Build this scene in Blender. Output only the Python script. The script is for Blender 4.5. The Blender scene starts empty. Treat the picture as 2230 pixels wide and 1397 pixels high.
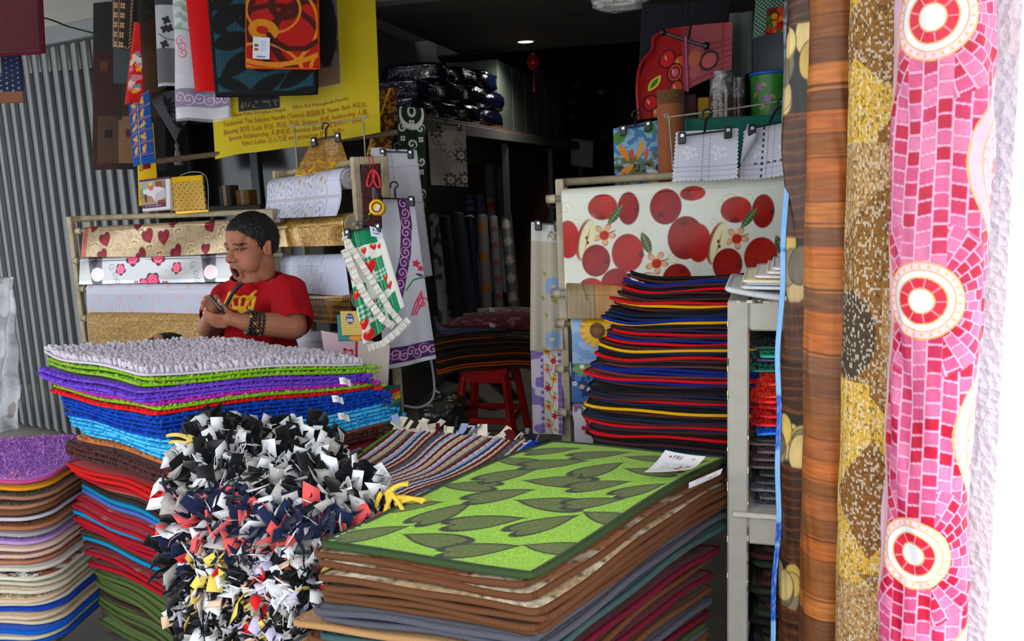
import bpy, bmesh, math, random
import numpy as np
from mathutils import Vector, Matrix
SC = bpy.context.scene
COL = SC.collection
rng = np.random.default_rng(7); random.seed(7)
# ---------------------------------------------------------------- camera, world, sun, exposure
W, H, FPX = 2230.0, 1397.0, 1850.0
EYE = np.array([0.0, 0.0, 1.55])
YAW, PITCH, ROLL = math.radians(14.3), math.radians(9.6), math.radians(2.4)
fwd = np.array([-math.sin(YAW)*math.cos(PITCH), math.cos(YAW)*math.cos(PITCH), -math.sin(PITCH)])
rt0 = np.array([math.cos(YAW), math.sin(YAW), 0.0]); up0 = np.cross(rt0, fwd)
rt = rt0*math.cos(ROLL) - up0*math.sin(ROLL); up = up0*math.cos(ROLL) + rt0*math.sin(ROLL)
cd = bpy.data.cameras.new('camera'); cam = bpy.data.objects.new('camera', cd); COL.objects.link(cam)
cd.sensor_width = 36.0; cd.lens = 36.0*FPX/W; cd.clip_start = 0.05
m3 = Matrix(((rt[0], up[0], -fwd[0]), (rt[1], up[1], -fwd[1]), (rt[2], up[2], -fwd[2])))
cam.matrix_world = Matrix.Translation(Vector(EYE)) @ m3.to_4x4()
SC.camera = cam
SC.view_settings.view_transform = 'Standard'; SC.view_settings.look = 'None'
SC.view_settings.gamma = 1.0; SC.view_settings.use_curve_mapping = False
SC.view_settings.exposure = 0.66
wd = bpy.data.worlds.new('sky'); SC.world = wd; wd.use_nodes = True
bg = wd.node_tree.nodes['Background']; bg.inputs[0].default_value = (0.90, 0.95, 1.0, 1); bg.inputs[1].default_value = 1.75
sl = bpy.data.lights.new('sun', 'SUN'); sl.energy = 2.8; sl.angle = math.radians(1.2); sl.color = (1.0, 0.96, 0.9)
sun = bpy.data.objects.new('sun', sl); COL.objects.link(sun); sun.location = (3, -2, 6)
sdir = Vector((0.30, -0.35, 0.89)).normalized()
sun.rotation_euler = sdir.to_track_quat('Z', 'Y').to_euler()

# ---------------------------------------------------------------- helpers
def at(px, py, d):
    """point of the place that lies d metres in front of the camera at photograph pixel px, py"""
    return EYE + d*(fwd + (px-W/2)/FPX*rt - (py-H/2)/FPX*up)
def atz(px, py, z):
    r = fwd + (px-W/2)/FPX*rt - (py-H/2)/FPX*up
    return EYE + r*((z-EYE[2])/r[2])
def aty(px, py, y):
    r = fwd + (px-W/2)/FPX*rt - (py-H/2)/FPX*up
    return EYE + r*((y-EYE[1])/r[1])
def lin(c):
    c = np.asarray(c, float)/255.0
    return np.where(c <= 0.04045, c/12.92, ((c+0.055)/1.055)**2.4)
def hx(s): return (int(s[0:2], 16), int(s[2:4], 16), int(s[4:6], 16))
def unit(v): v = np.asarray(v, float); return v/np.linalg.norm(v)
ORI = {}
def put(o, parent=None):
    COL.objects.link(o)
    if parent is not None: o.parent = parent
    return o
def thing(name, label, cat, loc, group=None):
    o = bpy.data.objects.new(name, None); COL.objects.link(o); o.empty_display_size = 0.05
    o.location = tuple(loc); ORI[o.name] = np.array(loc, float)
    return tag(o, label, cat, group)
def tag(o, label, cat, group=None):
    o['label'] = label; o['category'] = cat
    if group: o['group'] = group
    return o
def struct(o): o['kind'] = 'structure'; return o
def stuff(o): o['kind'] = 'stuff'; return o
def mesh(name, V, F, material, parent=None, cols=None, attrs=None, smooth=True, label=None):
    V = np.asarray(V, float).reshape(-1, 3)
    if parent is not None: org = ORI[parent.name]
    else:
        lo, hi = V.min(0), V.max(0); org = np.array([(lo[0]+hi[0])/2, (lo[1]+hi[1])/2, lo[2]])
    me = bpy.data.meshes.new(name); L = V-org
    if isinstance(F, np.ndarray):
        n = F.shape[1]; m = F.shape[0]
        me.vertices.add(len(L)); me.vertices.foreach_set('co', L.ravel().astype(np.float32))
        me.loops.add(m*n); me.loops.foreach_set('vertex_index', F.ravel().astype(np.int32))
        me.polygons.add(m); me.polygons.foreach_set('loop_start', np.arange(0, m*n, n, dtype=np.int32))
        me.update(calc_edges=True)
    else:
        me.from_pydata([tuple(p) for p in L], [], [tuple(int(i) for i in f) for f in F])
    if smooth: me.polygons.foreach_set('use_smooth', np.ones(len(me.polygons), bool))
    if cols is not None:
        ca = me.color_attributes.new('Col', 'FLOAT_COLOR', 'POINT')
        c4 = np.ones((len(L), 4), np.float32); c4[:, :3] = np.broadcast_to(cols, (len(L), 3)); ca.data.foreach_set('color', c4.ravel())
    for k, a in (attrs or {}).items():
        t = me.attributes.new(k, 'FLOAT', 'POINT'); t.data.foreach_set('value', np.asarray(a, np.float32))
    me.update(); me.materials.append(material)
    o = bpy.data.objects.new(name, me); COL.objects.link(o)
    if parent is None: o.location = tuple(org); ORI[o.name] = org
    else:
        o.parent = parent; ORI[o.name] = org
    if label: o['label'] = label
    return o
def join(parts):
    Vs, Fs, k = [], [], 0
    for V, F in parts:
        V = np.asarray(V, float).reshape(-1, 3); Vs.append(V)
        Fs += [tuple(int(i)+k for i in f) for f in F]; k += len(V)
    return np.vstack(Vs), Fs
def gridF(nu, nv, closed_u=False, closed_v=False, off=0):
    iu = np.arange(nu if closed_u else nu-1); iv = np.arange(nv if closed_v else nv-1)
    a, b = np.meshgrid(iu, iv, indexing='ij'); a = a.ravel(); b = b.ravel(); a2 = (a+1) % nu; b2 = (b+1) % nv
    return np.stack([a*nv+b, a2*nv+b, a2*nv+b2, a*nv+b2], 1)+off
def cbox(c, half, R=None, b=0.004):
    c = np.asarray(c, float); h = np.asarray(half, float); b = min(b, h.min()*0.7)
    V = []; idx = {}
    for sx in (-1, 1):
        for sy in (-1, 1):
            for sz in (-1, 1):
                for ax in range(3):
                    s = np.array([sx, sy, sz]); p = s*(h-b); p[ax] = s[ax]*h[ax]; idx[(sx, sy, sz, ax)] = len(V); V.append(p)
    F = []
    for ax in range(3):
        o1, o2 = [i for i in range(3) if i != ax]
        for s in (-1, 1):
            f = []
            for q in ((-1, -1), (1, -1), (1, 1), (-1, 1)):
                k = [0, 0, 0]; k[ax] = s; k[o1] = q[0]; k[o2] = q[1]; f.append(idx[(*k, ax)])
            F.append(f)
        for q in ((-1, -1), (1, -1), (1, 1), (-1, 1)):      # edge along ax
            k1 = [0, 0, 0]; k1[ax] = -1; k1[o1] = q[0]; k1[o2] = q[1]; k2 = list(k1); k2[ax] = 1
            F.append([idx[(*k1, o1)], idx[(*k2, o1)], idx[(*k2, o2)], idx[(*k1, o2)]])
    for sx in (-1, 1):
        for sy in (-1, 1):
            for sz in (-1, 1): F.append([idx[(sx, sy, sz, a)] for a in range(3)])
    V = np.array(V); G = []
    for f in F:
        n = np.cross(V[f[1]]-V[f[0]], V[f[2]]-V[f[0]])
        G.append(f[::-1] if n@V[f].mean(0) < 0 else f)
    if R is not None: V = V@np.asarray(R).T
    return V+c, G
def frame_of(d, upv=(0, 0, 1)):
    z = unit(d); x = np.cross(upv, z)
    if np.linalg.norm(x) < 1e-4: x = np.array([1.0, 0, 0])
    x = unit(x); y = np.cross(z, x); return np.stack([x, y, z], 1)
def bar(a, b, w, t, bev=0.003):
    a = np.asarray(a, float); b = np.asarray(b, float); R = frame_of(b-a); L = np.linalg.norm(b-a)
    return cbox((a+b)/2, (w/2, t/2, L/2), R, bev)
def tube(P, r, n=8, closed=False, caps=True):
    P = np.asarray(P, float); m = len(P); r = np.broadcast_to(np.asarray(r, float), (m,))
    T = np.roll(P, -1, 0)-np.roll(P, 1, 0)
    if not closed: T[0] = P[1]-P[0]; T[-1] = P[-1]-P[-2]
    T /= np.linalg.norm(T, axis=1, keepdims=True)+1e-12
    N = np.zeros((m, 3)); v = np.array([0, 0, 1.0]) if abs(T[0][2]) < 0.9 else np.array([1.0, 0, 0])
    for i in range(m):
        v = v-T[i]*(v@T[i]); v = v/(np.linalg.norm(v)+1e-12); N[i] = v
    B = np.cross(T, N); th = np.linspace(0, 2*math.pi, n, endpoint=False)
    V = P[:, None]+r[:, None, None]*(np.cos(th)[None, :, None]*N[:, None]+np.sin(th)[None, :, None]*B[:, None])
    F = [tuple(f) for f in gridF(m, n, closed, True)]
    F = [f[::-1] for f in F]
    if not closed and caps: F += [tuple(range(n)), tuple(range((m-1)*n, m*n))[::-1]]
    return V.reshape(-1, 3), F
def lathe(prof, c, n=32, R=None):
    prof = np.asarray(prof, float); th = np.linspace(0, 2*math.pi, n, endpoint=False)
    V = np.stack([prof[:, 0][:, None]*np.cos(th), prof[:, 0][:, None]*np.sin(th), np.broadcast_to(prof[:, 1][:, None], (len(prof), n))], -1).reshape(-1, 3)
    if R is not None: V = V@np.asarray(R).T
    F = [tuple(f[::-1]) for f in gridF(len(prof), n, False, True)]
    return V+np.asarray(c, float), F
def scatter(tv, tf, Rm, loc):
    N = len(loc); V = np.einsum('nij,kj->nki', Rm, tv)+loc[:, None]
    F = (tf[None]+(np.arange(N)*len(tv))[:, None, None]).reshape(-1, tf.shape[1])
    return V.reshape(-1, 3), F
# value noise on numpy arrays
def vnoise(x, y, seed=0):
    xi = np.floor(x).astype(np.int64); yi = np.floor(y).astype(np.int64); fx = x-xi; fy = y-yi
    def h(a, b):
        n = (a*374761393+b*668265263+seed*974711) & 0x7fffffff
        n = ((n ^ (n >> 13))*1274126177) & 0x7fffffff
        return ((n ^ (n >> 16)) & 0xffff)/65535.0
    fx = fx*fx*(3-2*fx); fy = fy*fy*(3-2*fy)
    return (h(xi, yi)*(1-fx)+h(xi+1, yi)*fx)*(1-fy)+(h(xi, yi+1)*(1-fx)+h(xi+1, yi+1)*fx)*fy
def fbm(x, y, seed=0, o=4):
    s = 0; a = 0.5
    for i in range(o): s = s+a*vnoise(x*2**i, y*2**i, seed+i*17); a *= 0.5
    return s
def hsh(i, j, seed=0):
    n = (i.astype(np.int64)*374761393+j.astype(np.int64)*668265263+seed*974711) & 0x7fffffff
    n = ((n ^ (n >> 13))*1274126177) & 0x7fffffff
    return ((n ^ (n >> 16)) & 0xffff)/65535.0
def sm(e0, e1, x):
    t = np.clip((x-e0)/(e1-e0), 0, 1); return t*t*(3-2*t)
class Print:
    """flat print computed on the vertices of a cloth; U, V in metres"""
    def __init__(s, U, V, base, K=1): s.K = K; s.U = U; s.V = V; s.c = np.broadcast_to(lin(base), U.shape+(3,)).copy()
    def put(s, m, col, a=1.0):
        m = (np.clip(m, 0, 1)*a)[..., None]; col = np.asarray(col)
        s.c = s.c*(1-m)+(lin(col) if col.ndim == 1 else col)*m
    def loc(s, cx, cy, rot=0):
        x = s.U-cx; y = s.V-cy; c, q = math.cos(rot), math.sin(rot); return x*c+y*q, -x*q+y*c
    def ell(s, cx, cy, rx, ry, rot=0, e=0.0012):
        e = e*s.K
        x, y = s.loc(cx, cy, rot); r = np.sqrt((x/rx)**2+(y/ry)**2); k = e/min(rx, ry); return 1-sm(1-k, 1+k, r)
    def heart(s, cx, cy, sc, rot=0, e=0.05):
        x, y = s.loc(cx, cy, rot); x = x/sc; y = y/sc
        f = np.sqrt(x*x+(1.15*y-0.75*np.sqrt(np.abs(x)+1e-6))**2); return 1-sm(1-e, 1+e, f)
    def heart2(s, cx, cy, sc, rot=0, e=0.05):
        x, y = s.loc(cx, cy, rot); x = x/(sc*0.72); y = y/sc; y = y*0.78+0.12*x*np.where(y < 0, y, 0)
        f = np.sqrt(x*x+(1.0*y-0.72*np.sqrt(np.abs(x)+1e-6)+0.1)**2); return 1-sm(1-e, 1+e, f)
    def leaf(s, cx, cy, L, w, rot=0, e=0.0012):
        e = e*s.K
        x, y = s.loc(cx, cy, rot); t = np.clip(x/L, -1, 1); hw = w*(1-t*t)
        return sm(-e, e, hw-np.abs(y))*(np.abs(x) < L)
    def ring(s, cx, cy, rx, ry, t, rot=0, e=0.0008):
        e = e*s.K
        x, y = s.loc(cx, cy, rot); r = np.sqrt((x/rx)**2+(y/ry)**2); d = np.abs(r-1)*min(rx, ry); return 1-sm(t-e, t+e, d)
    def rect(s, x0, x1, y0, y1, e=0.0008):
        e = e*s.K
        return sm(-e, e, s.U-x0)*sm(-e, e, x1-s.U)*sm(-e, e, s.V-y0)*sm(-e, e, y1-s.V)
    def flower(s, cx, cy, r, n=5, rot=0, k=0.45, e=0.06):
        x, y = s.loc(cx, cy, rot); a = np.arctan2(y, x); q = np.hypot(x, y)/(r*(1-k+k*np.abs(np.cos(n*a/2)))); return 1-sm(1-e, 1+e, q)
    def spiral(s, cx, cy, r, t, rot=0, turns=1.5, e=0.0008):
        e = e*s.K
        x, y = s.loc(cx, cy, rot); q = np.hypot(x, y); a = (np.arctan2(y, x)+math.pi)/(2*math.pi)
        k = r/turns; d = np.abs(((q/k-a+0.5) % 1.0)-0.5)*k; return (1-sm(t-e, t+e, d))*(q < r)
    def poly(s, pts, e=0.001):
        e = e*s.K
        pts = np.asarray(pts, float); ins = np.zeros(s.U.shape, bool); dist = np.full(s.U.shape, 9.0)
        n = len(pts)
        for i in range(n):
            a = pts[i]; b = pts[(i+1) % n]
            c = (a[1] > s.V) != (b[1] > s.V)
            xx = (b[0]-a[0])*(s.V-a[1])/((b[1]-a[1]) or 1e-9)+a[0]; ins ^= c & (s.U < xx)
            ab = b-a; t = np.clip(((s.U-a[0])*ab[0]+(s.V-a[1])*ab[1])/(ab@ab+1e-12), 0, 1)
            dist = np.minimum(dist, np.hypot(s.U-a[0]-t*ab[0], s.V-a[1]-t*ab[1]))
        sd = np.where(ins, dist, -dist); return sm(-e, e, sd)
    def line(s, pts, t, e=0.0008):
        e = e*s.K
        d = np.full(s.U.shape, 9.0); pts = np.asarray(pts, float)
        for a, b in zip(pts[:-1], pts[1:]):
            ab = b-a; q = np.clip(((s.U-a[0])*ab[0]+(s.V-a[1])*ab[1])/(ab@ab+1e-12), 0, 1)
            d = np.minimum(d, np.hypot(s.U-a[0]-q*ab[0], s.V-a[1]-q*ab[1]))
        return 1-sm(t-e, t+e, d)
def sheet(name, pos, nu, nv, su, sv, paint, material, parent=None, closed_u=False, label=None, thick=0.0, pos_kw=None):
    """cloth or film: pos(u,v in 0..1)->xyz; paint gets metres su,sv; thick>0 gives it a back face"""
    u = np.linspace(0, 1, nu, endpoint=not closed_u); v = np.linspace(0, 1, nv); U, Vv = np.meshgrid(u, v, indexing='ij')
    P = pos(U, Vv); P = P.reshape(-1, 3); c = paint(U*su, Vv*sv).reshape(-1, 3) if callable(paint) else lin(paint)
    F = gridF(nu, nv, closed_u)
    if thick:
        G = P.reshape(nu, nv, 3); du = np.gradient(G, axis=0); dv = np.gradient(G, axis=1); n = np.cross(du, dv); n /= np.linalg.norm(n, axis=-1, keepdims=True)+1e-9
        Q = (G-n*thick).reshape(-1, 3); k = len(P); A = np.arange(k).reshape(nu, nv)
        ring = np.concatenate([A[:, 0], A[-1, 1:], A[-2::-1, -1], A[0, -2:0:-1]]); r2 = np.roll(ring, -1)
        side = np.stack([ring, ring+k, r2+k, r2], 1)
        P = np.vstack([P, Q]); F = np.vstack([F, F[:, ::-1]+k, side]); c = np.vstack([np.broadcast_to(c, (k, 3))]*2)
    return mesh(name, P, F, material, parent, cols=c, label=label)
def quadpos(p00, p10, p11, p01, bend=None):
    """p00 left-top, p10 right-top, p11 right-bottom, p01 left-bottom; bend(u,v) metres along the quad's normal"""
    p00, p10, p11, p01 = [np.asarray(p, float) for p in (p00, p10, p11, p01)]
    n = unit(np.cross(p01-p00, p10-p00))
    def f(U, V):
        U = U[..., None]; V = V[..., None]
        P = p00*(1-U)*(1-V)+p10*U*(1-V)+p11*U*V+p01*(1-U)*V
        if bend is not None: P = P+n*bend(U, V)
        return P
    return f
# ---------------------------------------------------------------- materials
MC = {}
def nodes(name):
    m = bpy.data.materials.new(name); m.use_nodes = True; nt = m.node_tree; return m, nt, nt.nodes['Principled BSDF']
def bump(nt, b, src, strength, dist):
    n = nt.nodes.new('ShaderNodeBump'); n.inputs['Strength'].default_value = strength; n.inputs['Distance'].default_value = dist
    nt.links.new(src, n.inputs['Height']); nt.links.new(n.outputs[0], b.inputs['Normal']); return n
def plain(rgb, rough=0.6, metal=0.0, spec=0.4, noise=0.0, nscale=40, bmp=0.0, bscale=200, bdist=0.001, name=None, coat=0.0):
    """procedural surface of one colour with noise wear and fine relief"""
    k = ('p', tuple(rgb), rough, metal, spec, noise, nscale, bmp, bscale, bdist, coat)
    if k in MC: return MC[k]
    m, nt, b = nodes(name or 'surface'); c = lin(rgb)
    b.inputs['Roughness'].default_value = rough; b.inputs['Metallic'].default_value = metal; b.inputs['Specular IOR Level'].default_value = spec
    b.inputs['Base Color'].default_value = (*c, 1); b.inputs['Coat Weight'].default_value = coat
    tc = nt.nodes.new('ShaderNodeTexCoord')
    if noise:
        n = nt.nodes.new('ShaderNodeTexNoise'); n.inputs['Scale'].default_value = nscale; n.inputs['Detail'].default_value = 5
        r = nt.nodes.new('ShaderNodeValToRGB'); r.color_ramp.elements[0].color = (*(c*(1-noise)), 1); r.color_ramp.elements[1].color = (*np.clip(c*(1+noise*0.6), 0, 1), 1)
        r.color_ramp.elements[0].position = 0.35; r.color_ramp.elements[1].position = 0.65
        nt.links.new(tc.outputs['Object'], n.inputs['Vector']); nt.links.new(n.outputs[0], r.inputs[0]); nt.links.new(r.outputs[0], b.inputs['Base Color'])
    if bmp:
        n2 = nt.nodes.new('ShaderNodeTexNoise'); n2.inputs['Scale'].default_value = bscale; n2.inputs['Detail'].default_value = 4
        nt.links.new(tc.outputs['Object'], n2.inputs['Vector']); bump(nt, b, n2.outputs[0], bmp, bdist)
    MC[k] = m; return m
def printed(kind, rough=0.85, spec=0.2, metal=0.0, coat=0.0, jit=0.0, jscale=600, bmp=0.3, bscale=500, bdist=0.001, sheen=0.0, trans=0.0):
    k = ('c', kind)
    if k in MC: return MC[k]
    m, nt, b = nodes(kind); a = nt.nodes.new('ShaderNodeAttribute'); a.attribute_name = 'Col'
    b.inputs['Roughness'].default_value = rough; b.inputs['Specular IOR Level'].default_value = spec; b.inputs['Metallic'].default_value = metal
    b.inputs['Coat Weight'].default_value = coat; b.inputs['Coat Roughness'].default_value = 0.15; b.inputs['Sheen Weight'].default_value = sheen
    tc = nt.nodes.new('ShaderNodeTexCoord'); src = a.outputs['Color']
    if jit:
        n = nt.nodes.new('ShaderNodeTexNoise'); n.inputs['Scale'].default_value = jscale; n.inputs['Detail'].default_value = 3
        nt.links.new(tc.outputs['Object'], n.inputs['Vector'])
        mr = nt.nodes.new('ShaderNodeMapRange'); mr.inputs[1].default_value = 0.3; mr.inputs[2].default_value = 0.7; mr.inputs[3].default_value = 1-jit; mr.inputs[4].default_value = 1+jit
        mx = nt.nodes.new('ShaderNodeVectorMath'); mx.operation = 'SCALE'
        nt.links.new(n.outputs[0], mr.inputs[0]); nt.links.new(src, mx.inputs[0]); nt.links.new(mr.outputs[0], mx.inputs['Scale']); src = mx.outputs[0]
    nt.links.new(src, b.inputs['Base Color'])
    if bmp:
        n2 = nt.nodes.new('ShaderNodeTexNoise'); n2.inputs['Scale'].default_value = bscale; n2.inputs['Detail'].default_value = 4
        nt.links.new(tc.outputs['Object'], n2.inputs['Vector']); bump(nt, b, n2.outputs[0], bmp, bdist)
    MC[k] = m; return m
CLOTH = printed('woven_cloth', 0.9, 0.15, jit=0.06, bmp=0.25, sheen=0.1)
PILE = printed('carpet_pile', 0.95, 0.1, jit=0.45, jscale=420, bmp=1.0, bscale=420, bdist=0.003, sheen=0.2)
FELT = printed('felt_fleece', 0.95, 0.1, jit=0.1, bmp=0.4, bscale=300, sheen=0.15)
PVC = printed('printed_vinyl', 0.4, 0.32, coat=0.08, jit=0.03, bmp=0.08, bscale=60, bdist=0.002)
VINYLM = printed('matt_vinyl', 0.5, 0.4, jit=0.04, bmp=0.25, bscale=700)
KNIT = printed('knit_mat', 0.75, 0.3, jit=0.25, jscale=260, bmp=0.9, bscale=260, bdist=0.003)
FOIL = printed('foil_vinyl', 0.24, 0.5, metal=0.55, jit=0.05, bmp=0.15, bscale=30, bdist=0.004)
PAPER = printed('printed_card', 0.6, 0.3, bmp=0.0)
SKIN = printed('skin', 0.6, 0.3, jit=0.07, jscale=140, bmp=0.12, bscale=500)
def yarn(rgb, freq=1500.0):
    """whip-stitched binding: the stitches run across the attribute t (metres along the edge)"""
    k = ('y', tuple(rgb), freq)
    if k in MC: return MC[k]
    m, nt, b = nodes('binding_yarn'); c = lin(rgb); b.inputs['Roughness'].default_value = 0.9; b.inputs['Specular IOR Level'].default_value = 0.15
    a = nt.nodes.new('ShaderNodeAttribute'); a.attribute_name = 't'
    mu = nt.nodes.new('ShaderNodeMath'); mu.operation = 'MULTIPLY'; mu.inputs[1].default_value = freq
    si = nt.nodes.new('ShaderNodeMath'); si.operation = 'SINE'; nt.links.new(a.outputs['Fac'], mu.inputs[0]); nt.links.new(mu.outputs[0], si.inputs[0])
    r = nt.nodes.new('ShaderNodeMapRange'); r.inputs[1].default_value = -1; r.inputs[2].default_value = 1; r.inputs[3].default_value = 0.8; r.inputs[4].default_value = 1.08
    nt.links.new(si.outputs[0], r.inputs[0]); sc = nt.nodes.new('ShaderNodeVectorMath'); sc.operation = 'SCALE'; sc.inputs[0].default_value = tuple(c)
    nt.links.new(r.outputs[0], sc.inputs['Scale']); nt.links.new(sc.outputs[0], b.inputs['Base Color']); bump(nt, b, si.outputs[0], 0.5, 0.0008)
    MC[k] = m; return m
def emit(rgb, s):
    m, nt, b = nodes('lamp_glow'); b.inputs['Emission Color'].default_value = (*lin(rgb), 1); b.inputs['Emission Strength'].default_value = s; return m
def film(rgb, alpha=0.25, rough=0.15):
    """clear plastic wrap: part transparent, part glossy, with creases"""
    k = ('f', tuple(rgb), alpha)
    if k in MC: return MC[k]
    m, nt, b = nodes('plastic_film'); b.inputs['Base Color'].default_value = (*lin(rgb), 1); b.inputs['Roughness'].default_value = rough; b.inputs['Alpha'].default_value = alpha
    b.inputs['Specular IOR Level'].default_value = 0.8
    tc = nt.nodes.new('ShaderNodeTexCoord'); n = nt.nodes.new('ShaderNodeTexNoise'); n.inputs['Scale'].default_value = 18; n.inputs['Detail'].default_value = 3
    nt.links.new(tc.outputs['Object'], n.inputs['Vector']); bump(nt, b, n.outputs[0], 1.0, 0.03)
    MC[k] = m; return m
STEEL = plain((150, 146, 132), 0.55, 0.2, noise=0.25, nscale=25, bmp=0.2, bscale=80)
CREAM = plain((176, 160, 130), 0.55, 0.0, noise=0.25, nscale=20, bmp=0.2, bscale=60)
BLACKP = plain((22, 22, 24), 0.35, noise=0.1)
ORD = ['top', 'second', 'third', 'fourth', 'fifth', 'sixth', 'seventh', 'eighth', 'ninth', 'tenth', 'eleventh', 'twelfth', 'thirteenth', 'fourteenth', 'fifteenth', 'sixteenth', 'seventeenth', 'eighteenth', 'nineteenth', 'twentieth']
def nth(i):
    if i < 20: return ORD[i]
    t, u = divmod(i+1, 10); o = ['', 'first', 'second', 'third', 'fourth', 'fifth', 'sixth', 'seventh', 'eighth', 'ninth'][u]
    tens = {2: 'twent', 3: 'thirt', 4: 'fort', 5: 'fift', 6: 'sixt'}[t]
    return (tens+'y-'+o) if u else tens+'ieth'
# ---------------------------------------------------------------- the setting
Z1 = 2.5
def slab(name, lo, hi, m, b=0.01):
    lo = np.array(lo, float); hi = np.array(hi, float); V, F = cbox((lo+hi)/2, (hi-lo)/2, None, b); return struct(mesh(name, V, F, m, smooth=False))
slab('floor', (-7, -4, -0.1), (4, 12.6, 0.0), plain((120, 116, 110), 0.8, noise=0.25, nscale=3, bmp=0.4, bscale=60))
slab('ceiling', (-7, 0.3, Z1), (0.75, 5.8, Z1+0.12), plain((205, 200, 192), 0.9, noise=0.05, nscale=4))  # unseen front reach stretched out to keep sun and top light off the rugs
slab('ceiling_sunblock', (0.75, 1.56, Z1), (1.6, 5.8, Z1+0.12), plain((205, 200, 192), 0.9, noise=0.05, nscale=4))  # added unseen slab that stops sun leaking onto the floor behind the shelf
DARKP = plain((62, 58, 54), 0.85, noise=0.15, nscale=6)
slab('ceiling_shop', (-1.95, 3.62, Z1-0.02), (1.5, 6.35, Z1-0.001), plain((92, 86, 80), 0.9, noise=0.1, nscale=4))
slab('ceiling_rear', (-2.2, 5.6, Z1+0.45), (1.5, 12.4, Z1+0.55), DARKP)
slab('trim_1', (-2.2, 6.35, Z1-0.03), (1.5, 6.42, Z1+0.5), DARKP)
slab('shade_bulkhead', (-2.1, 3.5, 2.3), (1.5, 3.62, Z1), plain((95, 92, 88), 0.8, noise=0.1))  # added above the view to keep street light off the shop ceiling
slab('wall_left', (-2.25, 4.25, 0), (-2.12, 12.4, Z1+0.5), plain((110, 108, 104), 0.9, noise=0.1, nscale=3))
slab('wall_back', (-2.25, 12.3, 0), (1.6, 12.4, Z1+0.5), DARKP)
slab('wall_side', (1.4, 2.0, 0), (1.5, 12.4, Z1+0.5), plain((110, 108, 104), 0.9, noise=0.1, nscale=3))
# white stucco pillar at the right, front in the sun
def stucco():
    m, nt, b = nodes('stucco'); b.inputs['Base Color'].default_value = (*lin((238, 236, 238)), 1); b.inputs['Roughness'].default_value = 0.95
    tc = nt.nodes.new('ShaderNodeTexCoord'); n = nt.nodes.new('ShaderNodeTexNoise'); n.inputs['Scale'].default_value = 90; n.inputs['Detail'].default_value = 5; n.inputs['Roughness'].default_value = 0.6
    v = nt.nodes.new('ShaderNodeTexVoronoi'); v.inputs['Scale'].default_value = 70
    ad = nt.nodes.new('ShaderNodeMath'); nt.links.new(tc.outputs['Object'], n.inputs['Vector']); nt.links.new(tc.outputs['Object'], v.inputs['Vector'])
    nt.links.new(n.outputs[0], ad.inputs[0]); nt.links.new(v.outputs['Distance'], ad.inputs[1]); bump(nt, b, ad.outputs[0], 0.8, 0.006); return m
V, F = cbox((1.94, 1.76, 1.3), (1.535, 0.26, 1.3), None, 0.032)
struct(mesh('wall_right', V, F, stucco(), smooth=False))
# folding shutter: angled leaves that stand side by side, track on top
def shutter():
    p0 = np.array([*at(330, 500, 4.72)[:2], 0]); dr = unit(np.array([-math.cos(math.radians(17)), math.sin(math.radians(17)), 0])); nrm = np.array([-dr[1], dr[0], 0])*-1
    if nrm[1] > 0: nrm = -nrm
    t = thing('shutter_1', 'grey folding shutter', 'shutter', p0+dr*1.2); t['kind'] = 'structure'; del t['category']; del t['label']
    g = plain((116, 119, 120), 0.6, 0.0, noise=0.06, nscale=8); dk = plain((48, 50, 54), 0.6, 0.2)
    n = 28; pit = 0.098
    zt = Z1-0.09
    V0, F0 = bar(p0-dr*1.2+(0, 0, zt+0.045)-nrm*0.0, p0+dr*2.9+(0, 0, zt+0.045), 0.07, 0.09); mesh('track', V0, F0, g, t, smooth=False)
    for i in range(n):
        a = p0+dr*(pit*i); b = p0+dr*(pit*(i+0.97))-nrm*0.03
        c = (a+b)/2; R = np.stack([unit(b-a), np.cross((0, 0, 1), unit(b-a)), (0, 0, 1)], 1)
        V0, F0 = cbox(c+(0, 0, zt/2+0.012), (np.linalg.norm(b-a)/2, 0.006, zt/2-0.02), R, 0.003); mesh('shutter_leaf', V0, F0, g, t, smooth=False)
        V0, F0 = tube([b+nrm*0.004+(0, 0, 0.02), b+nrm*0.004+(0, 0, zt-0.01)], 0.006, 6); mesh('hinge_rod', V0, F0, dk, t)
shutter()
slab('wall_front_left', (-6.5, 5.75, 0), (-2.3, 5.85, Z1), plain((80, 82, 84), 0.8))
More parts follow.
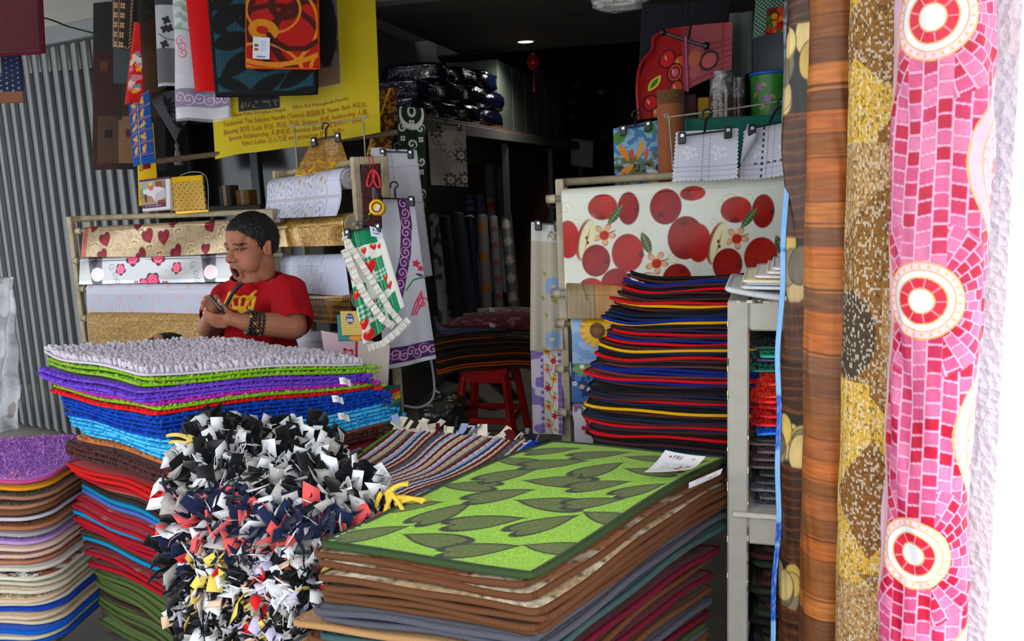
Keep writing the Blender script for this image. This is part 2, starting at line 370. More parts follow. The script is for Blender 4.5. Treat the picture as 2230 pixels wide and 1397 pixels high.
# shop front between the shutter and the opening: glass door, panes coloured dark as the unlit interior, and ribbed post
def front():
    y = 4.35
    a = aty(425, 500, y)[0]; b = -2.12
    t = struct(thing('door_1', 'x', 'x', ((a+b)/2, y, 0))); del t['label']; del t['category']
    g = plain((70, 74, 76), 0.5, 0.2, noise=0.1)
    for x in (a, (a+b)/2, b): mesh('door_frame', *bar((x, y, 0), (x, y, Z1), 0.05, 0.05), g, t, smooth=False)
    for z in (0.06, 1.95, Z1-0.03): mesh('door_frame', *bar((a, y, z), (b, y, z), 0.05, 0.05), g, t, smooth=False)
    gl = plain((16, 20, 22), 0.12, 0, 0.5)
    for x0, x1 in ((a, (a+b)/2), ((a+b)/2, b)):
        mesh('pane', *cbox(((x0+x1)/2, y+0.005, 1.0), ((x1-x0)/2-0.025, 0.004, 0.92)), gl, t, smooth=False)
        mesh('pane', *cbox(((x0+x1)/2, y+0.005, 2.22), ((x1-x0)/2-0.025, 0.004, 0.24)), gl, t, smooth=False)
    # ribbed grey post beside the shutter
    p = at(345, 500, 4.6); q = aty(425, 500, 4.36); v = []
    n = 14; R = plain((74, 76, 78), 0.55, 0.2)
    t2 = struct(thing('wall_front', 'x', 'x', ((p[0]+q[0])/2, (p[1]+q[1])/2, 0))); del t2['label']; del t2['category']
    for i in range(n):
        c = p+(q-p)*(i+0.5)/n; mesh('ribbed_panel', *tube([(c[0], c[1], 0), (c[0], c[1], Z1)], np.hypot(*(q-p)[:2])/n*0.5, 8), R, t2)
front()
# ---------------------------------------------------------------- mats in stacks
def rr(s, t, w, l, rc):
    """unit square -> rounded rectangle"""
    x = s*w/2; y = t*l/2
    dx = np.clip(np.abs(x)-(w/2-rc), 0, None); dy = np.clip(np.abs(y)-(l/2-rc), 0, None)
    mx = np.maximum(dx, dy); hy = np.hypot(dx, dy); k = np.where(hy > 1e-9, mx/np.maximum(hy, 1e-9), 1.0)
    return np.sign(x)*(np.minimum(np.abs(x), w/2-rc)+dx*k), np.sign(y)*(np.minimum(np.abs(y), l/2-rc)+dy*k)
def pad(name, label, cat, group, O, ux, uy, w, l, th, h, rc=0.02, er=0.006, ecol=(60, 60, 60), body=(120, 60, 60), mat=None, nu=16, nv=12, mark=None, bind_name='binding', edge_mat=None, nb=110, one=False):
    """floor mat: slab that follows h(a,b), with a sewn binding along its edge"""
    O = np.asarray(O, float); ux = np.asarray(ux, float); uy = np.asarray(uy, float); mat = mat or FELT
    def surf(a, b, dz=0.0): return O+a[..., None]*ux+b[..., None]*uy+np.stack([0*a, 0*a, h(a, b)+dz], -1)
    s, t = np.meshgrid(np.linspace(-1, 1, nu), np.linspace(-1, 1, nv), indexing='ij'); a, b = rr(s, t, w, l, rc)
    T = surf(a, b, th).reshape(-1, 3); B = surf(a, b, 0.0).reshape(-1, 3); k = len(T); A = np.arange(k).reshape(nu, nv)
    ring = np.concatenate([A[:, 0], A[-1, 1:], A[-2::-1, -1], A[0, -2:0:-1]]); r2 = np.roll(ring, -1)
    F = np.vstack([gridF(nu, nv), gridF(nu, nv)[:, ::-1]+k, np.stack([ring, ring+k, r2+k, r2], 1)])
    c = body(a, b).reshape(-1, 3) if callable(body) else np.broadcast_to(lin(body), (k, 3))
    e = thing(name, label, cat, O, group)
    mesh('mat_body', np.vstack([T, B]), F, mat, e, cols=np.vstack([c, c]))
    if er:
        q = np.linspace(-1, 1, nb//4, endpoint=False); one_ = np.ones_like(q)
        ps = np.concatenate([q, one_, -q, -one_]); pt = np.concatenate([-one_, q, one_, -q]); pa, pb = rr(ps, pt, w, l, rc)
        P = surf(pa, pb, th*0.5); V, Fb = tube(P, er, 6, True)
        seg = np.r_[0, np.cumsum(np.linalg.norm(np.diff(P, axis=0), axis=1))]; tt = np.repeat(seg, 6)
        tt = tt+np.tile(np.linspace(0, 0.004, 6), len(P))
        mesh(bind_name, V, Fb, edge_mat or yarn(ecol), e, attrs={'t': tt})
    return e, surf
# little noodle of chenille
def noodle():
    V = []; n = 6
    pr = [(0.0, 0.0), (0.9, 0.02), (1.0, 0.35), (1.0, 0.7), (0.72, 0.93), (0.0, 1.02)]
    for r, z in pr[1:-1]:
        for k in range(n): V.append((r*math.cos(k*2*math.pi/n), r*math.sin(k*2*math.pi/n), z))
    V.append((0, 0, 1.03)); F = []
    for i in range(3):
        for k in range(n): F.append((i*n+k, i*n+(k+1) % n, (i+1)*n+(k+1) % n, (i+1)*n+k))
    for k in range(n): F.append((3*n+k, 3*n+(k+1) % n, 4*n, 4*n))
    return np.array(V), F
NV, NF = noodle()
def rots(d, spin):
    z = d/np.linalg.norm(d, axis=1, keepdims=True); ref = np.where(np.abs(z[:, 2:3]) < 0.9, np.array([[0, 0, 1.0]]), np.array([[1.0, 0, 0]]))
    x = np.cross(ref, z); x /= np.linalg.norm(x, axis=1, keepdims=True); y = np.cross(z, x)
    c = np.cos(spin)[:, None]; s = np.sin(spin)[:, None]; return np.stack([x*c+y*s, -x*s+y*c, z], 2)
TRI = np.array([f[:3] for f in NF if f[2] == f[3]]); QUA = np.array([f for f in NF if f[2] != f[3]])
NT = np.vstack([QUA[:, [0, 1, 2]], QUA[:, [0, 2, 3]], TRI])
def noodles(parent, P, D, r, L, col, name='chenille_pile', jit=0.12):
    n = len(P); R = rots(D, rng.uniform(0, 6.28, n)); S = np.stack([r, r, L], 1); M = R*S[:, None, :]
    V, F = scatter(NV, NT, M, P); c = np.clip(lin(col)[None]*(1+rng.uniform(-jit, jit, (n, 1))), 0, 1)
    return stuff(mesh(name, V, F, FELT, parent, cols=np.repeat(c, len(NV), 0)))
def edge_noodles(e, surf, w, l, th, rc, col, r=0.0065, L=0.017, step=0.011, rows=2, sides='ab', out=0.5):
    """rows of chenille along the two edges that show (a = near long edge, b = left short edge)"""
    P = []; D = []
    for side in sides:
        span = w if side in 'ac' else l
        for k in range(rows):
            q = np.arange(-span/2+rc*0.6, span/2-rc*0.6, step)+rng.uniform(-0.003, 0.003)
            q = q+rng.uniform(-0.003, 0.003, len(q)); off = 0.006+k*step+rng.uniform(-0.003, 0.003, len(q))
            if side == 'a': a, b = q, -l/2+off
            elif side == 'b': a, b = -w/2+off, q
            else: a, b = w/2-off, q
            a = np.broadcast_to(a, q.shape).copy(); b = np.broadcast_to(b, q.shape).copy()
            P.append(surf(a, b, th*0.6))
            dz = rng.uniform(0.2, 0.55, len(q)); dd = rng.normal(0, 0.35, (len(q), 2)); ox, oy = {'a': (0, -1), 'b': (-1, 0), 'c': (1, 0)}[side]
            loc = np.stack([dd[:, 0]+ox*out*2, dd[:, 1]+oy*out*2], 1); D.append((loc, dz))
    P = np.vstack(P); loc = np.vstack([x[0] for x in D]); dz = np.concatenate([x[1] for x in D])
    return P, loc, dz
# ---- chenille bath mats: tall stack at the left
ZT = 1.07
pB = atz(305, 806, ZT); pA = atz(80, 778, ZT); pC = atz(806, 776, ZT)
latv = unit(rt*(1, 1, 0)); depv = unit(fwd*(1, 1, 0))
cux = unit(latv*0.83+depv*0.56); cuy = unit(latv*-0.80+depv*0.60)      # mats lie a little skewed
CW, CL = 0.67, 0.57
cO = pB+cux*CW/2+cuy*CL/2
WHITE = (204, 197, 208); LIME = (126, 190, 24); LIMEP = (140, 178, 50); PUR = (98, 52, 188); PURL = (118, 78, 205); MAG = (196, 40, 176)
NAVYB = (8, 66, 176); SKY = (34, 160, 222); SKYL = (84, 196, 240); BRN = (78, 44, 40); ORG = (196, 112, 60); RED = (226, 22, 20); CRIM = (168, 16, 38)
stack = [(WHITE, WHITE, 'white'), (LIME, LIMEP, 'lime green'), (LIME, LIMEP, 'lime green'), (PURL, PUR, 'violet'), (PURL, PUR, 'violet'), (PURL, PUR, 'violet'), (MAG, MAG, 'magenta'), (LIME, LIMEP, 'lime green'), (RED, RED, 'red'),
         (NAVYB, NAVYB, 'royal blue'), (NAVYB, NAVYB, 'royal blue'), (NAVYB, NAVYB, 'royal blue'), (NAVYB, NAVYB, 'royal blue'), (NAVYB, NAVYB, 'royal blue'), (SKYL, SKY, 'sky blue'), (SKYL, SKY, 'sky blue'), (SKYL, SKY, 'sky blue'), (SKYL, SKY, 'sky blue'), (SKYL, SKY, 'sky blue'),
         (ORG, ORG, 'orange'), (BRN, BRN, 'dark brown'), (BRN, BRN, 'dark brown'), (BRN, BRN, 'dark brown')]
def wave(ph, amp=0.006, k1=11.0, k2=14.0, curl=0.0, W0=0.62, L0=0.52, droop=0.0):
    def h(a, b): return amp*np.sin(a*k1+ph)+amp*0.9*np.sin(b*k2+ph*1.7+0.6)-droop*(a+CW/2)/CW+curl*np.clip((b/(L0/2)-0.62)/0.38, 0, 1)**2
    return h
CSTEP = 0.0142; z = ZT-0.012
jx = [0, 0.012, 0.004, -0.02, -0.03, -0.018, 0.004, 0.012, 0.0, 0.02, 0.02, 0.02, 0.022, 0.024, 0.03, 0.034, 0.04, 0.05, 0.052, 0.04, 0.006, 0.004, 0.0]
chen = []
for i, (ec, pc, nm) in enumerate(stack):
    ph = 1.2+0.16*i; amp = 0.0045 if i < 14 else 0.0055
    yaw = rng.uniform(-0.03, 0.03); c, s = math.cos(yaw), math.sin(yaw); ux = cux*c+cuy*s; uy = -cux*s+cuy*c
    O = cO+cux*(jx[i]+rng.uniform(-0.004, 0.004))+cuy*(rng.uniform(-0.006, 0.006)-0.0026*i); O[2] = z
    if i == 0: lab = 'white chenille bath mat on top of the tall bath mat stack'
    else: lab = f'{nm} chenille bath mat, {nth(i)} from the top of the bath mat stack'
    h = wave(ph, amp, curl=0.004 if i in (3, 4, 5) else 0.012 if i == 0 else 0.002, droop=0.075*(1-i/20))
    e, surf = pad('bath_mat', lab, 'bath mat', 'chenille bath mats in the tall stack', O, ux, uy, CW, CL, 0.006, h, rc=0.018, er=0.0042, ecol=ec, body=ec, edge_mat=plain(ec, 0.95, spec=0.1, noise=0.08, bmp=0.3), bind_name='hem')
    if i == 0:
        q = 0.0128; ga, gb = np.meshgrid(np.arange(-CW/2+0.016, CW/2-0.012, q), np.arange(-CL/2+0.016, CL/2-0.012, q*0.86), indexing='ij'); ga = ga.copy(); ga[:, ::2] += q/2
        ga = ga.ravel()+rng.normal(0, 0.002, ga.size); gb = gb.ravel()+rng.normal(0, 0.002, gb.size)
        hump = 0.03*np.exp(-((ga-0.17)/0.1)**2-((gb-0.14)/0.09)**2)
        P = surf(ga, gb, 0.005)+np.stack([0*ga, 0*ga, hump], 1); D = np.stack([rng.normal(-0.15, 0.42, len(P)), rng.normal(-0.25, 0.42, len(P)), np.ones(len(P))], 1)
        noodles(e, P, D, rng.uniform(0.0058, 0.0072, len(P)), rng.uniform(0.020, 0.027, len(P)), pc, jit=0.05)
    else:
        P, loc, dz = edge_noodles(e, surf, CW, CL, 0.006, 0.018, pc, rows=2, step=0.0125, sides='abc')
        D = loc[:, :1]*ux+loc[:, 1:]*uy+np.stack([0*dz, 0*dz, dz*1.2], 1); keep = rng.random(len(P)) < (0.85 if i < 9 or i > 18 else 0.6)
        P, D = P[keep], D[keep]; n = len(P)
        noodles(e, P, D, rng.uniform(0.0042, 0.0056, n), rng.uniform(0.011, 0.016, n), pc)
    chen.append((e, surf)); z -= CSTEP if i else 0.016
zc = z
# small paper price tags sticking out at the right end of the stack
for k, (px, py) in enumerate([(738, 823), (722, 862), (735, 900), (737, 975)]):
    p = at(px, py, 2.27); pr = at(px+26, py+3, 2.3); dn = at(px+3, py+15, 2.26)
    f = quadpos(p, pr, pr+dn-p, dn, lambda U, V: 0.004*np.sin(U*5))
    o = sheet('price_tag', f, 8, 5, 0.03, 0.018, lambda U, V: (lambda s: (s.put(s.line([(0.006, 0.004), (0.012, 0.013)], 0.0008)+s.line([(0.013, 0.012), (0.018, 0.004)], 0.0008), (60, 60, 70)), s.c)[1])(Print(U, V, (238, 238, 240))), PAPER)
    tag(o, ['white paper price tag on the violet and magenta bath mats', 'white paper price tag on the royal blue bath mats', 'white paper price tag on the sky blue bath mats', 'white paper price tag by the dark red mats under the bath mats'][k], 'price tag', 'price tags on the mat stack')
# ---- woven mats below: crimson, brown, blue, green
low = [((200, 24, 22), (200, 24, 22), 'bright red felt'), ((214, 26, 22), (200, 24, 22), 'bright red felt'), (CRIM, CRIM, 'crimson woven'), ((180, 88, 60), (70, 40, 32), 'rust edged brown'), ((52, 36, 28), (52, 36, 28), 'dark brown woven'), ((10, 130, 176), (12, 120, 170), 'turquoise edged'), ((70, 108, 190), (76, 116, 200), 'cornflower blue woven'),
       (CRIM, CRIM, 'crimson woven'), (CRIM, CRIM, 'crimson woven'), ((10, 138, 186), (14, 130, 176), 'turquoise edged'), (CRIM, CRIM, 'crimson woven'), (CRIM, CRIM, 'crimson woven'), (CRIM, CRIM, 'crimson woven'), ((72, 56, 44), (80, 62, 50), 'taupe woven'), ((10, 138, 186), (150, 14, 34), 'turquoise edged'), ((96, 40, 48), (96, 40, 48), 'plum woven'), (CRIM, CRIM, 'crimson woven'), ((90, 44, 46), (110, 40, 44), 'plum woven'), ((176, 14, 30), (150, 14, 34), 'crimson edged'),
       ((58, 40, 34), (150, 112, 76), 'brown and beige pile'), ((84, 100, 50), (92, 122, 50), 'olive green pile'), ((78, 94, 48), (92, 122, 50), 'olive green pile'), ((84, 100, 50), (92, 124, 52), 'olive green pile'), ((70, 84, 44), (86, 110, 50), 'olive green pile'), ((60, 44, 38), (70, 50, 40), 'dark brown pile'), ((84, 96, 50), (92, 122, 50), 'olive green pile'), ((74, 88, 46), (86, 112, 50), 'moss green pile'), ((62, 46, 38), (70, 50, 40), 'dark brown pile'), ((84, 96, 50), (92, 122, 50), 'olive green pile'), ((70, 84, 44), (86, 110, 50), 'moss green pile')]
lO = cO.copy(); n = len(low); LSTEP = 0.0182
seen = {}
for i, (ec, bc, nm) in enumerate(low):
    z -= LSTEP; k = i/n
    dx = [0.01, 0.012, 0.02, 0.04, 0.03, 0.03, 0.03, 0.012, -0.012, 0.0, -0.004, 0.006, 0.012, 0.02, 0.022, 0.026, 0.006, 0.03, 0.02, 0.045, 0.025, 0.022, 0.012, 0.03, 0.03, 0.03, 0.02, 0.03, 0.03, 0.02][i]
    dy = -[0.0, 0.002, 0.012, 0.0, 0.0, 0.004, 0.0, 0.01, 0.03, 0.016, 0.03, 0.035, 0.03, 0.0, 0.0, 0.0, 0.045, 0.03, 0.04, 0.03, 0.045, 0.05, 0.06, 0.05, 0.04, 0.05, 0.05, 0.05, 0.06, 0.06][i]
    yaw = rng.uniform(-0.05, 0.05); c, s = math.cos(yaw), math.sin(yaw); ux = cux*c+cuy*s; uy = -cux*s+cuy*c
    O = lO+cux*dx+cuy*(dy*0.8-0.055); O[2] = z
    dr = 0.010+0.012*k
    def h(a, b, ph=2.2+0.25*i, dr=dr): return 0.006*np.sin(b*15+ph)+0.004*np.sin(a*12+ph)-dr*np.clip((-b-0.02)/0.24, 0, 1)**1.6+0.02*(a+CW/2)/CW
    def body(a, b, bc=bc, i=i):
        s = Print(a, b, bc)
        if bc == CRIM:
            for q in range(7): s.put((np.abs(((a+0.3)*14+q*0.37) % 1-0.5) < 0.18)*(np.abs(b+0.17-0.05*q) < 0.012)*(vnoise(a*300, b*60, i) > 0.45), (196, 150, 110), 0.8)
        if 'beige' in low[i][2]: s.put(vnoise(a*30, b*30, 3) > 0.5, (62, 44, 36))
        return s.c
    seen[nm] = seen.get(nm, 0)+1
    pad('woven_mat', f'{nm} mat, {nth(i)} below the chenille bath mats in the left stack', 'mat', 'woven mats under the bath mats', O, ux, uy, CW, CL, 0.008, h, rc=0.012, er=0.0066, ecol=ec, body=body, mat=PILE, nu=30, nv=24, nb=140)
zlow = z-0.05
def table(name, label, O, ux, uy, w, l, ztop, col):
    t = thing(name, label, 'table', (O[0], O[1], 0)); m = plain(col, 0.7, noise=0.3, nscale=14)
    R = np.stack([ux, uy, (0, 0, 1)], 1); c = np.array([O[0], O[1], 0])
    mesh('table_top', *cbox(c+(0, 0, ztop-0.02), (w/2, l/2, 0.02), R, 0.006), m, t, smooth=False)
    for a in (-1, 1):
        for b in (-1, 1):
            p = c+ux*a*(w/2-0.04)+uy*b*(l/2-0.04); mesh('leg', *bar(p, p+(0, 0, ztop-0.04), 0.04, 0.04), m, t, smooth=False)
    return t
table('low_table', 'low wooden table under the bath mat stack', lO-cuy*0.08, cux, unit(np.cross((0, 0, 1), cux)), 0.6, 0.42, zlow, (110, 88, 64))
# ---- rounded plush mats at the far left
oz = 0.715; oF = atz(60, 1052, oz); oux = unit(np.array([1.0, 0.16, 0])); ouy = np.array([-oux[1], oux[0], 0])
oO = atz(128, 1030, oz)-oux*0.375+ouy*0.20
ovals = [((190, 70, 130), (184, 124, 210), 'purple plush', 1), ((206, 140, 20), (206, 140, 20), 'mustard edged', 0), ((150, 104, 80), (96, 78, 62), 'brown plush', 1), ((160, 112, 84), (110, 84, 64), 'tan edged brown', 1), ((112, 74, 50), (112, 74, 50), 'dark tan', 0), ((190, 184, 196), (80, 76, 76), 'lilac grey plush', 1), ((164, 104, 72), (124, 72, 30), 'rust brown plush', 1), ((158, 150, 152), (158, 150, 152), 'grey edged', 0), ((178, 140, 196), (168, 136, 206), 'lavender plush', 1), ((206, 178, 160), (206, 178, 160), 'peach edged', 0), ((200, 164, 148), (120, 90, 78), 'dusty pink', 0), ((170, 110, 84), (150, 104, 40), 'brown with blue and gold print', 1), ((196, 194, 176), (190, 180, 170), 'pale sage', 0), ((202, 200, 180), (234, 226, 216), 'white and rust patched plush', 1), ((190, 186, 164), (190, 186, 164), 'sage edged', 0), ((196, 190, 172), (214, 190, 160), 'beige edged', 0), ((206, 178, 146), (214, 190, 160), 'sand coloured', 1), ((200, 196, 184), (200, 196, 184), 'off white', 0), ((20, 60, 170), (20, 60, 170), 'blue edged', 0), ((206, 180, 150), (206, 180, 150), 'tan edged pale', 0), ((206, 190, 160), (206, 190, 160), 'cream', 0), ((10, 84, 190), (10, 84, 190), 'bright blue', 0), ((196, 186, 160), (196, 186, 160), 'pale sand', 0), ((12, 74, 170), (12, 74, 170), 'deep blue', 0)]
z = oz
def fuzz(e, surf, a, b, col, L, spread, th, r=0.0011):
    n = len(a); P = surf(a, b, th); D = np.stack([rng.normal(0.3, spread, n), rng.normal(-0.6, spread, n), rng.uniform(0.3, 1, n)], 1); D /= np.linalg.norm(D, axis=1, keepdims=True)
    S = np.cross(D, rng.normal(0, 1, (n, 3))); S /= np.linalg.norm(S, axis=1, keepdims=True); LL = (L*rng.uniform(0.6, 1.2, n))[:, None]
    V = np.stack([P-S*r*2, P+S*r*2, P+D*LL*0.6+S*r*1.4, P+D*LL+(0, 0, -0.004), P+D*LL*0.6-S*r*1.4], 1).reshape(-1, 3)
    k = np.arange(n)[:, None]*5; F = np.concatenate([np.hstack([k, k+1, k+2]), np.hstack([k, k+2, k+4]), np.hstack([k+4, k+2, k+3])])
    cc = col if np.ndim(col) == 2 else np.broadcast_to(lin(col), (n, 3)); cc = np.clip(cc*(1+rng.uniform(-0.25, 0.25, (n, 1))), 0, 1)
    return stuff(mesh('plush_pile', V, F, FELT, e, cols=np.repeat(cc, 5, 0)))
for i, (ec, bc, nm, fz) in enumerate(ovals):
    st = 0.026 if fz else 0.019
    z -= st if i else 0
    O = oO+oux*[0, 0.0, 0.012, 0.0, 0.004, 0.0, 0.01, 0.002, -0.004, 0.006, 0.012, 0.004, 0.02, 0.022, 0.026, 0.028, 0.02, 0.024, 0.03, 0.02, 0.024, 0.03, 0.02, 0.03][i]+ouy*rng.uniform(-0.01, 0.01)-ouy*0.0028*i; O[2] = z-0.02
    def h(a, b, i=i): return -0.012*np.clip((-b-0.05)/0.16, 0, 1)**2+0.004*np.sin(a*9+i)-0.014*np.clip((a-0.16)/0.15, 0, 1)**2
    body = bc
    if 'gold print' in nm: body = lambda a, b: (lambda s: (s.put(vnoise(a*40, b*30, 5) > 0.6, (40, 70, 150)), s.put(vnoise(a*40, b*30, 9) > 0.62, (220, 150, 20)), s.c)[2])(Print(a, b, (150, 100, 60)))
    if 'rust patched' in nm: body = lambda a, b: (lambda s: (s.put(vnoise(a*25, b*60, 5) > 0.6, (170, 104, 64)), s.put(vnoise(a*25, b*60, 8) > 0.7, (96, 40, 30)), s.c)[2])(Print(a, b, (240, 236, 230)))
    e, surf = pad('plush_mat', f'{nm} mat, {nth(i)} from the top of the far-left rounded stack', 'mat', 'rounded plush mats at the far left', O, oux, ouy, 0.62, 0.42, 0.011, h, rc=0.09, er=0.0068, ecol=ec, body=body, mat=PILE, nu=30, nv=24, edge_mat=plain(ec, 0.9, spec=0.15, noise=0.06, bmp=0.2))
    if fz:
        nn = 9000 if i == 0 else 2600; a = rng.uniform(-0.29, 0.295, nn); b = rng.uniform(-0.195, 0.195, nn) if i == 0 else rng.uniform(-0.198, -0.12, nn)
        ok = ~((np.abs(a) > 0.22) & (np.abs(b) > 0.12) & (np.hypot(np.abs(a)-0.22, np.abs(b)-0.12) > 0.078)); a = a[ok]; b = b[ok]
        cc = body(a, b) if callable(body) else bc
        if i == 0: cc = (lambda s: (s.put(fbm(a*14, b*14, 4) > 0.5, (200, 146, 224), 0.7), s.put((b < -0.16)*(vnoise(a*40, b*40) > 0.5), (214, 130, 170), 0.7), s.c)[2])(Print(a, b, bc))
        fuzz(e, surf, a, b, cc, 0.02 if i == 0 else 0.017, 0.5, 0.008)
table('pallet_table', 'low wooden table under the plush mats at the far left', oO-ouy*0.02, oux, ouy, 0.6, 0.4, z-0.036, (100, 84, 66))
# ---------------------------------------------------------------- doormats behind: black, red and yellow bound
dF = at(1285, 950, 2.16); zD0 = dF[2]-0.05; ZDT = at(1375, 605, 2.2)[2]
dux = unit(np.array([1.0, -0.10, 0])); duy = np.array([-dux[1], dux[0], 0])
DK = (20, 20, 23); BR = (66, 34, 36); RD = (196, 8, 18); YL = (214, 160, 4); NV2 = (22, 36, 62); BLU = (12, 34, 118); RUST = (100, 46, 48)
NMS = {DK: 'black', BR: 'dark brown', RD: 'red', YL: 'yellow', NV2: 'navy', BLU: 'royal blue', RUST: 'reddish brown'}
dl = [DK, BR, BLU, BR, DK, RD, BR, DK, BR, RD, YL, BR, DK, NV2, NV2, BLU, YL, DK, BR, NV2, RD, BR, BLU, RD, BR, YL, NV2, DK, RD, BR, DK, RUST, BLU, BLU, RUST, RD, BLU, BR, DK, DK, BR, NV2, BR, RD, NV2, DK, YL, BR, DK, NV2, BR, RD, NV2, BR, DK, RD, DK, DK, BR, NV2, DK, YL]
n = len(dl); step = (ZDT-zD0)/n
pxl = [(605, 1372), (640, 1352), (665, 1335), (690, 1315), (712, 1330), (735, 1318), (760, 1300), (785, 1296), (805, 1285), (830, 1290), (855, 1282), (890, 1276), (930, 1280), (960, 1290)]
for i, cl in enumerate(dl):
    z = ZDT-step*(i+1); k = i/n
    py = 605+(965-605)*k; x0 = np.interp(py, [p[0] for p in pxl], [p[1] for p in pxl])+rng.uniform(-12, 10)
    if cl in (YL, RD) and rng.random() < 0.6: x0 -= 6
    a0 = at(x0, py, 2.19); O = a0+dux*0.30+duy*0.20; O[2] = z
    tilt = -0.05+0.05*k
    def h(a, b, i=i, tilt=tilt): return 0.022*np.clip((-a-0.2)/0.1, 0, 1)**2*(1-i/n*0.6)+0.0028*np.sin(a*11+i*0.5)+0.0016*np.sin(a*23+i*1.9)-tilt*(a+0.30)-0.085*(1-i/n)*(b+0.2)/0.4
    yaw = rng.uniform(-0.015, 0.015); ux = dux*math.cos(yaw)+duy*math.sin(yaw); uy = -dux*math.sin(yaw)+duy*math.cos(yaw)
    pad('doormat', f'{NMS[cl]} bound doormat, {nth(i)} from the top of the stack before the apple tablecloth', 'doormat', 'bound doormats stacked before the apple tablecloth', O, ux, uy, 0.60, 0.40, min(step*0.75, 0.005), h, rc=0.02, er=min(step*0.62, 0.0052), ecol=cl, body=tuple(int(q*0.8) for q in cl) if cl != YL else (30, 30, 34), mat=PILE, nu=20, nv=8, nb=100)
table('display_table', 'metal table under the bound doormats', at(1440, 990, 2.2)+dux*0.12+duy*0.2, dux, duy, 0.6, 0.4, zD0-0.03, (120, 120, 116))
# ---------------------------------------------------------------- green leaf mat and the stack below it
ZG = 0.866
gN = atz(1158, 1226, ZG); gL = atz(694, 1166, ZG); gR = atz(1586, 992, ZG)
gux = unit(gL-gN); gw = np.linalg.norm(gL-gN); guy = unit(gR-gN-gux*((gR-gN)@gux)); gl = np.linalg.norm(gR-gN)
guy = unit(gR-gN); 
gO = gN+gux*gw/2+guy*gl/2
def gh(a, b): return 0.012*np.sin(b*6.0+0.6)*(1 if np.ndim(a) == 0 else 1)+0.004*np.sin(a*9)-0.006
GD = [(.86,.10,.07,.045,2.6),(.60,.11,.07,.045,.4),(.33,.10,.07,.04,2.9),(.10,.16,.06,.04,.3),(.93,.30,.06,.04,2.9),(.74,.28,.07,.045,2.2),(.50,.26,.075,.05,2.9),(.26,.30,.07,.045,2.5),(.08,.38,.06,.04,.6),
      (.88,.47,.065,.045,.2),(.64,.44,.07,.05,2.7),(.40,.42,.075,.045,.3),(.20,.47,.06,.04,2.9),(.78,.60,.07,.045,2.5),(.53,.58,.075,.05,.1),(.30,.60,.065,.045,2.8),(.10,.60,.06,.04,2.5),(.92,.72,.06,.04,.5),(.68,.74,.075,.05,2.8),(.44,.74,.07,.045,2.2),(.22,.76,.065,.04,.4),(.84,.88,.065,.045,2.7),(.58,.89,.07,.045,2.7),(.34,.90,.065,.04,.2),(.12,.88,.06,.04,2.6)]
def gbody(a, b):
    U = a+gw/2; V = b+gl/2; s = Print(U, V, (156, 212, 52))
    s.put(fbm(U*300, V*300, 2) > 0.5, (176, 228, 78), 0.5)
    for (x, y, L, w, r) in GD:
        cx, cy = x*gw, y*gl
        big = s.heart2(cx, cy, L*0.72, r+1.2); s.put(big, (38, 52, 28))
        s.put(s.heart2(cx, cy, L*0.58, r+1.2), (96, 116, 44)); s.put(s.heart2(cx, cy, L*0.58, r+1.2)*(fbm(U*260, V*260, 5) > 0.52), (112, 126, 56), 0.8)
    bd = 1-sm(0.010, 0.013, np.minimum(np.minimum(U, gw-U), np.minimum(V, gl-V))); s.put(bd, (48, 66, 36))
    for q in range(5): s.put(s.rect(gw-0.010, gw-0.004, 0.03+0.016*q, 0.042+0.016*q)*(vnoise(U*700, V*700, q) > 0.35), (230, 232, 220))
    return s.c
pad('leaf_mat', 'lime green mat with dark heart-shaped leaves on the front stack', 'mat', None, gO-(0, 0, 0.01), gux, guy, gw, gl, 0.010, gh, rc=0.02, er=0.0078, ecol=(58, 78, 46), body=gbody, mat=PILE, nu=240, nv=360, nb=220)
TAN = (176, 134, 88); BW = (104, 66, 42); GY = (84, 84, 96); TL = (62, 88, 88); MR = (110, 22, 44); GR = (64, 82, 46)
gs = [(BW, (180, 96, 30), 'brown bound mat with rust and cream print'), (BW, (190, 120, 60), 'brown bound rust mat'), (BW, (200, 170, 120), 'brown bound mat with cream print'), (BW, BW, 'dark brown mat'), (BW, BW, 'dark brown mat'), (BW, (110, 40, 40), 'brown bound maroon mat'), (GY, (90, 90, 100), 'slate grey mat'), (GY, GY, 'slate grey mat'), (TAN, TAN, 'tan bound mat'), (TL, TL, 'teal bound mat'), (BW, BW, 'dark brown mat'), (TAN, BW, 'tan bound mat'), (GY, (110, 110, 120), 'slate grey mat'), (MR, MR, 'maroon bound mat'), (TAN, TAN, 'tan bound mat'), (BW, BW, 'dark brown mat'), (TAN, GR, 'tan bound green mat'), (MR, MR, 'maroon bound mat'), (GR, GR, 'moss green bound mat'), (BW, BW, 'dark brown mat'), (TAN, MR, 'tan bound maroon mat'), (GY, GY, 'slate grey mat'), (BW, BW, 'dark brown mat'), (MR, MR, 'maroon bound mat'), (TAN, TAN, 'tan bound mat'), (GR, GR, 'moss green bound mat'), (GY, GY, 'slate grey mat'), (BW, BW, 'dark brown mat'), (GR, GR, 'moss green bound mat'), (TAN, BW, 'tan bound mat'), (MR, MR, 'maroon bound mat'), (BW, BW, 'dark brown mat')]
z = ZG-0.012
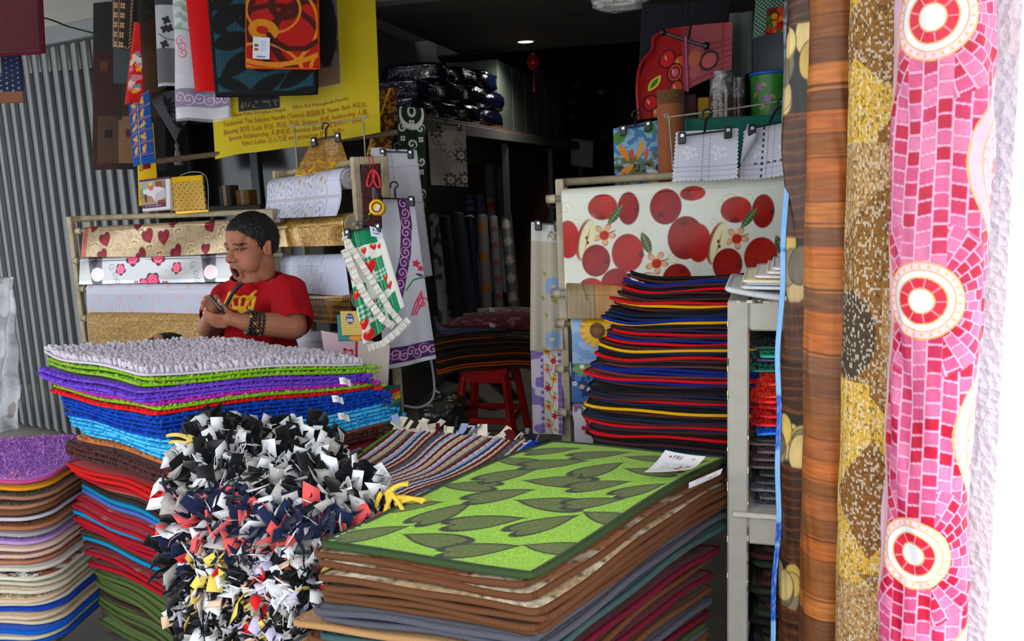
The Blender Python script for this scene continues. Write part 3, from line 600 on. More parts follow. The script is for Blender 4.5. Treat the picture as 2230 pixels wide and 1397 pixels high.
for i, (ec, bc, nm) in enumerate(gs):
    z -= 0.0148
    dx = [0.012, -0.01, -0.03, -0.036, -0.03, -0.025, -0.02, -0.03, 0.025, -0.03, 0.0, 0.01, 0.05, -0.01, 0.035, 0.0, 0.03, 0.0, 0.02, 0.0, 0.02, 0.0, 0.01, 0.0, 0.02, 0.01, 0.0, 0.0, 0.02, 0.01, 0.0, 0.0][i]
    dy = -([0.006, 0.02, 0.045, 0.04, 0.035, 0.03, 0.05, 0.045, 0.055, 0.05, 0.05, 0.06, 0.06, 0.06, 0.07, 0.06, 0.07, 0.07, 0.08, 0.08, 0.08]+[0.085]*12)[i]
    yaw = rng.uniform(-0.025, 0.025); ux = gux*math.cos(yaw)+guy*math.sin(yaw); uy = -gux*math.sin(yaw)+guy*math.cos(yaw)
    O = gO+gux*dx+guy*dy; O[2] = z
    def h(a, b, i=i): return 0.012*np.sin(b*6.0+0.6)+0.005*np.sin(a*9+0.3*i)+0.0025*np.sin(b*19+i*1.3)+0.0022*np.sin(a*23+i*2.1)-0.006-0.012*np.clip((-b-0.2)/0.15, 0, 1)**2*(min(i, 22)/22)
    def body(a, b, bc=bc, ec=ec):
        s = Print(a, b, bc)
        if 'print' in nm or 'rust' in nm: s.put(np.sin(b*40+a*20) > 0.55, (226, 208, 176)); s.put((np.sin(b*40+a*20) > 0.35)*(np.sin(b*40+a*20) < 0.55), (70, 40, 24))
        s.put(vnoise(a*500, b*500, 3) > 0.7, ec, 0.5); return s.c
    pad('bordered_mat', f'{nm}, {nth(i)} below the green leaf mat', 'mat', 'bordered mats under the green leaf mat', O, ux, uy, gw, gl, 0.009, h, rc=0.02, er=0.0074, ecol=ec, body=body, mat=PILE, nu=40, nv=60, nb=200)
table('sales_table', 'wooden table under the green leaf mat stack', gO-guy*0.05, gux, guy, gw, gl*0.95, z-0.05, (110, 88, 64))
# paper sale tags on the leaf mat
def ptag(name, px, lift, label, seed):
    c = [at(*p) for p in px]
    f = quadpos(*c, bend=lambda U, V: lift*((V-0.55)**2*4*0.6+(U-0.5)**2*0.8))
    def paint(U, V):
        s = Print(U, V, (238, 240, 246))
        for q in range(7): s.put(s.rect(0.018, 0.075, 0.030+0.004*q, 0.0315+0.004*q)*(vnoise(U*800, V*10, q) > 0.3), (120, 150, 190), 0.7)
        s.put(s.rect(0.062, 0.088, 0.038, 0.045), (190, 70, 30)); s.put(s.rect(0.056, 0.080, 0.048, 0.055), (190, 70, 30)); s.put(s.rect(0.07, 0.076, 0.037, 0.056), (240, 240, 244))
        s.put(s.ell(0.022, 0.012, 0.003, 0.003), (180, 40, 50)); s.put(s.ell(0.078, 0.012, 0.004, 0.003), (190, 170, 80))
        x = 0.030
        for pl in ([(0, 0), (0, 7)], [(0, 0), (4, 0)], [(0, 3.2), (3, 3.2)]): s.put(s.line([(x+p[0]*0.001, 0.008+p[1]*0.0011) for p in pl], 0.0009), (24, 24, 30))
        x = 0.038
        for pl in ([(0, 0), (0, 7)], [(0, 0), (3, 0), (4, 1.6), (3, 3.2), (0, 3.2)], [(2, 3.2), (4, 7)]): s.put(s.line([(x+p[0]*0.001, 0.008+p[1]*0.0011) for p in pl], 0.0009), (24, 24, 30))
        x = 0.046; s.put(s.line([(x+p[0]*0.001, 0.008+p[1]*0.0011) for p in [(0, 0), (0, 6), (1, 7), (3, 7), (4, 6), (4, 0)]], 0.0009), (24, 24, 30))
        return s.c
    o = sheet(name, f, 60, 40, 0.1, 0.07, paint, PAPER, thick=0.0006); tag(o, label, 'paper tag', 'printed tags on the front stack')
ptag('paper_tag', [(1448, 990, 1.955), (1536, 1004, 1.93), (1500, 1030, 1.87), (1402, 1036, 1.86)], 0.012, 'curled white printed tag lying on the green leaf mat', 1)
ptag('paper_tag', [(1500, 1054, 1.865), (1574, 1022, 1.935), (1568, 1036, 1.915), (1500, 1066, 1.84)], 0.002, 'flat white printed tag on the brown mat beside the grey frame', 2)
# ---------------------------------------------------------------- striped rag rug in the middle
def ragrug():
    zR = 0.84
    NL = atz(600, 1130, zR); NR = atz(905, 1104, zR); FR = atz(1178, 978, zR+0.0); FL = atz(862, 944, zR)
    t = thing('rag_rug', 'striped rag rug in maroon, grey, cream and blue with fringed end', 'rug', (NL+FR)/2)
    n = np.array([0, 0, 1.0])
    cols = [(116, 36, 40), (216, 204, 184), (96, 100, 112), (160, 184, 236), (226, 218, 208), (116, 36, 40), (60, 70, 110), (206, 190, 160), (214, 206, 198), (110, 112, 122)]
    rowsN = 46
    for r in range(rowsN):
        v = (r+0.5)/rowsN; m = 150; u = np.linspace(0, 1, m)
        a = NL*(1-v)+NR*v; b = FL*(1-v)+FR*v
        P = a[None]*(1-u[:, None])+b[None]*u[:, None]
        w = 0.012*np.sin(u*7+0.6)*(0.5+0.5*v)-0.016*np.clip((v-0.75)/0.25, 0, 1)*(1-u)
        P = P+np.stack([0*u, 0*u, w+0.006], 1)
        side = unit(np.cross(n, b-a)); P += side*(0.004*np.sin(u*12+v*9))[:, None]
        cA = cols[[0, 4, 3, 0, 7, 7, 2, 0, 8, 3, 6, 4, 0, 7, 5, 2, 2, 8, 0, 3, 4, 0, 1, 7][r % 24]]; rad = 0.0042+0.0012*np.abs(np.sin(u*m*0.42+r))
        if r >= rowsN-2: cA = (20, 64, 178); rad = rad*1.15
        V, F = tube(P, rad, 6); seg = np.repeat(u*0.6, 6)
        mesh('braided_strip', V, F, yarn(cA, 700), t, attrs={'t': seg})
    # fringe at the far end
    V, F = cbox((0, 0, 0), (0.011, 0.0012, 0.02), None, 0.0006)
    fc = [(104, 108, 116), (226, 214, 194), (226, 214, 194), (104, 30, 34), (160, 180, 222), (206, 196, 180), (30, 34, 46)]
    for i in range(46):
        v = (i+0.5)/46; p = FL*(1-v)+FR*v+(0, 0, 0.010+rng.uniform(0, 0.006)); d = unit(FR-NR)*0.5+np.array([rng.normal(0, 0.6), rng.normal(0, 0.5), rng.uniform(0.1, 1.0)])
        R = frame_of(d); sc = rng.uniform(0.5, 1.5); w = rng.uniform(0.3, 1.5)
        mesh('fringe', (V*(w, 1.5, sc*1.0)+(0, 0, 0.016*sc))@R.T+p, F, plain(fc[int(rng.integers(0, 7))], 0.95, spec=0.1, bmp=0.4), t, smooth=False)
    # green whipped edge at the far left side
    P = [NL*(1-q)+FL*q+(0, 0, 0.008)-unit(NR-NL)*0.006 for q in np.linspace(0, 1, 30)]; V, F = tube(P, 0.005, 6); mesh('edge_cord', V, F, yarn((90, 150, 60), 500), t, attrs={'t': np.repeat(np.linspace(0, 0.6, 30), 6)})
    # yellow rugs below
    for k in range(4):
        off = unit(FR-FL)*(0.035+0.012*k)+unit(FR-NR)*0.0; zz = -0.016-0.013*k
        a = NR+off*0.55+(0, 0, zz-0.008); b = FR+off*1.2+(0, 0, zz)
        cy = thing('yellow_rug', f'yellow braided rag rug, {nth(k)} below the striped rug', 'rug', (a+b)/2, 'yellow braided rugs')
        for j in range(9):
            s = unit(NL-NR)*(j*0.0115); u = np.linspace(0, 1, 70)[:, None]; P = a*(1-u)+b*u+s; P[:, 2] += 0.012*np.sin(u[:, 0]*7+0.6)
            V, F = tube(P, 0.0048+0.0012*np.abs(np.sin(u[:, 0]*34+j)), 6); mesh('braided_strip', V, F, yarn((206, 160, 52), 500), cy, attrs={'t': np.repeat(u[:, 0]*0.6, 6)})
        for j in range(8):
            p = b+unit(NL-NR)*(0.012*j-0.01); d = unit(FR-NR)*0.03+np.array([rng.normal(0, .012), rng.normal(0, .012), rng.uniform(-0.002, .006)])
            V, F = tube([p, p+d*0.5+(0, 0, 0.004), p+d], (0.005, 0.0045, 0.004), 6); mesh('fringe', V, F, plain((206, 166, 66), 0.9, spec=0.1, bmp=0.3), cy)
    V, F = cbox((NL+FR)/2-(0, 0, 0.09), (0.25, 0.2, 0.022), None, 0.01)
    zb = (NL+FR)[2]/2-0.11
    c = (NL+FR)/2; table('rug_table', 'low table under the striped rag rug', c, np.array([1.0, 0, 0]), np.array([0, 1.0, 0]), 0.34, 0.3, c[2]-0.068, (96, 80, 64))
    bpy.data.meshes.remove  # keep namespace quiet
ragrug()
# ---------------------------------------------------------------- shaggy rag rugs: strips knotted on folded bases
def strips(n, P, D, cols, Lr, wr, parent, name='rag_strips'):
    k = 5; q = np.linspace(0, 1, k); D = D/np.linalg.norm(D, axis=1, keepdims=True)
    S = np.cross(D, rng.normal(0, 1, (n, 3))); S /= np.linalg.norm(S, axis=1, keepdims=True); N = np.cross(D, S)
    L = rng.uniform(*Lr, n)[:, None]; w = rng.uniform(*wr, n)[:, None]; bend = rng.normal(0, 0.35, n)[:, None]; tw = rng.normal(0, 0.5, n)[:, None]; cut = rng.uniform(-0.14, 0.14, n)[:, None]
    V = []
    for i in range(k):
        t = q[i]; ax = P+D*L*t+N*(bend*L*t*t)+np.stack([0*t*L[:, 0], 0*L[:, 0], -0.25*L[:, 0]*t*t*(rng.random(n) < 0.6)], 1)
        c = np.cos(tw*t); s_ = np.sin(tw*t); sd = S*c+N*s_; hw = w*0.5*(0.7+0.3*min(1, t*2.5))
        l = ax-sd*hw; r = ax+sd*hw
        if i == k-1: l = l+D*w*cut; r = r-D*w*cut
        V += [l, r]
    V = np.stack(V, 1); th = 0.0016; n2 = np.cross(V[:, 1]-V[:, 0], V[:, 2]-V[:, 0]); n2 /= np.linalg.norm(n2, axis=1, keepdims=True)+1e-9
    V2 = V-n2[:, None]*th; A = np.concatenate([V, V2], 1).reshape(-1, 3); m = 2*k
    f = [[2*i, 2*i+1, 2*i+3, 2*i+2] for i in range(k-1)]; f += [[a+m for a in x[::-1]] for x in f]
    f += [[2*i+2, 2*i+2+m, 2*i+m, 2*i] for i in range(k-1)]+[[2*i+1, 2*i+1+m, 2*i+3+m, 2*i+3] for i in range(k-1)]+[[m-1, 2*m-1, 2*m-2, m-2]]
    f = np.array(f); F = (f[None]+(np.arange(n)*2*m)[:, None, None]).reshape(-1, 4)
    return stuff(mesh(name, A, F, FELT, parent, cols=np.repeat(cols, 2*m, 0), smooth=False))
def shag(label, prof, x0, x1, pal, n, seed, Lr=(0.03, 0.055), wr=(0.016, 0.034)):
    """prof: list of (px-centre y, depth) for the folded rug's outline seen from the side; x0,x1 give its left and right end pixels"""
    nu = 26
    L = np.array([at(x0(y), y, d) for y, d in prof]); R = np.array([at(x1(y), y+ (x1(y)-x0(y))*0.13, d-0.10) for y, d in prof])
    u = np.linspace(0, 1, nu)[:, None, None]; G = L[None]*(1-u)+R[None]*u
    G[..., 2] += 0.010*np.sin(np.linspace(0, 9, nu))[:, None]
    t = thing('shag_rug', label, 'rug', G.reshape(-1, 3).mean(0)-(0, 0, 0.06), 'shaggy rag rugs in the heap'); m = len(prof)
    k = G.reshape(-1, 3); back = k+fwd*0.10*np.array([1, 1, 0])-(0, 0, 0.012)
    A = np.arange(len(k)).reshape(nu, m); ring = np.concatenate([A[:, 0], A[-1, 1:], A[-2::-1, -1], A[0, -2:0:-1]]); r2 = np.roll(ring, -1); q = len(k)
    mesh('rug_base', np.vstack([k, back]), np.vstack([gridF(nu, m)[:, ::-1], gridF(nu, m)+q, np.stack([ring, r2, r2+q, ring+q], 1)]), plain((18, 18, 22), 0.95, spec=0.1, bmp=0.5), t)
    a = rng.uniform(0, nu-1.001, n); b = rng.uniform(0, m-1.001, n); ia = a.astype(int); ib = b.astype(int); fa = (a-ia)[:, None]; fb = (b-ib)[:, None]
    P = (G[ia, ib]*(1-fa)+G[ia+1, ib]*fa)*(1-fb)+(G[ia, ib+1]*(1-fa)+G[ia+1, ib+1]*fa)*fb
    T1 = G[ia+1, ib]-G[ia, ib]; T2 = G[ia, ib+1]-G[ia, ib]; N = np.cross(T1, T2); N /= np.linalg.norm(N, axis=1, keepdims=True)+1e-9
    N = np.where((N@fwd)[:, None] > 0, -N, N)
    D = N*1.0+rng.normal(0, 0.55, (n, 3))+np.array([0, 0, 0.1]); edge = (ia < 2)[:, None]*(-rt)*1.2+(ia > nu-4)[:, None]*rt*1.0; D = D+edge
    names, wts = zip(*pal); ci = rng.choice(len(names), n, p=np.array(wts)/sum(wts))
    # strips of one colour are knotted in patches
    cell = (np.floor(a/2.2)+np.floor(b/1.3)*17+seed*3).astype(int); r2_ = np.random.default_rng(seed); mp = r2_.choice(len(names), 4000, p=np.array(wts)/sum(wts)); use = rng.random(n) < 0.45; ci = np.where(use, mp[cell % 4000], ci)
    C = np.array([lin(c) for c in names])[ci]*(1+rng.uniform(-0.12, 0.12, (n, 1)))
    strips(n, P, D, np.clip(C, 0, 1), Lr, wr, t)
    return t
BK = (16, 16, 19); WH = (228, 229, 232); GYc = (172, 168, 164); NVY = (24, 34, 66); COR = (226, 88, 88); YEL = (226, 200, 90); LIL = (206, 200, 228); PEA = (222, 188, 164); RDc = (206, 22, 30)
lft = lambda y: np.interp(y, [925, 1000, 1100, 1200, 1300, 1400], [450, 420, 385, 382, 400, 410])
rgt = lambda y: np.interp(y, [925, 1000, 1100, 1200, 1300, 1400], [850, 845, 800, 730, 700, 705])
shag('black and white shaggy rag rug on top of the heap', [(925, 2.30), (950, 2.22), (975, 2.13), (1000, 2.06), (1025, 2.00), (1048, 1.96), (1066, 1.97)], lft, lambda y: np.interp(y, [925, 1066], [700, 850]), [(BK, 5.6), (WH, 3.2), (GYc, 1.0)], 640, 3, (0.042, 0.076), (0.024, 0.046))
shag('navy, pale grey and coral shaggy rag rug below the black and white one', [(1062, 1.99), (1085, 1.94), (1110, 1.91), (1135, 1.90), (1160, 1.92), (1178, 1.95)], lft, rgt, [(NVY, 4), (GYc, 3), (WH, 2), (COR, 2.0), (BK, 0.8), (RDc, 0.4)], 520, 11, (0.04, 0.072), (0.022, 0.042))
shag('black, white and yellow shaggy rag rug in the lower heap', [(1176, 1.95), (1200, 1.91), (1225, 1.89), (1255, 1.88), (1285, 1.89), (1308, 1.92)], lft, rgt, [(BK, 4), (WH, 3), (YEL, 0.8), (LIL, 0.8), (PEA, 0.6), (GYc, 1.2), (RDc, 0.25), (NVY, 0.4)], 600, 23, (0.038, 0.066), (0.021, 0.034))
shag('mostly black shaggy rag rug at the bottom of the heap', [(1306, 1.91), (1330, 1.88), (1360, 1.87), (1395, 1.87), (1430, 1.88)], lft, rgt, [(BK, 6), (WH, 1.8), (GYc, 1.8), (YEL, 0.5), (LIL, 0.6), (PEA, 0.4)], 520, 31)
hz = at(600, 1440, 1.95)[2]
table('heap_table', 'low table under the heap of shaggy rugs', at(585, 1400, 2.02)*(1, 1, 0), rt*(1, 1, 0)/np.linalg.norm(rt[:2]), unit(fwd*(1, 1, 0)), 0.4, 0.3, hz, (96, 80, 64))
# yellow knotted rug fringes that poke out of the heap
def tassels(label, px, d, dirs, nn, col=(224, 188, 70)):
    p0 = at(*px, d); t = thing('knotted_rug', label, 'rug', p0-(0, 0, 0.03), 'yellow knotted rugs in the heap')
    for i in range(nn):
        p = p0+rt*rng.uniform(-0.015, 0.02)+up*rng.uniform(-0.015, 0.015); dd = dirs[i % len(dirs)]; e = p+rt*dd[0]+up*dd[1]-fwd*rng.uniform(0.0, 0.02)
        m = (p+e)/2+up*rng.uniform(0.005, 0.015); u = np.linspace(0, 1, 9)[:, None]; P = p*(1-u)**2+2*m*u*(1-u)+e*u*u
        mesh('tassel', *tube(P, np.linspace(0.006, 0.0045, 9), 7), plain(col, 0.9, spec=0.1, noise=0.12, bmp=0.4), t)
    for j in range(3):
        u = np.linspace(0, 1, 40)[:, None]; a = p0+fwd*0.02-up*0.008*j; b = a-rt*(np.sign(dirs[0][0])*0.16)-up*0.03; P = a*(1-u)+b*u
        V, F = tube(P, 0.007+0.0016*np.abs(np.sin(u[:, 0]*24)), 7); mesh('braided_strip', V, F, yarn(col, 500), t, attrs={'t': np.repeat(u[:, 0]*0.3, 7)})
tassels('yellow knotted rug with tassels spilling onto the green leaf mat', (842, 1085), 1.83, [(-0.02, -0.055), (0.005, -0.055), (0.035, -0.045), (0.06, -0.01), (0.05, 0.025), (0.065, 0.01), (0.045, 0.02)], 9)
tassels('pale yellow tassels poking out at the upper left of the rag rug heap', (425, 968), 2.12, [(-0.05, -0.02), (-0.055, 0.008), (-0.04, -0.035), (-0.03, 0.03)], 6, (232, 206, 110))
# ---------------------------------------------------------------- tall rolls of vinyl standing against the pillar
def roll(name, label, cx, d, r, paint, mat, wob, seed, zt=2.2, nth_=170, nz=520, core=True):
    c = at(cx, 700, d); s = FPX/d
    az = math.atan2(-c[1], -c[0])                       # direction of the street as seen from the roll
    f = np.concatenate([np.linspace(-1.75, 1.75, nth_), np.linspace(1.9, 2*math.pi-1.9, 24)]); n = len(f)
    zv = np.concatenate([np.linspace(zt, 1.95, 12, endpoint=False), np.linspace(1.95, 0.44, nz), np.linspace(0.41, 0.004, 14)])
    T, Z = np.meshgrid(f, zv, indexing='ij')
    w = (vnoise(T*1.6+9, Z*5, seed)-0.5)*wob+(vnoise(T*3+5, Z*13+T*2, seed+1)-0.5)*wob*0.55
    w = w*np.clip(np.cos((T-0)/2)*1.3, 0, 1); R = r+w; a = az+T
    P = np.stack([c[0]+R*np.cos(a), c[1]+R*np.sin(a), Z], -1).reshape(-1, 3)
    U = T*r*s; Vp = (EYE[2]-Z)*s*0.986+383                # pixel-like units of the print
    col = paint(U, Vp).reshape(-1, 3)
    t = thing(name, label, 'roll', (c[0], c[1], 0), 'rolls of vinyl standing at the pillar')
    F = gridF(n, len(zv), True); mesh('rolled_sheet', P, F, mat, t, cols=col)
    pr = [(r*0.95, zt-0.002), (r*0.5, zt-0.004), (r*0.28, zt-0.004), (r*0.26, zt+0.006), (r*0.2, zt+0.006), (r*0.2, zt-0.2)]
    mesh('cardboard_core', *lathe(pr, (c[0], c[1], 0), 32), plain((150, 120, 86), 0.8), t); return t, c
def p_pink(U, V):
    s = Print(U, V, (214, 156, 184))
    per = 560.0; ph = (V-122+12) % per; vv = np.where(ph > per/2, ph-per, ph); idx = np.floor((V-122+12)/per+0.5)
    U0 = U+28
    # mosaic: squares in the middle column, fanning out beside the medallions
    fan = np.exp(-(vv/120.0)**2)
    gu = U0+fan*np.sign(U0)*0; ang = np.arctan2(vv, U0); rad = np.hypot(U0, vv)
    useR = (rad < 165) & (np.abs(U0) > 45)
    cu = np.where(useR, ang*7.6/ (2*math.pi)*4, (U0+78)/31.0); cv = np.where(useR, (rad-88)/26.0, V/31.0+0.15*np.sin(U0*0.05))
    iu = np.floor(cu); iv = np.floor(cv+0.35*(iu % 2)); fu = cu-iu; fv = cv+0.35*(iu % 2)-iv
    hv = hsh(iu+50*useR, iv, 3); pal = np.array([lin(x) for x in [(180, 8, 50), (200, 74, 118), (212, 112, 152), (188, 36, 80), (206, 92, 136)]])
    cc = pal[(hv*4.99).astype(int)]*(0.86+0.28*fbm(U*0.12, V*0.12, 8))[..., None]
    dd = np.minimum(np.minimum(fu, 1-fu), np.minimum(fv, 1-fv)); corner = np.hypot(np.clip(0.22-np.minimum(fu, 1-fu), 0, 1), np.clip(0.22-np.minimum(fv, 1-fv), 0, 1))
    tile = sm(0.05, 0.09, dd)*(1-sm(0.15, 0.2, corner)); s.put(tile, cc)
    s.put(tile*(1-sm(0.10, 0.15, dd)), (190, 60, 110), 0.45)
    # right border: gold lines, checks, speckled ground with sprigs
    bx = 78+62*np.cos(2*math.pi*vv/per)*1.0+28
    q = U-bx
    s.put(sm(-3, -1, q), (222, 172, 198)); s.put((q > 0)*(q < 34)*(np.floor(V/22) % 2 == 0), (236, 176, 178), 0.8)
    for o_ in (0, 34): s.put(1-sm(1.6, 3.0, np.abs(q-o_)), (214, 164, 100))
    gr = q > 37; s.put(gr, (210, 180, 212)); s.put(gr*(vnoise(U*0.35, V*0.35, 4) > 0.82), (176, 50, 110), 0.7)
    for k in range(-1, 4):
        cy = 122+560*k+280
        for (dx, dy) in ((128, 0), (128, -70), (128, 70)):
            s.put(s.flower(dx, cy+dy, 24, 5, 0.3*k, 0.4, 0.1), (214, 164, 100)); s.put(s.flower(dx, cy+dy, 20, 5, 0.3*k, 0.4, 0.1), (226, 116, 150))
        s.put(s.spiral(136, cy+36, 22, 4, 0, 1.2, 1.5), (196, 60, 100)); s.put(s.spiral(140, cy-36, 22, 4, 2, 1.2, 1.5), (196, 60, 100))
    ql = -U-118+20*np.cos(2*math.pi*vv/per); s.put(sm(-2, 0, ql), (232, 186, 208)); s.put(1-sm(1.5, 3, np.abs(ql)), (214, 164, 100))
    # medallions
    r = rad
    s.put(1-sm(80, 82, r), (238, 196, 216)); s.put(1-sm(1.2, 2.6, np.abs(r-80)), (216, 168, 96)); s.put((np.abs(r-72) < 4)*(np.sin(ang*26) > 0.5), (222, 176, 110))
    s.put(1-sm(62, 64, r), (224, 222, 230)); s.put(1-sm(1, 2.4, np.abs(r-64)), (216, 168, 96))
    s.put(1-sm(48, 50, r), (206, 26, 56)); s.put((r < 49)*(1-sm(1.0, 2.4, np.abs(np.sin(ang*4.5))*r*0.22)), (226, 130, 140)); s.put(1-sm(1, 2.4, np.abs(r-49)), (216, 168, 96))
    s.put(1-sm(24, 26, r), (224, 222, 230)); s.put(1-sm(1, 2.4, np.abs(r-26)), (216, 168, 96))
    return s.c
def p_knit(U, V):
    s = Print(U, V, (150, 104, 48)); YW = (222, 178, 70); TN = (192, 148, 92); DKc = (74, 62, 50)
    z1 = np.abs(((U+80) % 160)-80)
    s.put(V < 70-0.6*(U+70), YW)
    s.put((V > 195+0.9*np.abs(U+75)*0.9-20)*(V < 345), YW); s.put((V > 330-1.2*(40-np.abs(U-20)))*(V < 345)*(np.abs(U-20) < 40), (150, 104, 48))
    s.put((V > 345)*(V < 470-1.0*(U+40)), TN); s.put((U > 25)*(U < 36)*(V > 395)*(V < 700), DKc)
    s.put(((U+80)/70.0)**2+((V-745)/95.0)**2 < 1, DKc); s.put((U > 38)*(V > 640)*(V < 850)*(V > 690-2*(U-40)), DKc); s.put((U > 0)*(U < 34)*(V > 640)*(V < 880), TN)
    s.put((V > 845)*(V < 1300), YW); s.put((np.abs(U-10) < (V-840)*0+30)*(V > 845)*(V < 905-abs(0))*(np.abs(U-10) < (905-V)*0.8), (150, 104, 48))
    s.put(np.abs(U+10) < np.minimum(V-965, 1235-V)*0.72, (140, 92, 40)); s.put(V > 1298-0.35*U*0, TN); s.put((V > 1270)*(V < 1300)*(np.abs(U) < (1300-V)*1.2), (150, 104, 48))
    rows = 4.2; cu = U/rows; iu = np.floor(cu); cv = V/5.2+0.8*np.abs((cu-iu)-0.5); iv = np.floor(cv)
    hv = hsh(iu, iv, 5); s.put((hv > 0.76), (238, 226, 200), 0.6); s.put((hv < 0.12), (66, 48, 30), 0.6); fu = cu-iu; s.put(1-sm(0.05, 0.16, np.minimum(fu, 1-fu)), (96, 66, 34), 0.45)
    return s.c
def woodcol(U, V, hgt, pal, seed, gs=1.0):
    row = np.floor(V/hgt+0.12*np.sin(np.floor(V/hgt)*2.1)); hv = hsh(row, row*0, seed); pal = np.array([lin(x) for x in pal]); c = pal[(hv*len(pal)*0.999).astype(int)]
    g = fbm(U*0.02*gs, V*0.22*gs+row*3, seed+1, 5); g2 = vnoise(U*0.01, V*0.9*gs+0.3*np.sin(U*0.03), seed+2)
    c = c*(0.55+0.75*g)[..., None]*(0.85+0.3*g2)[..., None]; fv = V/hgt-np.floor(V/hgt); c = c*(0.55+0.45*sm(0.0, 0.05, np.minimum(fv, 1-fv)))[..., None]
    return np.clip(c, 0, 1)
def p_wood(U, V): return woodcol(U, V, 46.0, [(190, 104, 44), (140, 84, 40), (168, 96, 46), (120, 72, 40), (196, 118, 52), (152, 88, 36), (128, 82, 52)], 4)
def p_peb(U, V):
    c = woodcol(U, V, 200.0, [(70, 40, 28), (84, 50, 32), (60, 36, 28)], 9, 2.0); s = Print(U, V, (0, 0, 0)); s.c = c
    s.put(sm(0.55, 1.0, np.sin(V*0.28+np.sin(U*0.03)*1.5+fbm(U*0.012, V*0.03, 2)*5)), (130, 78, 42), 0.55)
    for z0, z1 in ((-250, -130), (105, 282), (530, 668), (905, 1030), (1250, 1362)):
        m = (V > z0)*(V < z1); s.put(m, (44, 40, 38)); r2 = np.random.default_rng(int(z0)+900)
        for k in range(11):
            cx, cy, rx, ry = r2.uniform(-85, 60), r2.uniform(z0+20, z1-20), r2.uniform(22, 34), r2.uniform(26, 46)
            col = [(222, 196, 130), (196, 170, 120), (150, 134, 100), (214, 180, 90), (120, 108, 88)][k % 5]
            e = s.ell(cx, cy, rx, ry, 0.2, 1.5)*m; s.put(e, (60, 52, 44)); s.put(s.ell(cx, cy, rx-2.5, ry-2.5, 0.2, 1.5)*m, col); s.put(s.ell(cx+4, cy+8, rx*0.6, ry*0.6, 0.2, 9)*m, tuple(min(255, int(q*1.12)) for q in col), 0.7)
        s.put(1-sm(1.5, 3, np.minimum(np.abs(V-z0), np.abs(V-z1))), (130, 70, 34), 0.8)
    return s.c
roll('vinyl_roll', 'pink vinyl roll with red mosaic tiles and round medallions', 2036, 1.36, 0.0655, p_pink, PVC, 0.016, 3, nth_=230, nz=800)
roll('vinyl_roll', 'yellow and brown knitted-look vinyl roll left of the pink roll', 1920, 1.56, 0.066, p_knit, KNIT, 0.007, 7, nth_=210, nz=800)
roll('vinyl_roll', 'orange-brown wood plank vinyl roll', 1817, 1.70, 0.057, p_wood, VINYLM, 0.008, 11, nth_=120, nz=520)
t, c = roll('vinyl_roll', 'glossy dark wood and pebble print vinyl roll beside the grey shelf', 1762, 1.84, 0.056, p_peb, PVC, 0.010, 15, nth_=120, nz=520)
def pfilm(U, V):
    s = Print(U, V, (120, 176, 228)); py = V
    s.put(py < 0.46, (70, 72, 78)); s.put((py < 0.46)*(np.sin(V*900) > 0.4), (110, 112, 118)); b = fbm(V*7, V*0, 5)
    s.put((py > 0.46)*(b > 0.52), (30, 84, 190)); s.put(vnoise(U*400, V*300, 4) > 0.6, (160, 200, 240), 0.35); return s.c
f0 = [at(1714, -40, 1.80), at(1726, -40, 1.79), at(1689, 1440, 1.74), at(1680, 1440, 1.75)]
sheet('edge_film', quadpos(*f0, bend=lambda U, V: 0.006*np.sin(V*14)+0.004*np.sin(V*37)), 8, 200, 0.02, 1.5, pfilm, PVC, t, thick=0.003, label='pale blue protective film along the roll edge')
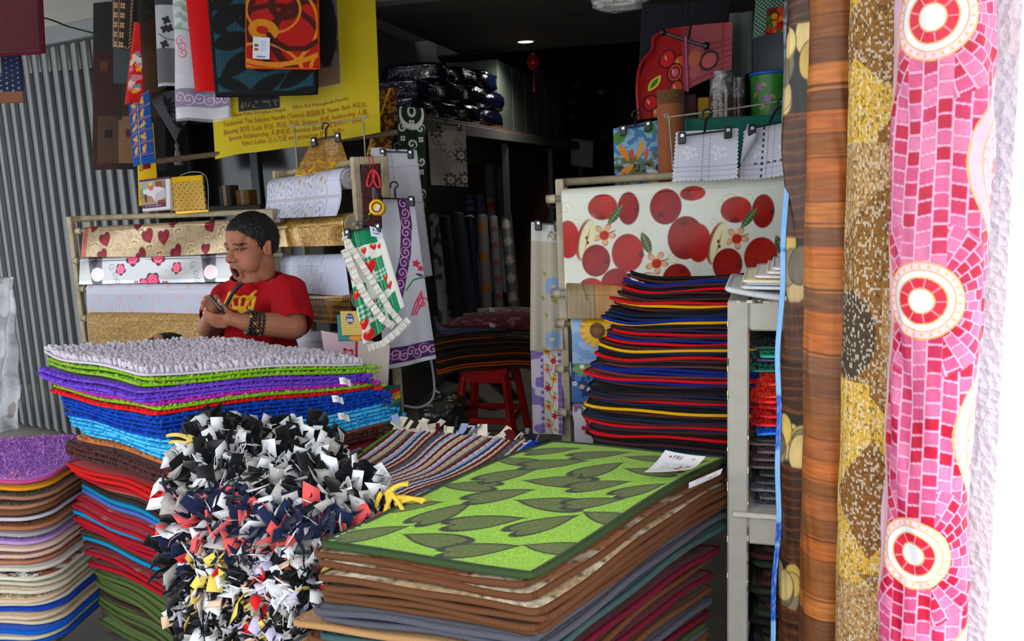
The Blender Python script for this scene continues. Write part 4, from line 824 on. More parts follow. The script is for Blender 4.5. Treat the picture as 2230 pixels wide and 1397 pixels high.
# ---------------------------------------------------------------- grey steel shelf frame with loop mats
def shelf():
    R = plain((164, 162, 152), 0.45, 0.0, noise=0.06, nscale=30, bmp=0.15, bscale=50); chip = plain((90, 84, 78), 0.7); cr = plain((206, 198, 176), 0.7)
    d = 1.90; a = at(1609, 660, d); ex = unit(np.array([1.0, -0.06, 0])); ey = np.array([-ex[1], ex[0], 0]); zt = at(1600, 652, d)[2]; zl = at(1600, 1148, d)[2]
    t = thing('steel_shelf', 'chipped grey steel shelf frame holding the loop mats', 'shelf', (*a[:2], 0)+ex*0.25); h = 0.0235; w = 0.34
    M = np.stack([ex, ey, (0, 0, 1)], 1); g = np.array([a[0], a[1], 0])
    for i, (dx, dy) in enumerate(((0, 0), (w, 0), (0, 0.26), (w, 0.26))):
        p = g+ex*dx+ey*dy; mesh('post', *cbox(p+(0, 0, zt/2), (h, h, zt/2), M, 0.004), R, t, smooth=False)
    for z, hh in ((zt-0.034, 0.034), (zl-0.034, 0.034)):
        for dy in (0, 0.26): mesh('beam', *cbox(g+ex*w/2+ey*dy+(0, 0, z), (w/2-h, h*0.96, hh), M, 0.004), R, t, smooth=False)
        for dx in (0, w): mesh('beam', *cbox(g+ex*dx+ey*0.13+(0, 0, z), (h*0.96, 0.13-h, hh), M, 0.004), R, t, smooth=False)
    # chipped paint along the top edge and the post corners
    for k in range(16):
        q = rng.uniform(0, 1); p = g+ex*(rng.uniform(0.0, 0.16))-ey*(h*0.985)+(0, 0, zt-rng.uniform(0, 0.004)); mesh('paint_chip', *cbox(p, (rng.uniform(0.003, 0.010), 0.0006, rng.uniform(0.0015, 0.004)), M, 0.0005), chip if k % 3 else cr, t, smooth=False)
    for k in range(22):
        p = g+ex*(rng.choice([-h, h])*0.96)-ey*(h*0.99)+(0, 0, rng.uniform(zl-0.2, zt)); mesh('paint_chip', *cbox(p, (0.0016, 0.0012, rng.uniform(0.003, 0.010)), M, 0.0005), cr if k % 3 else chip, t, smooth=False)
    # board on the lower beams, a thing of its own
    V, F = cbox(g+ex*(w/2)+ey*0.13+(0, 0, zl+0.006), (w/2+0.012, 0.165, 0.006), M, 0.003); tag(mesh('shelf_board', V, F, plain((196, 192, 184), 0.7, noise=0.15), smooth=False), 'pale board lying on the lower beam of the grey shelf', 'board')
    # loop mats
    z = zl+0.013
    lst = [((70, 72, 76), 'grey', 2), ((60, 62, 66), 'dark grey', 2), ((74, 76, 80), 'grey', 2), ((40, 42, 44), 'charcoal', 2), ((36, 38, 40), 'charcoal', 2), ((62, 48, 52), 'brown', 2), ((66, 52, 56), 'brown', 2), ((70, 54, 58), 'brown', 2), ((60, 46, 50), 'dark brown', 1), ((22, 24, 26), 'black', 2), ((14, 84, 190), 'bright blue', 2), ((176, 16, 22), 'dark red', 2.2), ((196, 18, 24), 'red', 2.2), ((204, 20, 24), 'red', 1.5), ((206, 20, 24), 'red', 1.5), ((226, 44, 24), 'orange red', 3.2), ((224, 48, 26), 'orange red', 3.2), ((20, 80, 66), 'dark green and black', 2.6), ((44, 34, 70), 'indigo', 1), ((20, 128, 100), 'teal green', 2.2), ((24, 40, 38), 'blackish green', 2.6)]
    tot = sum(x[2] for x in lst); free = zt-0.07-0.02-z
    for i, (cl, nm, wt) in enumerate(lst):
        hh = free*wt/tot; O = g+ex*(0.165+0.012*np.sin(i*2.1)+(0.014 if 'brown' in nm or 'blue' in nm else 0.02))+ey*(0.14); O[2] = z
        back = tuple(min(255, int(x*1.3+24)) for x in cl)
        def hf(A, B, i=i, hh=hh): return -hh*0.45*np.clip((-A-0.08)/0.08, 0, 1)**2*(1 if i > 9 and i < 17 else 0.25)
        e, surf = pad('loop_mat', f'{nm} vinyl loop mat, {nth(len(lst)-1-i)} from the top in the grey shelf', 'mat', 'loop mats in the grey shelf', O, ex, ey, 0.30, 0.26, 0.004, hf, rc=0.05 if 'red' in nm else 0.01, er=0, body=back, mat=VINYLM, nu=16, nv=10)
        nn = int(700*max(0.6, wt/2)); A = np.where(rng.random(nn) < 0.5, rng.uniform(-0.147, -0.11, nn), rng.uniform(-0.147, 0.1, nn)); B = np.where(A < -0.11, rng.uniform(-0.127, 0.05, nn), rng.uniform(-0.127, -0.10, nn))
        P = surf(A, B, 0.004)+np.stack([0*A, 0*A, rng.uniform(0, max(0.002, hh-0.008), nn)], 1); r_ = 0.003; th0 = rng.uniform(0, 6.28, nn); D = rng.normal(0, 1, (nn, 3)); D[:, 2] *= 0.5; D /= np.linalg.norm(D, axis=1, keepdims=True); E = np.cross(D, rng.normal(0, 1, (nn, 3))); E /= np.linalg.norm(E, axis=1, keepdims=True)
        k = 6; ang = np.linspace(0, 4.2, k); pts = P[:, None]+r_*1.4*(np.cos(ang)[None, :, None]*D[:, None]+np.sin(ang)[None, :, None]*E[:, None]); N = np.cross(D, E)[:, None]*0.0007; R2 = (np.cos(ang)[None, :, None]*D[:, None]+np.sin(ang)[None, :, None]*E[:, None])*0.0007
        Vv = np.stack([pts-N, pts+R2, pts+N, pts-R2], 2).reshape(nn, -1, 3); f = gridF(k, 4, False, True); Ff = (f[None]+(np.arange(nn)*k*4)[:, None, None]).reshape(-1, 4)
        cc = np.clip(lin(cl)[None]*rng.uniform(0.75, 1.5, (nn, 1)), 0, 1)
        if 'green and black' in nm: cc = np.where(rng.random((nn, 1)) < 0.6, lin((24, 34, 34))[None], lin((40, 150, 124))[None])
        stuff(mesh('vinyl_loops', Vv.reshape(-1, 3), Ff, printed('loop_vinyl', 0.4, 0.5, bmp=0), e, cols=np.repeat(cc, k*4, 0))); z += hh
    # dark mats stacked on the ground under the frame
    zz = 0.012; dark = [((40, 34, 30), 'blackish brown'), ((44, 52, 34), 'moss green'), ((60, 44, 34), 'dark brown'), ((30, 30, 34), 'charcoal'), ((70, 34, 34), 'dark maroon')]
    nd_ = int((zl-0.09-zz)/0.021)
    for i in range(nd_):
        cl, nm = dark[(i*3+i//4) % 5]; O = g+ex*(0.185+0.02*np.sin(i*1.7))+ey*0.15; O[2] = zz
        pad('floor_mat', f'{nm} mat, {nth(nd_-1-i)} from the top of the pile under the grey shelf', 'mat', 'dark mats under the grey shelf', O, ex, ey, 0.28, 0.20, 0.012, lambda A, B, i=i: 0.003*np.sin(A*14+i), rc=0.02, er=0.0088, ecol=cl, body=cl, mat=PILE, nu=12, nv=8, nb=80); zz += 0.021
    # white ribbed mats on top
    wl = [((206, 208, 214), 'curled grey white', 1585, 0.016), ((226, 228, 234), 'white', 1616, 0.009), ((190, 204, 222), 'pale blue', 1626, 0.005), ((236, 226, 190), 'cream', 1620, 0.009), ((232, 228, 220), 'ivory', 1646, 0.008), ((236, 230, 226), 'off white', 1672, 0.008), ((232, 226, 230), 'white', 1684, 0.008)]
    z = zt+0.004
    for i, (cl, nm, x0, th) in enumerate(wl):
        p = at(x0, 640, d-0.02); O = p+ex*0.15+ey*0.10; O[2] = z
        def hf(A, B, i=i): return (0.020*np.clip((-A-0.02)/0.13, 0, 1)**1.5 if i == 0 else 0.002*np.clip((-A-0.05)/0.1, 0, 1)+0.006)
        pad('ribbed_mat', f'{nm} ribbed foam mat, {nth(len(wl)-1-i)} from the top on the grey shelf', 'mat', 'white foam mats on the grey shelf', O, ex, ey, 0.30, 0.24, th*0.55, hf, rc=0.012, er=th*0.42, ecol=cl, body=cl, nu=20, nv=8, nb=160); z += th
shelf()
# ---------------------------------------------------------------- racks of oilcloth on rolls
def drape(name, label, A, B, r, drop, paint, mat, nu, nv, group, rack=None, flare=0.0, full=1.0, curl=0.0, core=True, sag=0.0):
    """cloth pulled off a roll: A, B are (px, py, d) of the roll axis ends; sheet goes over the front and hangs down; print in pixel units"""
    A3, B3 = at(*A), at(*B); ex = unit(B3-A3); w = np.linalg.norm(B3-A3); fr = unit(np.cross((0, 0, 1), ex)*-1)
    fr = -unit(np.cross((0, 0, 1), ex)); fr[2] = 0; fr = unit(fr)
    if fr@fwd > 0: fr = -fr
    dm = (A[2]+B[2])/2; s = FPX/dm; wp = w*s
    t = thing(name, label, 'cloth roll', (A3+B3)/2-(0, 0, r+drop), group)
    arc = r*math.radians(110); Lt = arc+drop
    def pos(U, V):
        q = V*Lt; ph = math.radians(110)-np.minimum(q, arc)/r; dn = np.maximum(q-arc, 0)
        out = r*np.cos(ph); z = r*np.sin(ph)-dn; out = out+flare*dn-curl*np.sin(dn/max(drop, 1e-3)*math.pi)*0.5+0.004*np.sin(U*9+dn*20)*(dn > 0)
        z = z-sag*np.sin(U*math.pi)*(dn/max(drop, 1e-3))
        return A3+(B3-A3)*U[..., None]+fr*out[..., None]+np.array([0, 0, 1.0])*z[..., None]
    sheet('hanging_sheet', pos, nu, nv, wp, Lt*s, paint, mat, t, thick=0.0012)
    # the wound roll behind it with its spiral end
    k = 40; nt_ = 28; P = []
    th = np.linspace(0, 2*math.pi, nt_, endpoint=False); upv = np.array([0, 0, 1.0])
    ringA = A3-ex*0.004+(r-0.003)*(np.cos(th)[:, None]*fr+np.sin(th)[:, None]*upv); ringB = B3+ex*0.004+(r-0.003)*(np.cos(th)[:, None]*fr+np.sin(th)[:, None]*upv)
    rings = [A3-ex*0.004+ex*0]; V = [ringA, ringB]; F = [(i, (i+1) % nt_, nt_+(i+1) % nt_, nt_+i) for i in range(nt_)]; base = paint(np.array([[wp*0.5]]), np.array([[Lt*s*0.4]])).reshape(3)
    F += [tuple(range(nt_))[::-1], tuple(range(nt_, 2*nt_))]
    c8 = tuple(int(255*x) for x in np.clip(base, 0, 1)**(1/2.2)); c8 = tuple(min(255, int(0.5*x+0.5*190)) for x in c8)
    mesh('wound_roll', np.vstack(V), F, plain(c8, 0.6), t, smooth=False)
    sp = np.linspace(0, 5*2*math.pi, 120); rr_ = np.linspace(r*0.3, r-0.004, 120); Pp = B3+ex*0.006+rr_[:, None]*(np.cos(sp)[:, None]*fr+np.sin(sp)[:, None]*upv); mesh('spiral_edge', *tube(Pp, 0.0011, 4), plain((130, 128, 130), 0.6), t)
    mesh('cardboard_core', *tube([A3-ex*0.03, B3+ex*0.03], max(r*0.28, 0.008), 12), plain((196, 190, 180), 0.6), t)
    return t
def rackframe(label, F0, F1, ztops, name='cloth_rack', back=0.11, rods=(), m=None, pw=0.028, plugs=True, zlow=0.0, right=True):
    """two side frames (front and back post, top bar) and round rods; F0, F1 = (px, py, d) of the front posts' tops"""
    A = at(*F0); B = at(*F1); ex = unit((B-A)*(1, 1, 0)); ey = np.array([-ex[1], ex[0], 0])
    if ey@fwd < 0: ey = -ey
    m = m or CREAM; t = thing(name, label, 'rack', (*((A+B)/2)[:2], 0)); R = np.stack([ex, ey, (0, 0, 1)], 1)
    for P in ((A, B) if right else (A,)):
        for k in (0, 1):
            p = P+ey*back*k; mesh('post', *cbox((p[0], p[1], p[2]/2), (pw/2, pw/2, p[2]/2), R, 0.003), m, t, smooth=False)
        mesh('top_bar', *cbox(P+ey*back/2-(0, 0, pw/2), (pw/2*0.98, back/2-pw/2, pw/2), R, 0.003), m, t, smooth=False)
        mesh('foot', *cbox((P+ey*back/2)*(1, 1, 0)+(0, 0, 0.02), (pw*0.6, back/2+0.06, 0.02), R, 0.003), m, t, smooth=False)
        for k in (0.2, 0.8): mesh('bolt', *cbox(P+ey*back*k-(0, 0, pw*0.5)-ex*(pw/2), (0.004, 0.005, 0.005)), STEEL, t, smooth=False)
    mesh('top_rail', *tube([A+ey*back*0.5-(0, 0, 0.012), B+ey*back*0.5-(0, 0, 0.012)], 0.013, 12), m, t)
    for a, b in rods:
        a, b = at(*a), at(*b); e = unit(b-a); o = mesh('rod', *tube([a-e*0.05, b+e*0.05], 0.009, 10), STEEL, t)
        mesh('rod_holder', *tube([a-e*0.055, a-e*0.025], 0.014, 10), m, o)
    return t
# --- rack at the left
rods1 = [((188, 503, 3.86), (590, 482, 3.57)), ((182, 568, 3.86), (594, 556, 3.57)), ((196, 630, 3.85), (596, 628, 3.57)), ((200, 694, 3.85), (600, 700, 3.57)), ((205, 752, 3.85), (604, 770, 3.57))]
rackframe('rusty cream steel cloth rack at the left before the grey shutter', (153, 472, 3.90), (590, 456, 3.56), None, rods=[(a, b) for a, b in rods1])
def pr(U, V, base): return Print(U, V, base, 1000)
def p_tan(U, V):
    s = pr(U, V, (176, 156, 126)); n = fbm(U*0.03, V*0.03, 3)
    s.put((np.sin(n*40) > 0.6), (140, 116, 84), 0.5); r2 = np.random.default_rng(4)
    for k in range(26): x, y = r2.uniform(0, 420), r2.uniform(0, 75); q = r2.uniform(6, 11); a = r2.uniform(-0.6, 0.6)+3.14; s.put(s.heart(x, y, q, a, 0.1), (206, 184, 146)); s.put(s.heart(x, y, q*0.75, a, 0.12), (128, 104, 76)); s.put(s.heart(x, y, q*0.45, a, 0.15), (196, 172, 134))
    for (x, y, q, a) in [(28, 12, 10, 3.3), (65, 40, 14, 2.8), (60, 72, 12, 2.6), (148, 10, 13, 3.2), (178, 36, 14, 2.7), (218, 40, 14, 3.0), (240, 8, 13, 3.2), (165, 72, 13, 2.2), (258, 70, 14, 2.5), (330, 66, 10, 3.1), (340, 22, 12, 2.6)]:
        s.put(s.heart(x, y, q+1.5, a, 0.1), (70, 10, 24)); s.put(s.heart(x, y, q, a, 0.1), (112, 8, 28)); s.put(s.heart(x-2, y+2, q*0.5, a, 0.3), (150, 30, 54), 0.6)
    s.put(U < 14, (170, 70, 66), 0.8); return s.c
def rose(s, x, y, r):
    s.put(s.flower(x, y, r*1.25, 5, 0.3, 0.25), (34, 34, 36)); s.put(s.flower(x, y, r, 6, 0.1, 0.2), (206, 40, 84)); s.put(s.spiral(x, y, r*0.85, 0.9, 0.4, 2.2), (240, 130, 160))
def p_silver(U, V):
    s = pr(U, V, (176, 176, 178)); s.put(V > 62, (206, 210, 226)); 
    for x in (38, 335): s.put(s.rect(x-22, x+24, 0, 120)*(np.abs(U-x-V*0.25) < 19), (88, 88, 94)); s.put(s.ell(x+12, 48, 17, 15), (216, 206, 206)); s.put(s.ell(x+12, 48, 13, 11), (214, 190, 190)); s.put(s.poly([(x-10, 22), (x+4, 8), (x+14, 22), (x+4, 34)]), (56, 44, 60))
    for (x, y, r) in [(144, 14, 15), (210, 14, 15), (112, 38, 11), (258, 38, 11), (196, 66, 17), (172, 72, 12), (230, 74, 8), (152, 70, 6)]: rose(s, x, y, r)
    for x in (88, 300): s.put(s.spiral(x, 34, 9, 0.8)+s.spiral(x+8, 50, 9, 0.8, 2)+s.spiral(x+14, 66, 8, 0.8, 1), (110, 110, 116))
    return s.c
def p_lace(U, V):
    s = pr(U, V, (206, 208, 226)); d = np.hypot((U % 9)-4.5, ((V+4.5*(np.floor(U/9) % 2)) % 9)-4.5); s.put((V > 30)*((np.abs(d-3.2) < 0.9)), (168, 172, 196), 0.7); s.put((V > 30)*(d < 1.0), (150, 156, 184), 0.7)
    for i in range(9):
        for j in range(5): s.put(s.flower(12+i*52+26*(j % 2), 14+j*26, 8, 6, 0, 0.5, 0.4), (216, 176, 178), 0.55)
    return s.c
def p_goldm(U, V):
    s = pr(U, V, (168, 132, 78)); d = vnoise(U*0.35, V*0.35, 4); s.put(d > 0.55, (206, 164, 84), 0.8); s.put(vnoise(U*0.6, V*0.6, 9) > 0.72, (112, 84, 44), 0.7); return s.c
G1 = 'rolls of tablecloth on the left rack'
drape('cloth_roll', 'beige glossy oilcloth roll with dark red hearts', *rods1[0], 0.016, 0.115, p_tan, FOIL, 260, 70, G1, flare=0.25, sag=0.012)
drape('cloth_roll', 'silver foil oilcloth roll with pink roses', *rods1[1], 0.018, 0.105, p_silver, FOIL, 280, 70, G1, flare=0.2, sag=0.0)
drape('cloth_roll', 'white lace vinyl roll hanging longest on the left rack', *rods1[2], 0.022, 0.185, p_lace, VINYLM, 260, 130, G1, flare=0.03)
drape('cloth_roll', 'gold mesh vinyl roll low on the left rack', *rods1[3], 0.03, 0.16, p_goldm, VINYLM, 160, 80, G1)
# --- middle rack, set at an angle
rods2 = [((601, 410, 3.72), (764, 389, 3.06)), ((615, 500, 3.72), (770, 488, 3.06)), ((624, 578, 3.70), (778, 578, 3.06)), ((634, 650, 3.70), (784, 652, 3.06)), ((642, 738, 3.70), (792, 748, 3.06))]
rackframe('rusty cream steel cloth rack standing at an angle behind the man', (601, 372, 3.76), (772, 342, 3.02), None, rods=rods2)
def p_grid(U, V):
    s = pr(U, V, (186, 190, 212)); gx = U % 62; gy = V % 74
    s.put((vnoise(U*0.5, V*0.5, 3) > 0.6), (202, 206, 224), 0.6); d = np.minimum(gx, 62-gx); e = np.minimum(gy, 74-gy); s.put(1-sm(2.0, 3.4, np.minimum(d, e)), (150, 146, 156)); s.put(1-sm(0.6, 1.2, np.minimum(d, e)), (196, 190, 196))
    ix = np.floor(U/62); iy = np.floor(V/74)
    for i in range(6):
        for j in range(4):
            x, y = 31+62*i, 37+74*j
            if (i+j) % 2: s.put(s.flower(x, y, 27, 6, 0.3, 0.75), (120, 106, 110)); s.put(s.flower(x, y, 24, 6, 0.3, 0.75), (196, 188, 196)); s.put(s.ell(x, y, 6, 6), (150, 130, 130))
            else:
                s.put(s.ring(x, y, 24, 28, 1.6), (160, 160, 176))
                for q in range(5): a = q*1.256; s.put(s.flower(x+12*math.cos(a), y+14*math.sin(a), 5.5, 5, a, 0.6), (140, 126, 136))
    return s.c
def p_gold2(U, V):
    s = pr(U, V, (172, 128, 52)); n = vnoise(U*0.22, V*0.22, 5); s.put(n > 0.52, (214, 166, 62), 0.8); s.put(vnoise(U*0.45, V*0.45, 8) > 0.72, (90, 60, 24), 0.75); s.put(vnoise(U*0.4+9, V*0.4, 2) > 0.76, (240, 206, 110), 0.8); return s.c
def p_blueflo(U, V):
    s = pr(U, V, (198, 206, 228)); r2 = np.random.default_rng(3)
    for k in range(120):
        x, y, q = r2.uniform(0, 330), r2.uniform(0, 130), r2.uniform(5, 9); up_ = y > 62; s.put(s.flower(x, y, q, 5, k, 0.5, 0.3), [(232, 234, 246), (160, 184, 224), (180, 186, 220), (224, 228, 242)][k % 4], 0.85); s.put(s.ell(x, y, 1.5, 1.5), (130, 170, 230))
    return s.c
def p_heartg(U, V):
    s = pr(U, V, (104, 76, 44)); gx = U % 22; gy = V % 26; s.put(np.abs(np.sin(U*0.28)*np.sin(V*0.24)) > 0.62, (186, 150, 90), 0.9)
    for i in range(15):
        for j in range(5): s.put(s.heart(11+22*i, 13+26*j, 7, 3.14*(j % 2), 0.12), (204, 172, 120)); s.put(s.heart(11+22*i, 13+26*j, 4.4, 3.14*(j % 2), 0.2), (110, 74, 40))
    s.put(vnoise(U*0.02, V*0.03, 3) > 0.72, (230, 170, 40), 0.5); return s.c
G2 = 'rolls of tablecloth on the middle rack'
drape('cloth_roll', 'pale blue-white vinyl roll with flower squares on the middle rack', *rods2[0], 0.040, 0.13, p_grid, VINYLM, 240, 150, G2, flare=0.22, curl=0.02)
drape('cloth_roll', 'glittery gold vinyl roll on the middle rack', *rods2[1], 0.040, 0.075, p_gold2, FOIL, 200, 80, G2)
drape('cloth_roll', 'white vinyl roll with small blue blossoms beside the man', *rods2[2], 0.042, 0.11, p_blueflo, VINYLM, 200, 100, G2)
drape('cloth_roll', 'brown and gold heart lattice vinyl roll on the middle rack', *rods2[3], 0.036, 0.09, p_heartg, FOIL, 220, 90, G2, flare=-0.1)
drape('cloth_roll', 'plain white vinyl roll lowest on the middle rack', *rods2[4], 0.036, 0.08, lambda U, V: pr(U, V, (206, 208, 224)).c, VINYLM, 60, 40, G2)
# --- apple rack at the right
rods3 = [((1226, 432, 2.76), (1800, 393, 2.62)), ((1236, 640, 2.80), (1790, 640, 2.7)), ((1246, 706, 2.82), (1560, 720, 2.76)), ((1244, 805, 2.82), (1560, 820, 2.78)), ((1250, 900, 2.84), (1560, 910, 2.8))]
rackframe('cream steel rack holding the red apple tablecloth', (1219, 390, 2.78), (1760, 358, 2.64), None, rods=rods3, m=plain((176, 164, 138), 0.5, noise=0.2, nscale=20))
def p_apple(U, V):
    k = 3.327; X = U*k*0.86+140; Y = V*k*0.86+55; s = Print(X, Y, (226, 228, 214), 3300)
    n = fbm(X*0.006, Y*0.006, 3); r2 = np.random.default_rng(5)
    for q in range(46): s.put(s.spiral(r2.uniform(130, 2000), r2.uniform(40, 800), r2.uniform(30, 55), 3.2, r2.uniform(0, 6), 1.4), (214, 206, 162), 0.8)
    def yv(x, y): return y-(200-0.085*(x-140))+150
    def apple(x, y, rx, ry, dk=0, st=None):
        y = yv(x, y); X0, Y0 = s.loc(x, y); m = s.ell(x, y, rx, ry)
        base = np.array(lin((176, 20, 4) if not dk else (140, 10, 6))); sh = np.clip(0.5+0.5*fbm(X*0.02, Y*0.004, dk+2)+0.15*np.sin(X0/rx*2.2), 0.4, 1.3)
        s.put(s.ell(x, y, rx+3, ry+3), (120, 30, 20), 0.8); s.put(m, base*sh[..., None]*1.25)
        s.put(s.ell(x-0.3*rx, y-0.1*ry, rx*0.55, ry*0.6, 0, 0.02)*m, (196, 30, 12), 0.5)
        if st: sx, sy = x+st[0]*rx, y+st[1]*ry; s.put(s.ell(sx, sy, rx*0.22, ry*0.14), (90, 14, 10), 0.8); s.put(s.line([(sx, sy), (sx+st[2]*30, sy-26)], 3.4), (70, 40, 20))
    def half(x, y, rx, ry, rot):
        y = yv(x, y); s.put(s.ell(x-8, y, rx+10, ry+6, rot), (150, 22, 16)); s.put(s.ell(x+4, y, rx, ry, rot), (232, 220, 168)); s.put(s.ell(x+4, y, rx*0.7, ry*0.75, rot, 0.01), (240, 232, 190)); s.put(s.ell(x+4, y, rx*0.12, ry*0.5, rot), (190, 140, 80)); s.put(s.ell(x, y-14, 7, 11)+s.ell(x+8, y+18, 7, 11), (60, 30, 20))
    def leaf(x, y, L, w, rot): y = yv(x, y); s.put(s.leaf(x, y, L, w, rot), (62, 84, 42)); s.put(s.line([(x-L*math.cos(rot), y-L*math.sin(rot)), (x+L*math.cos(rot), y+L*math.sin(rot))], 2.2), (150, 170, 110)); s.put(s.leaf(x, y, L, w, rot)*(np.sin((X*math.cos(rot)+Y*math.sin(rot))*0.3) > 0.7), (120, 144, 84), 0.7)
    def star(x, y): y = yv(x, y); s.put(s.flower(x, y, 74, 5, 0.2, 0.75), (176, 84, 50)); s.put(s.flower(x, y, 67, 5, 0.2, 0.75), (232, 176, 130)); s.put(s.ell(x, y+6, 30, 30), (196, 40, 24)); s.put(s.line([(x, y), (x+70, y-20)], 3), (90, 50, 30))
    for o in (0, 815, 1630):
        apple(170+o*1.0, 470, 72, 118); apple(555+o, 265, 65, 100, 1, (0.8, 0.1, 0.3)); apple(395+o, 260, 90, 78, 0, (-0.05, 0.8, 0)); star(400+o, 432); half(288+o, 470, 46, 128, 0.25); apple(345+o, 600, 88, 100, 1, (0.75, 0.1, 0.4))
        leaf(470+o, 310, 75, 26, -0.9); leaf(662+o, 480, 78, 30, 1.2)
        apple(785+o, 250, 95, 108, 1, (-0.3, 0.45, 0.2)); apple(950+o, 165, 75, 42, 0, (-0.4, 0.2, 0.2)); apple(905+o, 440, 108, 132, 1, (-0.1, -0.7, 0.2))
        apple(545+o, 545, 98, 118, 0, (0.85, 0.15, 0)); star(725+o, 600); apple(850+o, 705, 88, 100, 1, (0.4, -0.55, 0.5)); half(705+o, 742, 60, 92, -0.9); apple(470+o, 755, 98, 108, 1, (0.6, 0.15, 0.5)); apple(308+o, 810, 92, 96, 0, (-0.4, -0.6, -0.4))
    return s.c
def p_oak(U, V):
    c = woodcol(V*1.0+40, U, 60.0, [(190, 138, 66), (150, 128, 92), (178, 130, 70)], 5, 0.8); s = Print(U, V, (0, 0, 0), 1000); s.c = c*1.1; s.put(s.line([(32, 4), (36, 30), (44, 60)], 1.4), (90, 60, 30)); return s.c
def p_sun(U, V):
    s = pr(U, V, (120, 156, 206)); s.put(fbm(U*0.03, V*0.05, 3) > 0.5, (160, 190, 226), 0.7)
    for (x, y, r) in ((56, 42, 38), (160, 62, 36), (250, 36, 38)):
        s.put(s.flower(x, y, r*1.05, 17, 0, 0.35), (220, 140, 10)); s.put(s.flower(x, y, r, 15, 0.2, 0.4), (236, 184, 20)); s.put(s.ell(x, y, r*0.45, r*0.45), (96, 58, 20)); s.put(s.ell(x, y, r*0.25, r*0.25), (130, 80, 24))
    return s.c
def p_blf(U, V):
    s = pr(U, V, (34, 62, 120)); s.put(fbm(U*0.04, V*0.04, 7) > 0.5, (70, 110, 170))
    for k in range(8): s.put(s.flower(24+40*k, 24+8*(k % 2), 22, 7, 0.2*k, 0.3), (110, 146, 84)); s.put(s.ell(24+40*k, 24+8*(k % 2), 5, 5), (232, 234, 226))
    for k in range(20): s.put(s.flower(8+15*k, 62+6*(k % 3), 6, 5, k, 0.5), (222, 196, 130) if k % 2 else (220, 220, 236)); s.put(s.ell(8+15*k, 62+6*(k % 3), 1.6, 1.6), (150, 90, 30))
    return s.c
def p_orch(U, V):
    s = pr(U, V, (206, 198, 214)); r2 = np.random.default_rng(8)
    for k in range(26): x, y = r2.uniform(0, 300), r2.uniform(0, 110); s.put(s.flower(x, y, r2.uniform(9, 16), 3, k, 0.7), [(160, 96, 170), (190, 130, 196), (150, 40, 70)][k % 3]); s.put(s.leaf(x+14, y+8, 15, 3.5, r2.uniform(0.8, 2.2)), (96, 140, 70))
    return s.c
G3 = 'rolls of tablecloth on the apple rack'
drape('cloth_roll', 'white oilcloth roll printed with large red apples', *rods3[0], 0.028, 0.292, p_apple, PVC, 560, 260, G3)
drape('cloth_roll', 'wood plank print vinyl roll under the apple tablecloth', *rods3[1], 0.040, 0.075, p_oak, PVC, 220, 70, G3, flare=0.12)
drape('cloth_roll', 'sky blue vinyl roll with yellow sunflowers', *rods3[2], 0.026, 0.125, p_sun, PVC, 260, 100, G3, flare=0.1)
drape('cloth_roll', 'dark blue vinyl roll with green and white flowers', *rods3[3], 0.028, 0.105, p_blf, PVC, 200, 90, G3)
drape('cloth_roll', 'white vinyl roll with purple orchids lowest on the apple rack', *rods3[4], 0.03, 0.125, p_orch, PVC, 200, 90, G3)
# ---------------------------------------------------------------- things that hang: banner, rugs, cloths
def hang(name, label, cat, q, paint, mat, nu=40, nv=60, bend=None, thick=0.002, group=None, parent=None, part=False):
    """q: top-left, top-right, bottom-right, bottom-left as (px, py, d); print in pixel units"""
    c = [at(*p) for p in q]; d = np.mean([p[2] for p in q]); s = FPX/d
    w = (np.linalg.norm(c[1]-c[0])+np.linalg.norm(c[2]-c[3]))/2*s; h = (np.linalg.norm(c[3]-c[0])+np.linalg.norm(c[2]-c[1]))/2*s
    o = sheet(name, quadpos(*c, bend=bend), nu, nv, w, h, paint, mat, parent, thick=thick)
    if parent is None and not part: tag(o, label, cat, group)
    elif label: o['label'] = label
    return o
def cord(name, label, cat, pts, r, m, parent=None, n=6):
    P = np.array([at(*p) for p in pts]); k = len(P)
    if k > 2:
        t = np.linspace(0, k-1, (k-1)*8+1); Q = []
        for x in t:
            i = min(int(x), k-2); f = x-i; p0 = P[max(i-1, 0)]; p1 = P[i]; p2 = P[i+1]; p3 = P[min(i+2, k-1)]
            Q.append(0.5*(2*p1+(p2-p0)*f+(2*p0-5*p1+4*p2-p3)*f*f+(3*p1-p0-3*p2+p3)*f**3))
        P = np.array(Q)
    o = mesh(name, *tube(P, r, n), m, parent)
    if parent is None: tag(o, label, cat)
    return o
flat = lambda c: (lambda U, V: pr(U, V, c).c)
rip = lambda a, k, b=0.0: (lambda U, V: a*np.sin(U*k)*(0.3+V)+b*np.sin(V*9+U*3))
# steel pipe the front textiles hang from, above the picture
pipeA = at(-200, -150, 3.45); pipeB = at(900, -150, 3.3)
hp = thing('hanging_pipe', 'steel pipe under the ceiling that carries the hanging rugs', 'pipe', pipeA)
mesh('pipe', *tube([pipeA, pipeB], 0.014, 10), STEEL, hp)
for q in (0.1, 0.9): mesh('hanger_strap', *bar(pipeA*(1-q)+pipeB*q, (pipeA*(1-q)+pipeB*q)*(1, 1, 0)+(0, 0, Z1), 0.02, 0.004), STEEL, hp, smooth=False)
